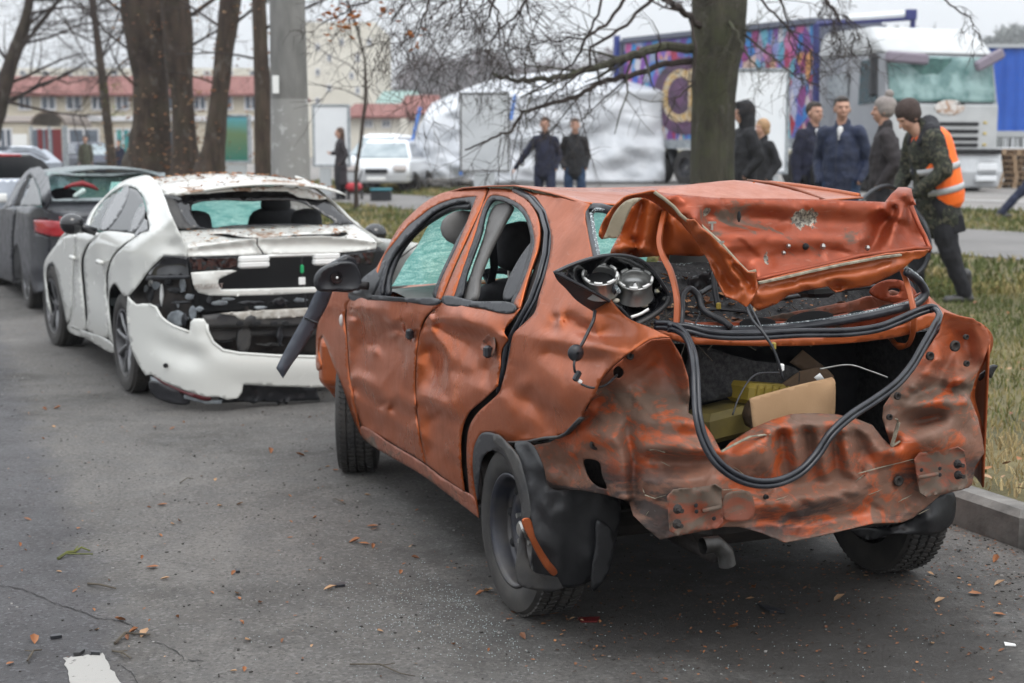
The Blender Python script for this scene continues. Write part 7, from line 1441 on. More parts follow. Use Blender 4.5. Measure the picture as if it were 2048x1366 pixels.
for s_ in (0, 1):
    for z_, r_ in ((.62, .15), (.34, .11)): mb = MB(); mb.bbox((.45+s_*(Wd-.9), -.26, z_), (.62, .1, r_*1.6), .05); mb.build('headlight', M['bface'], tk)
# side of the cab (seen at the left)
mb = MB(); mb.quad((-.01, .35, z2+.02), (-.01, 1.15, z2-.02), (.03, 1.15, z3-.12), (.035, .5, z3-.12)); mb.build('side_window', mat('dark_teal_window', (.006, .015, .02), .2, col2=(.01, .05, .065), scale=3), tk, thick=.02)
MB().bbox((-.28, .12, hz(150)), (.18, .22, 1.0), .06).build('wing_mirror', M['plastic'], tk)
MB().tube([(-.28, .15, hz(112)), (-.02, .3, hz(112))], .03, 6).build('mirror_arm', M['plastic'], tk)
MB().bbox((-.025, 2.1, hz(165)), (.03, .9, .6), .01).build('side_vent', M['scrap'], tk)
for y_ in (.8,): wheel(tk, (.16, y_, .5), -1, .5, .32, .29, 'steel'); wheel(tk, (Wd-.16, y_, .5), 1, .5, .32, .29, 'steel')
for x_ in (.2, Wd-.2): wheel(tk, (x_, 4.2, .5), -1 if x_ < 1 else 1, .5, .32, .29, 'steel')
MB().box((Wd/2, 3.2, .75), (.9, 4.2, .25)).build('chassis', M['dark_metal'], tk)
mb = MB(); q0 = at(1632, 60, 36)-c1+Vector((0, 0, 0)); 
fr = thing('blue_gantry', 'dark blue steel frame rising behind the truck cab', 'frame', (at(1632, 380, 36.5).x, 36.5, zt(at(1632, 380, 36.5).x, 36.5)))
fo = Vector(fr.location); MB().tube([Vector((0, 0, 0)), at(1632, 48, 36.5)-fo], .09, 6).build('post', mat('blue_frame', (.025, .03, .14), .5), fr); MB().tube([at(1632, 48, 36.5)-fo, at(1826, 35, 36.5)-fo], .08, 6).build('beam', MC['blue_frame'], fr)
p = at(1820, 30, 36.5)-fo; MB().bbox(p, (.28, .3, .26), .02).build('lamp_box', MC['blue_frame'], fr); MB().tube([at(1690, 37, 36.5)-fo, at(1815, 28, 36.5)-fo], .11, 6).build('roller', M['bface'], fr); MB().tube([at(1826, 35, 36.5)-fo, (at(1826, 35, 36.5)-fo).xy.to_3d()], .07, 6).build('post', MC['blue_frame'], fr)
# blue curtain trailer at the right edge
a, b_ = at(1975, 95, 39), at(2330, 95, 39); g = zt(a.x, 39); bl = thing('blue_trailer', 'long trailer with bright blue curtain sides at the right edge', 'trailer', (a.x, 39, g)); zt1 = a.z-g; zb1 = at(1975, 262, 39).z-g; wB = b_.x-a.x
MB().grid(lambda u, v: (wB*u, .02*math.sin(u*90)+.02*mnoise.noise(Vector((u*20, v*3, 0))), zb1+(zt1-zb1)*v), 120, 8).build('curtain', mat('blue_tarpaulin', (.012, .075, .38), .45, col2=(.02, .10, .46), scale=1.5, bmp=.01), bl, smooth=True)
MB().box((wB/2, 1.3, (zb1+zt1)/2), (wB-.05, 2.4, zt1-zb1-.1)).build('box_body', M['scrap'], bl)
MB().box((wB/2, 1.2, zt1+.04), (wB+.1, 2.6, .1)).build('top_rail', M['scrap_l'], bl); MB().box((wB/2, 1.2, zb1-.08), (wB+.1, 2.5, .16)).build('side_rail', M['scrap_l'], bl)
for x in (1.2, 2.5, 3.8): wheel(bl, (x, .3, .5), -1, .5, .32, .29, 'steel')
MB().box((wB/2, 1.2, .85), (wB, .8, .3)).build('chassis', M['dark_metal'], bl)
# pallets: each its own thing
M['wood'] = mat('pallet_wood', (.30, .20, .12), .85, col2=(.42, .30, .19), scale=4, stretch=(1, 5, 5))
pp_ = at(2012, 378, 38); pg = zt(pp_.x, pp_.y)
def pallet():
    mb = MB()
    for y in (-.55, -.27, 0, .27, .55): mb.box((0, y, .135), (.9, .13, .02))
    for x in (-.4, 0, .4): mb.box((x, 0, .115), (.1, 1.2, .02)); mb.box((x, 0, .01), (.1, 1.2, .02))
    for x in (-.4, 0, .4):
        for y in (-.55, 0, .55): mb.box((x, y, .0625), (.1, .13, .085))
    return mb.mesh('wooden_pallet')
pm = pallet(); N_ = 7
for i in range(N_):
    o = link('wooden_pallet', pm, M['wood'], None, False); o.location = (pp_.x+rnd.uniform(-.05, .05), pp_.y, pg+i*.147); o.rotation_euler = (0, 0, rnd.uniform(-.08, .08)+.1)
    od = ('bottom', 'second from the bottom', 'third from the bottom', 'middle', 'third from the top', 'second from the top', 'topmost')
    tag(o, 'wooden pallet beside the truck bumper, %s of its stack' % od[i].replace('middle', 'fourth up'), 'pallet', 'pallets stacked beside the truck')
# white cars in the lot
def far_car(lab, px, py, Y, rz, m, hgt=1.5, grp='cars parked in the lot', dup=None):
    p = at(px, py, Y); g = zt(p.x, p.y)
    t = thing('parked_car', lab, 'car', (p.x, p.y, g), rz, grp)
    Wc, Lc = .88, 4.3
    loft([sec(.3, -.85, .85, 0, Lc), sec(.6, -Wc, Wc, -.12, Lc+.1), sec(.85, -Wc, Wc, 0, Lc), sec(.95, -.82, .82, .15, Lc-.05)], 'body', m, t, bevel=.08)
    loft([sec(.94, -.78, .78, 1.0, Lc-.3), sec(hgt-.06, -.58, .58, 1.75, Lc-.9), sec(hgt, -.5, .5, 1.95, Lc-1.1)], 'cabin', m, t, bevel=.06)
    mb = MB(); mb.quad((-.70, 1.0, .98), (.70, 1.0, .98), (.54, 1.66, hgt-.09), (-.54, 1.66, hgt-.09)); mb.build('windscreen', mat('car_screen', (.20, .25, .27), .15, col2=(.35, .4, .42), scale=2), t, thick=.03)
    for s_ in (1, -1):
        mb = MB(); mb.quad((s_*.775, 1.2, .99), (s_*.775, 3.7, .99), (s_*.60, 3.2, hgt-.1), (s_*.60, 1.85, hgt-.1)); mb.build('side_window', M['win'], t, thick=.03)
        MB().bbox((s_*.62, -.10, .68), (.36, .1, .16), .04).build('headlight', M['clear_lens'], t)
        for y_ in (.75, 3.4): wheel(t, (s_*.76, y_, .31), s_, .31, .2, .2, 'alloy5')
    MB().bbox((0, -.13, .62), (.6, .06, .12), .02).build('grille', M['plastic'], t); MB().bbox((0, -.15, .42), (.5, .03, .1), .01).build('number_plate', M['whitepl'], t); return t
M['whitecar'] = mat('white_car_paint', (.70, .72, .74), .25, coat=.6)
far_car('white hatchback parked facing the camera behind the woman in the black coat', 754, 354, 38, R(-4), M['whitecar'], 1.45)
far_car('white car whose roof shows above the white hatchback', 775, 345, 46, R(8), M['whitecar'], 1.62)
far_car('white car partly hidden behind the white hatchback on its left', 722, 345, 44, R(-14), M['whitecar'], 1.6)
far_car('dark blue car far off below the shop windows, beside the thin trunk', 205, 330, 60, R(30), mat('navy_paint', (.03, .04, .07), .3), 1.5)
p = at(762, 360, 34); t = thing('plastic_crate', 'dark crate with a teal lid on the ground before the white hatchback', 'crate', (p.x, p.y, zt(p.x, p.y))); MB().bbox((0, 0, .13), (.48, .35, .26), .03).build('crate_body', M['plastic'], t); MB().bbox((0, 0, .28), (.5, .37, .05), .015).build('lid', mat('teal_lid', (.02, .18, .22), .5), t)
p = at(708, 356, 35); t = thing('red_handcart', 'small red cart standing behind the woman in the long black coat', 'cart', (p.x, p.y, zt(p.x, p.y))); mb = MB(); mb.bbox((0, 0, .32), (.36, .5, .2), .06); mb.build('tray', mat('red_plastic', (.4, .02, .03), .5), t); MB().tube([(.1, 0, .4), (.2, .1, .75)], .02, 6).build('handle', M['plastic'], t)
for s_ in (1, -1): MB().lathe([(.001, .0), (.12, 0), (.12, .05), (.001, .05)], (s_*.16, 0, .12), 'x', 14).build('cart_wheel', M['tyre'], t)
# rubble heap at the foot of the tent
mb = MB(); r2 = random.Random(6)
for i in range(60): p = at(r2.uniform(850, 935), 358, 40.5); mb.ell((p.x, p.y+r2.uniform(-.4, .4), zt(p.x, p.y)+r2.uniform(0, .25)), (r2.uniform(.08, .3), r2.uniform(.08, .2), r2.uniform(.04, .14)), 7, 5)
tag(mb.build('rubble', mat('rubble', (.05, .05, .05), .9, col2=(.16, .15, .14), scale=3)), 'dark rubble heaped at the left foot of the tarpaulin tent', 'rubble', kind='stuff')
# far woods: a mass of bare crowns, fading
def woods(nm, lab, Y, x0, x1, ytop, col, seed, n=260):
    r_ = random.Random(seed); mb = MB()
    for i in range(n):
        a = r_.uniform(x0, x1); h = ytop(a)+r_.uniform(0, 18); p = at(a, h, Y+r_.uniform(0, 25)); g = zt(p.x, p.y)
        mb.tube([(p.x, p.y, g), (p.x+r_.gauss(0, .4), p.y, p.z*.75), (p.x+r_.gauss(0, .6), p.y, p.z)], [.3, .18, .03], 4)
        for k in range(16):
            z = g+(p.z-g)*r_.uniform(.35, 1.); rr_ = ((1.1-(z-g)/(p.z-g))*3.0+.8)*Y/190; a2 = r_.uniform(0, 6.28); q = Vector((p.x+math.cos(a2)*rr_*r_.random(), p.y+math.sin(a2)*rr_*r_.random(), z))
            s_ = r_.uniform(.5, 1.6)*Y/190; 
            for t_ in range(5): d = Vector((r_.gauss(0, 1), r_.gauss(0, 1), r_.gauss(0, 1))).normalized()*s_; e = Vector((r_.gauss(0, 1), r_.gauss(0, 1), r_.gauss(0, 1))).normalized()*s_*.35; mb.add([q, q+d, q+d*.5+e], [(0, 1, 2)])
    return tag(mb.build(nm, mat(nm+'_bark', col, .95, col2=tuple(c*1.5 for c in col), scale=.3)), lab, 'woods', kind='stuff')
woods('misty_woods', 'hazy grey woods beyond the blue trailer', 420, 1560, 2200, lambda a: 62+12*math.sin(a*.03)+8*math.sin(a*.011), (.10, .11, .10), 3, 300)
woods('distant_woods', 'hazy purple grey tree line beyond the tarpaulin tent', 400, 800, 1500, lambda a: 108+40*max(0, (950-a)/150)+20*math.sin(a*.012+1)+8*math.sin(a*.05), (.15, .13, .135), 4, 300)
# haze in the air
hb = MB().box((0, 270, 35), (1200, 700, 74)); ho = hb.build('haze', None); ho['kind'] = 'stuff'
hm = bpy.data.materials.new('haze_air'); hm.use_nodes = True; hn = hm.node_tree; hn.nodes.clear(); oo = hn.nodes.new('ShaderNodeOutputMaterial'); pv = hn.nodes.new('ShaderNodeVolumePrincipled'); pv.inputs['Color'].default_value = (.92, .94, .97, 1); pv.inputs['Density'].default_value = .0006; pv.inputs['Anisotropy'].default_value = .2
hn.links.new(pv.outputs[0], oo.inputs['Volume']); ho.data.materials.append(hm)
# ------------------------------------------------------------ people
M['skin'] = mat('skin', (.42, .23, .165), .55, col2=(.50, .30, .22), scale=12, spec=.3)
def fabric(name, a, b, sc=10, fold=.02, rough=.85, quilt=0., camo=None):
    m, n, bs = new_mat(name); z = noise_node(n, sc, 4); c = ramp(n, z, [(.35, a), (.65, b)])
    if camo:
        z1 = noise_node(n, 13, 2, .5, dist=1.2); z2 = noise_node(n, 17, 2, .5, dist=1.5, stretch=(1.3, .8, 1.2))
        c = mixc(n, ramp(n, z1, [(.50, 0.), (.52, 1.)]), camo[0], camo[1]); c = mixc(n, ramp(n, z2, [(.56, 0.), (.58, 1.)]), c, camo[2]); c = mixc(n, ramp(n, z2, [(.36, 1.), (.38, 0.)]), c, camo[3])
    n.links.new(c, bs.inputs['Base Color']); bs.inputs['Roughness'].default_value = rough
    h = noise_node(n, 5.5, 4, .6, stretch=(1, 1, .7), dist=.8)
    if quilt:
        w = n.nodes.new('ShaderNodeTexWave'); w.wave_type = 'BANDS'; w.bands_direction = 'Z'; w.inputs['Scale'].default_value = quilt; w.inputs['Distortion'].default_value = .6
        t = n.nodes.new('ShaderNodeTexCoord'); n.links.new(t.outputs['Object'], w.inputs['Vector']); h = mathn(n, 'ADD', h, mathn(n, 'MULTIPLY', w.outputs[0], .3))
    bump(n, bs, h, fold, .8); return m
F_ = dict(black=fabric('black_cloth', (.005, .005, .006), (.014, .014, .017)), navy=fabric('navy_cloth', (.005, .006, .018), (.012, .014, .036)), puffer=fabric('blue_quilted', (.004, .010, .036), (.010, .020, .060), quilt=13, rough=.6),
          jeans=fabric('denim', (.010, .026, .06), (.022, .05, .105)), dkjeans=fabric('dark_denim', (.006, .009, .028), (.012, .018, .045)), coatgrey=fabric('grey_brown_cloth', (.020, .016, .018), (.038, .032, .034)), coatdark=fabric('plum_black_cloth', (.018, .014, .018), (.035, .028, .032)),
          blacktr=fabric('black_trousers', (.005, .005, .007), (.012, .012, .016)), brownj=fabric('brown_black_cloth', (.03, .022, .02), (.055, .042, .04)), olive=fabric('olive_cloth', (.05, .055, .035), (.09, .09, .06)),
          camo=fabric('camouflage_cloth', (.03, .035, .02), (.06, .06, .04), camo=((.022, .026, .016), (.007, .008, .006), (.075, .07, .045), (.035, .038, .024))),
          vest=fabric('hi_vis_orange', (.95, .14, .01), (.95, .18, .015), 3, .012, .6), reflect=mat('reflective_band', (.42, .43, .44), .45), fur=fabric('fur_collar', (.008, .008, .012), (.03, .03, .035), 60, .03), beanieb=fabric('brown_knit', (.035, .022, .018), (.06, .04, .035), 60, .01), beanieg=fabric('grey_knit', (.20, .17, .16), (.30, .27, .25), 60, .012),
          glove=fabric('orange_glove', (.55, .16, .04), (.40, .11, .04), 14, .01), boot=mat('boot_leather', (.014, .014, .016), .4, col2=(.04, .038, .036), scale=18), white=fabric('white_cloth', (.55, .55, .55), (.7, .7, .7)))
HAIR = dict(brown=mat('hair_brown', (.045, .022, .012), .6, col2=(.09, .045, .025), scale=30), dark=mat('hair_dark', (.018, .012, .010), .6, col2=(.04, .028, .02), scale=30), fair=mat('hair_fair', (.30, .17, .08), .6, col2=(.42, .26, .13), scale=30), grey=mat('hair_grey', (.16, .15, .14), .6))
def V(*a): return Vector(a)
def folds(o, s_):
    if 'cloth_folds' not in bpy.data.textures:
        tx = bpy.data.textures.new('cloth_folds', 'CLOUDS'); tx.noise_scale = .11; tx.noise_depth = 2
    m = o.modifiers.new('folds', 'DISPLACE'); m.texture = bpy.data.textures['cloth_folds']; m.strength = s_; m.mid_level = .5; m.texture_coords = 'LOCAL'; return o
def hand(mb, w, d, side_, curl=.6, s=1.):
    """palm, four fingers and a thumb; w wrist, d direction of the forearm, side_ towards the thumb"""
    d = d.normalized(); t = (side_-d*side_.dot(d)).normalized(); nrm = d.cross(t).normalized()
    pc = w+d*.055*s; mb.cone(w, .022*s, w+d*.075*s, .030*s, 10, .55, nrm)
    for i, (off, ln) in enumerate(((.030, .072), (.010, .082), (-.010, .076), (-.029, .060))):
        b = w+d*.080*s+t*off*s; k = curl; p = b; dd = d.copy(); q_ = [b]
        for j in range(3):
            dd = (Matrix.Rotation(k*(.5+.25*j), 3, t) @ dd); p = p+dd*ln*s*(.45, .32, .25)[j]; q_.append(p)
        for j in range(3): mb.cone(q_[j], (.0095-.001*j)*s, q_[j+1], (.0088-.001*j)*s, 7)
    b = w+d*.030*s+t*.028*s; p1 = b+(t*.8+d*.6).normalized()*.035*s; p2 = p1+(d*.9+t*.15).normalized()*.030*s; mb.cone(b, .013*s, p1, .011*s, 7); mb.cone(p1, .011*s, p2, .009*s, 7)
def person(label, px, Y, top, face, cloth, pose, hair='dark', hat=None, coat=None, group=None, look=0., girth=1., H=None, vx=.013, tilt=0.):
    p0 = at(px, top, Y); g = zt(p0.x, p0.y); H = H or (p0.z-g); t = thing('person', label, 'person', (p0.x, p0.y, g), R(face), group)
    k = H/1.75; lean = pose.get('lean', 0.); G = girth
    hipz = .92*k*(1-pose.get('squat', 0)); hip = V(0, 0, hipz); up = Matrix.Rotation(lean, 3, 'Y'); U = lambda x, y, z: hip + up @ V(x*k, y*k, z*k)
    ch = U(0, 0, .36); nk = U(.0, 0, .54); hd = U(.02+pose.get('headx', 0), 0, .70+pose.get('headz', 0)); sh = [U(0, s*.158*G, .468) for s in (1, -1)]
    legs = []
    for i, s in enumerate((1, -1)):
        hj = hip+V(0, s*.095*k, -.02); foot = pose.get('feet', ((.0, .12), (.0, -.12)))[i]; fk = V(foot[0]*k, foot[1]*k, .08*k); kn = (hj+fk)/2+V(pose.get('knee', (.03, .03))[i]*k, s*.01, 0); legs.append((hj, kn, fk, foot))
    arms = []
    for i, s in enumerate((1, -1)):
        a = pose.get('arms', ('pocket', 'pocket'))[i]
        if a == 'pocket': el, wr = U(-.09, s*.235*G, .19), U(.07, s*.19*G, -.03)
        elif a == 'down': el, wr = U(-.02, s*.215*G, .19), U(.03, s*.235*G, -.07)
        elif a == 'folded': el, wr = U(.02, s*.27*G, .20), U(.20, s*.03, .20)
        else: el, wr = U(*a[0]), U(*a[1])
        arms.append((sh[i], el, wr, s, a))
    # body: one continuous skin surface
    b = MB()
    b.cone(hip, .10*k, ch, .095*k, 14, 1.35, (0, 1, 0)); b.cone(ch, .09*k, nk-V(0, 0, .05*k), .06*k, 14, 1.5, (0, 1, 0)); b.cone(nk-V(0, 0, .05*k), .058*k, hd-V(0, 0, .04*k), .052*k, 12)
    lk = Matrix.Rotation(look, 3, 'Z') @ up @ Matrix.Rotation(tilt, 3, 'Y'); h_ = lambda x, y, z: hd + lk @ V(x*k, y*k, z*k)
    b.ell(h_(-.012, 0, .035), (.100*k, .078*k, .098*k), 18, 12, lk); b.cone(h_(.03, 0, -.03), .058*k, h_(.052, 0, -.075), .030*k, 12, 1.1, (0, 1, 0)); b.ell(h_(.045, 0, -.01), (.05*k, .062*k, .085*k), 14, 10, lk)
    b.cone(h_(.088, 0, .025), .010*k, h_(.112, 0, -.018), .015*k, 8); b.ell(h_(.080, 0, .040), (.022*k, .058*k, .014*k), 10, 6, lk)
    for s in (1, -1): b.ell(h_(.0, s*.080, -.005), (.018*k, .010*k, .030*k), 8, 6, lk); b.ell(h_(.072, s*.035, -.02), (.02*k, .018*k, .02*k), 8, 6, lk)
    b.ell(h_(.088, 0, -.052), (.014*k, .025*k, .008*k), 8, 6, lk); b.ell(h_(.086, 0, -.063), (.013*k, .021*k, .008*k), 8, 6, lk)
    for hj, kn, fk, ft in legs: b.cone(hj, .075*k, kn, .05*k, 10); b.cone(kn, .05*k, fk, .036*k, 10)
    for s0, el, wr, s, a in arms:
        b.cone(s0, .048*k, el, .040*k, 10); b.cone(el, .038*k, wr, .026*k, 10)
        if a != 'pocket' and not pose.get('gloves'): hand(b, wr, wr-el, V(1, -s*.4, .2), .5, k)
        elif a == 'pocket' and not pose.get('gloves'): b.ell(wr, (.035*k, .02*k, .035*k), 8, 6)
    b.build('body', M['skin'], t, remesh=.0085, sm=2)
    e = MB()
    for s in (1, -1): e.ell(h_(.083, s*.030, .022), (.008*k, .012*k, .006*k), 8, 5, lk)
    e.build('eyes', HAIR['dark'], t, smooth=True); 
    # jacket / coat
    j = MB(); jl = cloth.get('len', .10); G2 = G*1.0
    j.cone(U(0, 0, -.02), .132*k*G2, U(-.01, 0, .22), .130*k*G2, 18, 1.36, (0, 1, 0)); j.cone(U(0, 0, .2), .130*k*G2, U(-.01, 0, .38), .120*k*G2, 18, 1.36, (0, 1, 0)); j.cone(sh[0]-V(0, .04, .0), .070*k, sh[1]+V(0, .04, .0), .070*k, 12); j.cone(U(-.005, 0, .44), .09*k, U(0, 0, .535), .068*k, 14, 1.25, (0, 1, 0))
    j.cone(U(0, 0, .03), .13*k*G2, U(0, 0, -jl), (.135+.05*max(0, jl-.1))*k*G2, 18, 1.32, (0, 1, 0))
    if jl > .3: j.cone(U(0, 0, -.05), .15*k, hip-V(0, 0, jl*k), .165*k, 18, 1.3, (0, 1, 0))
    for s0, el, wr, s, a in arms: j.cone(s0, .074*k*G, el, .062*k*G, 12); j.cone(el, .060*k*G, wr-(wr-el).normalized()*.02, .046*k, 12)
    if coat != 'none': j.cone(U(-.01, 0, .50), .075*k, U(-.012, 0, .57), .070*k, 12, 1.15, (0, 1, 0))
    jo = j.build(cloth.get('jname', 'jacket'), F_[cloth['top']], t, remesh=vx, sm=3); folds(jo, .035*k)
    if cloth.get('shirt'):
        q_ = MB(); q_.cone(U(.062, .0, .505), .034*k, U(.115, 0, .40), .012*k, 10); q_.build('shirt', F_['white'], t, remesh=.01, sm=2)
    if cloth.get('zip'):
        MB().tube([U(.175*G, 0, .0), U(.185*G, 0, .2), U(.165*G, 0, .36), U(.10, 0, .47)], .003, 5).build('zip', F_['boot'], t)
    # trousers
    r_ = MB(); r_.cone(hip+V(0, 0, .02), .125*k*G, hip-V(0, 0, .07*k), .12*k*G, 14, 1.3, (0, 1, 0))
    for hj, kn, fk, ft in legs: r_.cone(hj, .100*k*G, kn, .076*k*G, 12); r_.cone(kn, .074*k*G, fk+V(0, 0, .0), .062*k, 12)
    folds(r_.build('trousers', F_[cloth['legs']], t, remesh=vx, sm=3), .03*k)
    for i, (hj, kn, fk, ft) in enumerate(legs):
        s_ = MB(); s_.cone(fk+V(-.035*k, 0, -.045*k), .042*k, fk+V(.16*k, 0, -.052*k), .034*k, 12, 1.05, (0, 1, 0)); s_.cone(fk+V(-.01, 0, -.02*k), .046*k, fk+V(0, 0, cloth.get('boot', .02)*k), .05*k, 10); s_.build('shoe', F_['boot'], t, remesh=.01, sm=2)
    # hair, hats
    a = MB()
    if hat == 'hood':
        a.ell(h_(-.03, 0, .03), (.125*k, .112*k, .145*k), 16, 12, lk); a.cone(h_(-.05, 0, -.05), .10*k, U(-.03, 0, .50), .095*k, 14, 1.2, (0, 1, 0)); a.cone(h_(-.02, 0, .1), .07*k, h_(.06, 0, .11), .045*k, 12, 1.4, (0, 1, 0)); a.build('hood', F_[cloth['top']], t, remesh=.012, sm=3)
    elif hat: 
        a.ell(h_(-.018, 0, .065), (.112*k, .095*k, .095*k), 16, 12, lk); a.cone(h_(-.02, 0, .055), .098*k, h_(-.018, 0, .03), .101*k, 16)
        a.build('knitted_hat', F_[hat], t, remesh=.009, sm=3)
        if pose.get('pom'): MB().ell(h_(-.05, 0, .175), (.045*k,)*3, 12, 8).build('pompom', F_[hat], t, smooth=True)
    if hat != 'hood':
        a = MB()
        if pose.get('long'): a.ell(h_(-.028, 0, .05), (.105*k, .092*k, .105*k), 16, 12, lk); a.cone(h_(-.06, 0, .0), .075*k, h_(-.09, 0, -.24), .05*k, 12, 1.4, (0, 1, 0))
        elif pose.get('bob'): a.ell(h_(-.026, 0, .045), (.115*k, .102*k, .115*k), 16, 12, lk); a.ell(h_(-.05, 0, -.03), (.08*k, .10*k, .07*k), 12, 8, lk)
        elif hat is None: a.ell(h_(-.030, 0, .055), (.098*k, .085*k, .094*k), 16, 12, lk); a.ell(h_(.03, 0, .10), (.055*k, .06*k, .035*k), 12, 8, lk)
        if a.v: a.build('hair', HAIR[hair], t, remesh=.009, sm=2)
    t['_k'] = k
    return t, U, h_, sh, arms, k, H
# bystanders
person('woman in a long black coat with long brown hair, standing before the white billboard', 680, 35, 256, 200, dict(top='coatdark', legs='blacktr', len=.48, jname='long_coat', boot=.2), dict(feet=((.1, .10), (-.08, -.10)), arms=('pocket', ((.05, -.24, .22), (.20, -.14, .22))), long=1), 'brown')[0]
person('man in a dark jacket and jeans striding with one arm swung out', 1090, 25, 235, -92, dict(top='navy', legs='dkjeans'), dict(feet=((.12, .10), (-.12, -.10)), arms=('pocket', ((-.02, -.33, .22), (-.05, -.50, -.02)))), 'brown')
person('man in a black jacket and blue jeans walking beside the striding man', 1150, 25.6, 237, -88, dict(top='black', legs='jeans'), dict(arms=('pocket', 'pocket')), 'brown')
person('person in black with the hood up, standing in profile before the white board', 1490, 18.2, 206, 195, dict(top='black', legs='blacktr'), dict(arms=('pocket', 'pocket'), feet=((.05, .1), (-.05, -.1))), hat='hood', girth=1.05)
person('fair haired woman in a black jacket half hidden behind the hooded person', 1526, 20, 240, 215, dict(top='black', legs='blacktr', len=.2), dict(arms=('pocket', 'pocket'), bob=1), 'fair')
person('balding man in a navy jacket with a black bag across his front', 1628, 17.4, 205, -62, dict(top='navy', legs='blacktr', shirt=1), dict(arms=('down', 'down')), 'dark', girth=1.05)
bx = [o for o in COL.objects if o.name == 'person.005'][0]
bg = thing('shoulder_bag', 'small black shoulder bag worn by the man in the navy jacket', 'bag', tuple(bx.location+Vector((.05, -.2, .98))), R(-62)); MB().bbox((.0, 0, 0), (.07, .26, .24), .02).build('bag_body', F_['black'], bg)
MB().tube([(0, .10, .12), (-.05, .18, .30), (-.12, .22, .52)], .012, 5).build('strap', F_['black'], bg); MB().bbox((.038, 0, .02), (.006, .05, .02), .002).build('buckle', M['steel'], bg)
person('young man in a blue quilted jacket and jeans with hands in his pockets', 1686, 15.8, 194, -118, dict(top='puffer', legs='jeans', shirt=1, zip=1), dict(arms=('pocket', 'pocket')), 'dark', girth=1.1, look=.45)
person('woman in a dark grey coat and pale grey knitted hat, seen from the side', 1772, 14.9, 197, 172, dict(top='coatgrey', legs='blacktr', len=.42, jname='coat', boot=.15), dict(arms=('pocket', 'pocket'), pom=1), 'brown', hat='beanieg', girth=1.12)
person('person in olive clothes standing far off by the shop windows', 170, 52, 272, -80, dict(top='olive', legs='olive'), dict(arms=('down', 'down')), 'dark', vx=.02)
person('dark figure just right of the thin trunk, far off', 237, 50, 280, -100, dict(top='navy', legs='blacktr'), dict(arms=('down', 'down')), 'dark', vx=.02)
person('passer by in dark blue clothes walking out of view at the right edge', 2085, 24, 200, 8, dict(top='navy', legs='dkjeans'), dict(feet=((.30, .08), (-.62, -.08)), knee=(.12, .06), squat=.06, arms=('down', 'down')), 'dark')
# the worker in the orange vest
wt, U, h_, sh, arms, k, H = person('worker in an orange reflective vest, camouflage jacket and brown knitted hat, bending over a hose', 1878, 12.6, 200, 188, dict(top='camo', legs='blacktr', len=.22, boot=.16), dict(lean=.26, headx=.06, headz=-.03, feet=((-.24, .12), (.08, -.14)), knee=(.05, .05), squat=.02, arms=(((.02, .30, .20), (.27, .16, .06)), ((.10, -.26, .20), (.32, -.10, .03))), gloves=1), 'grey', hat='beanieb', girth=1.2, H=1.84, tilt=.35, look=.15)
v = MB(); G = 1.2
v.cone(U(-.045, 0, -.02), .152*k*G, U(-.05, 0, .22), .152*k*G, 20, 1.33, (0, 1, 0)); v.cone(U(-.045, 0, .2), .152*k*G, U(-.055, 0, .40), .140*k*G, 20, 1.30, (0, 1, 0)); v.cone(U(-.02, .10, .40), .07*k*G, U(-.03, .10, .49), .06*k*G, 12); v.cone(U(-.02, -.10, .40), .07*k*G, U(-.03, -.10, .49), .06*k*G, 12)
v.build('reflective_vest', F_['vest'], wt, remesh=.012, sm=3)
for z in (.02, .20):
    rb = MB(); n_ = 40; ring = []
    for i in range(n_+1):
        a = 2*math.pi*i/n_; ring.append((math.cos(a)*.156*k*G, math.sin(a)*.156*k*G*1.34))
    rb.grid(lambda u, v_: (lambda i: tuple(U(ring[i][0]/k-.042, ring[i][1]/k, z-.012+.052*v_)))(min(n_, int(round(u*n_)))), n_, 1); rb.build('reflective_band', F_['reflect'], wt, smooth=True, thick=-.004)
c_ = MB(); c_.cone(U(-.04, .10, .52), .075*k, U(-.07, 0, .57), .085*k, 12); c_.cone(U(-.04, -.10, .52), .075*k, U(-.07, 0, .57), .085*k, 12); c_.cone(U(.06, .09, .46), .05*k, U(-.02, .12, .54), .06*k, 10); c_.cone(U(.06, -.09, .46), .05*k, U(-.02, -.12, .54), .06*k, 10); c_.build('fur_collar', F_['fur'], wt, remesh=.012, sm=2)
c_ = MB(); c_.cone(U(.11, 0, .22), .05*k, U(.06, 0, .45), .05*k, 10, 1.5, (0, 1, 0)); c_.build('inner_jacket', F_['navy'], wt, remesh=.015, sm=2)
for s0, el, wr, s, a in arms:
    gm_ = MB(); gm_.cone(wr-(wr-el).normalized()*.05, .038, wr, .034, 10); hand(gm_, wr, wr-el, V(.3, -s, .3), 1.15, 1.15*k); gm_.build('glove', F_['glove'], wt, remesh=.006, sm=1)
# pocket on the thigh
MB().bbox(V(-.12*k, .19*k, .66*k), (.12, .03, .15), .012, Matrix.Rotation(.25, 3, 'Y')).build('thigh_pocket', F_['blacktr'], wt)
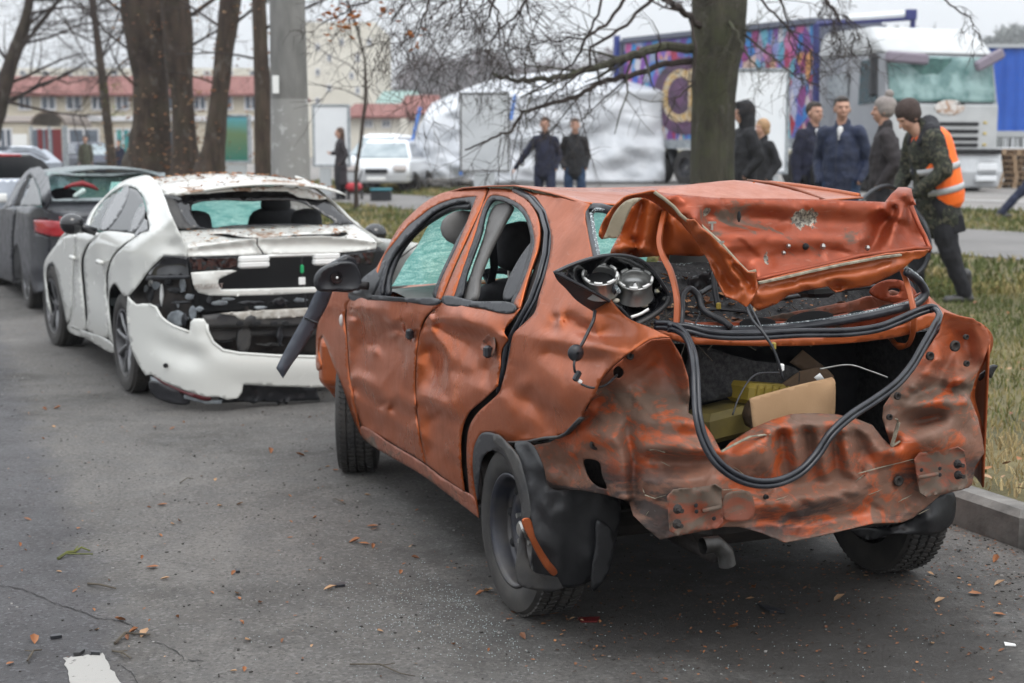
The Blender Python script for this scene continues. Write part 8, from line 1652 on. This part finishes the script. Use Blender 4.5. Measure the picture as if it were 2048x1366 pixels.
# hose through his hands
hs_ = thing('rubber_hose', 'black rubber hose held by the worker, looping behind his legs', 'hose', tuple(gt(1850, 575)))
ho_ = Vector(hs_.location); Yh = 12.2
P = [at(a, b, y) for a, b, y in ((1700, 430, 11.5), (1722, 400, 11.7), (1748, 378, 11.9), (1772, 370, 12.1), (1792, 376, 12.3), (1812, 400, 12.4), (1836, 425, 12.2), (1852, 450, 12.0), (1862, 490, 12.0), (1856, 525, 12.0), (1838, 548, 12.0), (1815, 556, 12.0), (1785, 560, 12.0))]
q_ = []
for i in range(len(P)-1):
    for j in range(5): q_.append(P[i].lerp(P[i+1], j/5))
for _ in range(6): q_ = [q_[0]]+[(q_[i-1]+q_[i]*2+q_[i+1])/4 for i in range(1, len(q_)-1)]+[q_[-1]]
MB().tube([p-ho_ for p in q_], .017, 8).build('hose_pipe', M['rubber'], hs_, smooth=True)
# ------------------------------------------------------------ loose things on and in the orange car
def rebase(t, p):
    off = (Vector(p)-t.location); off = Matrix.Rotation(-t.rotation_euler.z, 3, 'Z') @ off
    for ch in t.children_recursive:
        if ch.data is not None and hasattr(ch.data, 'transform'): ch.data.transform(Matrix.Translation(-off))
    t.location = p
def w_(p): return Matrix.Rotation(OF.rz, 3, 'Z') @ Vector(p) + Vector(tuple(OF.O))
bx = thing('cardboard_box', 'torn open cardboard box lying in the boot of the orange car', 'box', tuple(OF.O), OF.rz)
def BP(nm, xx, pts, m, **k_): k_.setdefault('step', 8); return panel(OF, nm, gx(xx), pts, M[m], bx, **k_)
BP('front_flap', -.66, [(1500, 797, .0, A), (1545, 784), (1605, 768), (1664, 754, .02, A), (1668, 758), (1671, 800), (1670, 830, .02, A), (1620, 842), (1560, 852), (1508, 862, .0, A), (1506, 850)], 'card', th=.005)
BP('side_flap', -.66, [(1500, 797, .0, A), (1507, 860, .0, A), (1490, 850, .15, A), (1484, 826, .15), (1492, 806, .1, A)], 'card_dark', th=.004)
BP('inner_side', -.45, [(1505, 800, .0, A), (1560, 770, .0), (1600, 742, .0, A), (1650, 736, .02), (1668, 752, .0, A), (1670, 826, .0, A), (1560, 850, A)], 'card_dark', th=.004)
BP('back_flap', -.40, [(1580, 725, .0, A), (1606, 700, .0, A), (1650, 735, .0, A), (1664, 750, .0, A), (1640, 760, A)], 'card_dark', th=.004)
BP('torn_paper', -.6, [(1628, 755, .0, A), (1640, 746, .0, A), (1649, 758, .0, A), (1636, 762, A)], 'whitepl', th=.002)
rebase(bx, w_(OF.on(1560, 850, 0, -.6)))
yc = thing('yellow_tool_case', 'ribbed yellow plastic case behind the cardboard box in the boot', 'case', tuple(OF.O), OF.rz)
c0 = Vector(OF.on(1515, 785, 0, -.46)); c1_ = Vector(OF.on(1455, 830, 0, -.5))
mt = Matrix.Rotation(.25, 3, 'Z') @ Matrix.Rotation(.12, 3, 'X')
MB().bbox(c0, (.13, .19, .07), .015, mt).build('case_lid', M['yellow'], yc)
for i in range(5): MB().bbox(c0+mt @ Vector((-.068, -.07+.035*i, .01)), (.01, .01, .045), .004, mt).build('rib', M['yellow'], yc)
MB().bbox(c1_-Vector((-.05, 0, .03)), (.16, .2, .10), .02, Matrix.Rotation(-.15, 3, 'X')).build('case_base', mat('yellow_dusty', (.09, .07, .018), .7, col2=(.17, .13, .03), scale=8), yc)
rebase(yc, w_(c1_))
tl = thing('tail_lamp_housing', 'black tail lamp housing with two bare silver reflector rings, lying on the orange car', 'tail lamp', tuple(OF.O), OF.rz)
def TP_(nm, g, pts, m, **k_): k_.setdefault('step', 5); return panel(OF, nm, g, pts, m, tl, **k_)
gl_ = gx(-.52)
rim = [(1110, 545, -.01, A), (1140, 531), (1175, 519), (1205, 512), (1232, 510), (1260, 513), (1280, 520), (1300, 535), (1314, 553), (1327, 572), (1336, 590, .0), (1334, 602), (1312, 623), (1268, 647, -.02, A), (1258, 636), (1240, 617), (1214, 600), (1172, 577)]
TP_('bowl', gl_, rim, M['gloss_black'], th=.004, inner=[(1160, 548, .06), (1200, 540, .09), (1250, 540, .10), (1290, 560, .09), (1300, 590, .08), (1270, 610, .07), (1240, 590, .09), (1200, 570, .07)], soft=12)
TP_('outer_shell', gl_, [(1106, 543, -.01, A), (1140, 560), (1172, 577), (1214, 600), (1242, 620), (1262, 641), (1268, 649, -.02, A), (1254, 659, .0, A), (1216, 641, .03), (1188, 624, .05), (1152, 600, .05), (1130, 576, .03), (1114, 560, .01)], M['plastic'], th=.004)
q_ = spl(rim, True, 5); mb = MB(); P = [OF.on(a, b, 0, -.525) for a, b, _ in q_]; P.append(P[0]); mb.tube(P, .006, 6, flat=((1, 0, 0), 1.4)); mb.build('rim', M['plastic'], tl, smooth=True)
q_ = spl([(1338, 592, 0), (1336, 604, 0), (1313, 626, 0), (1290, 640, 0), (1268, 651, 0)], False, 5); MB().tube([OF.on(a, b, 0, -.53) for a, b, _ in q_], .009, 6).build('gasket', M['plastic_dusty'], tl, smooth=True)
ax = Vector((-.46, .22, .86)).normalized(); zq = Vector((0, 0, 1)).rotation_difference(ax).to_matrix()
def cup(px, py, r_, deep, cone_in):
    c = Vector(OF.on(px, py, 0, -.50)); mb = MB(); lt = MB(); lt.lathe([(r_*1.12, -deep), (r_*1.0, -deep*.7), (r_, -.004), (r_*1.06, 0), (r_*1.06, .004), (r_*.90, .004), (r_*.9, -.006), (r_*.84, -deep*.75)] + ([(r_*.5, -deep*.5), (.003, -deep*.15)] if cone_in else [(r_*.8, -deep)]), n=36)
    o_ = MB(); o_.add([c + zq @ Vector(v) for v in lt.v], lt.f); o_.build('reflector_ring', mat('dull_silver', (.40, .40, .39), .3, metal=.8), tl, smooth=True)
    if not cone_in: d_ = MB(); lt = MB(); lt.lathe([(r_*.85, -.02), (.001, -.02)], n=24); d_.add([c + zq @ Vector(v) for v in lt.v], lt.f); d_.build('ring_opening', M['dark'], tl)
    for i in range(8):
        a = 2*math.pi*i/8; k_ = MB()
        k_.tube([c+zq @ Vector((math.cos(a+d)*r_*.98, math.sin(a+d)*r_*.98, .007)) for d in (0, .12, .24, .36, .48)], .0045, 5); k_.build('ring_tab', M['whitepl'], tl, smooth=True)
cup(1200, 551, .054, .055, False); cup(1270, 560, .054, .06, True)
for a, b in ((1231, 601), (1288, 610)):
    c = Vector(OF.on(a, b, 0, -.50)); MB().ell(c, (.012, .014, .008), 12, 6).build('bulb_socket', mat('cream_plastic', (.5, .46, .38), .5), tl, smooth=True)
MB().bbox(Vector(OF.on(1280, 598, 0, -.47)), (.05, .09, .03), .008).build('socket_carrier', M['plastic'], tl)
MB().bbox(Vector(OF.on(1315, 581, 0, -.5)), (.012, .022, .018), .004).build('contact_clip', M['chrome'], tl)
q_ = spl([(1262, 634, 0), (1280, 628, 0), (1297, 618, 0)], False, 5); MB().tube([OF.on(a, b, 0, -.53) for a, b, _ in q_], .005, 5).build('broken_edge', M['whitepl'], tl)
wire('wire', [(1190, 622, -.52), (1187, 640, -.55), (1176, 664, -.56), (1164, 688, -.58), (1154, 703, -.6)], .0055, M['plastic'], tl)
c = Vector(OF.on(1152, 706, 0, -.62)); mb = MB(); mb.lathe([(.004, .012), (.018, .010), (.026, 0), (.025, -.006), (.001, -.008)], (0, 0, 0), 'x', 24); mb.v = [tuple(c+Vector((-v[0], v[1], v[2]))) for v in mb.v]; mb.f = [tuple(reversed(f)) for f in mb.f]; mb.build('rubber_grommet', M['rubber'], tl, smooth=True)
wire('wire', [(1150, 716, -.62), (1148, 730, -.63), (1150, 745, -.63)], .004, M['plastic'], tl)
MB().bbox(Vector(OF.on(1154, 752, 0, -.63)), (.016, .018, .034), .004, Matrix.Rotation(.5, 3, 'X')).build('connector', M['plastic'], tl); MB().bbox(Vector(OF.on(1160, 763, 0, -.63)), (.012, .014, .012), .003, Matrix.Rotation(.5, 3, 'X')).build('connector', M['whitepl'], tl)
wire('wire', [(1162, 768, -.63), (1180, 775, -.64), (1205, 773, -.66), (1222, 762, -.66), (1234, 750, -.60)], .004, M['plastic'], tl)
rebase(tl, w_(OF.on(1240, 650, 0, -.5)))
st = thing('hanging_door_trim', 'long dark plastic door trim dangling below the wing mirror of the orange car', 'trim', tuple(OF.O), OF.rz)
gm_ = gx(1.9)
panel(OF, 'strip', gm_, [(640, 572, .0, A), (668, 575, .0, A), (655, 610), (636, 645), (607, 697), (585, 727), (566, 757, .0, A), (560, 748), (552, 736, .0, A), (566, 708), (582, 678), (612, 624), (628, 590)], M['plastic_dusty2'] if 'plastic_dusty2' in M else mat('trim_plastic', (.035, .042, .06), .45, col2=(.06, .068, .085), scale=4), st, step=6, th=.012, lines=[[(645, 580, -.012), (615, 640, -.012), (585, 690, -.012), (560, 740, -.012)]])
MB().tube([OF.on(a, b, 0, 1.885) for a, b in ((608, 636), (620, 640), (634, 645))], .004, 5).build('joint', M['gloss_black'], st)
rebase(st, w_(OF.on(655, 575, 0, 1.9)))
# leaves, twigs and crumbs on the parcel shelf
mb = MB(); r2 = random.Random(15)
for i in range(900):
    u, v = r2.random()**1.5*.75, r2.uniform(.05, .9); q = shelf_pt(u, v); mb.cur = r2.choice((0, 0, 1, 2, 2)); big = r2.random() < .3
    vs, fs = leaf_verts((q[0], q[1], q[2]+r2.uniform(.0, .02)), r2.uniform(.012, .028) if big else r2.uniform(.003, .009), r2, curl=.6); mb.add(vs, fs)
for i in range(60):
    u, v = r2.random()*.6, r2.uniform(.1, .85); q = Vector(shelf_pt(u, v))+Vector((0, 0, .015)); d = Vector((r2.gauss(0, .4), r2.gauss(0, 1), r2.gauss(0, .25))).normalized()*r2.uniform(.04, .12); mb.cur = 3; mb.tube([q-d, q+Vector((0, 0, .005)), q+d*.8+Vector((0, 0, r2.uniform(0, .02)))], .0016, 4)
for v in range(len(mb.v)): mb.v[v] = tuple(w_(mb.v[v]))
tag(mb.build('leaf_debris', [M['leaf'], M['leaf2'], M['leaf3'], M['twig']]), 'dry leaves and twigs heaped on the parcel shelf of the orange car', 'debris', kind='stuff')
mb = MB()
for i in range(900):
    q = shelf_pt(r2.random(), r2.uniform(.02, .98)); s_ = r2.uniform(.001, .0025); mb.box(w_((q[0], q[1], q[2]+.002)), (s_*2, s_*2, s_), r2.uniform(0, 3))
tag(mb.build('glass_crumbs', MC['glass_grains']), 'tiny glass crumbs on the carpeted shelf inside the orange car', 'broken glass', kind='stuff')
for pts, rr_ in (([(1420, 560, -.35), (1450, 548, -.32), (1470, 540, -.3)], .006), ([(1436, 615, -.5), (1430, 580, -.46), (1427, 545, -.42)], .010), ([(1545, 600, -.45), (1600, 592, -.42), (1680, 580, -.4), (1750, 572, -.38)], .008), ([(1395, 590, -.4), (1420, 575, -.36), (1450, 560, -.34)], .009)): wire('loose_cable', pts, rr_, M['plastic'])
panel(OF, 'torn_shelf_mat', gx(-.3), [(1375, 560), (1400, 548), (1425, 538), (1450, 530), (1470, 545), (1440, 560), (1410, 575), (1385, 580)], M['plastic'], car, step=6, th=.006, amp=.03, ns=14)
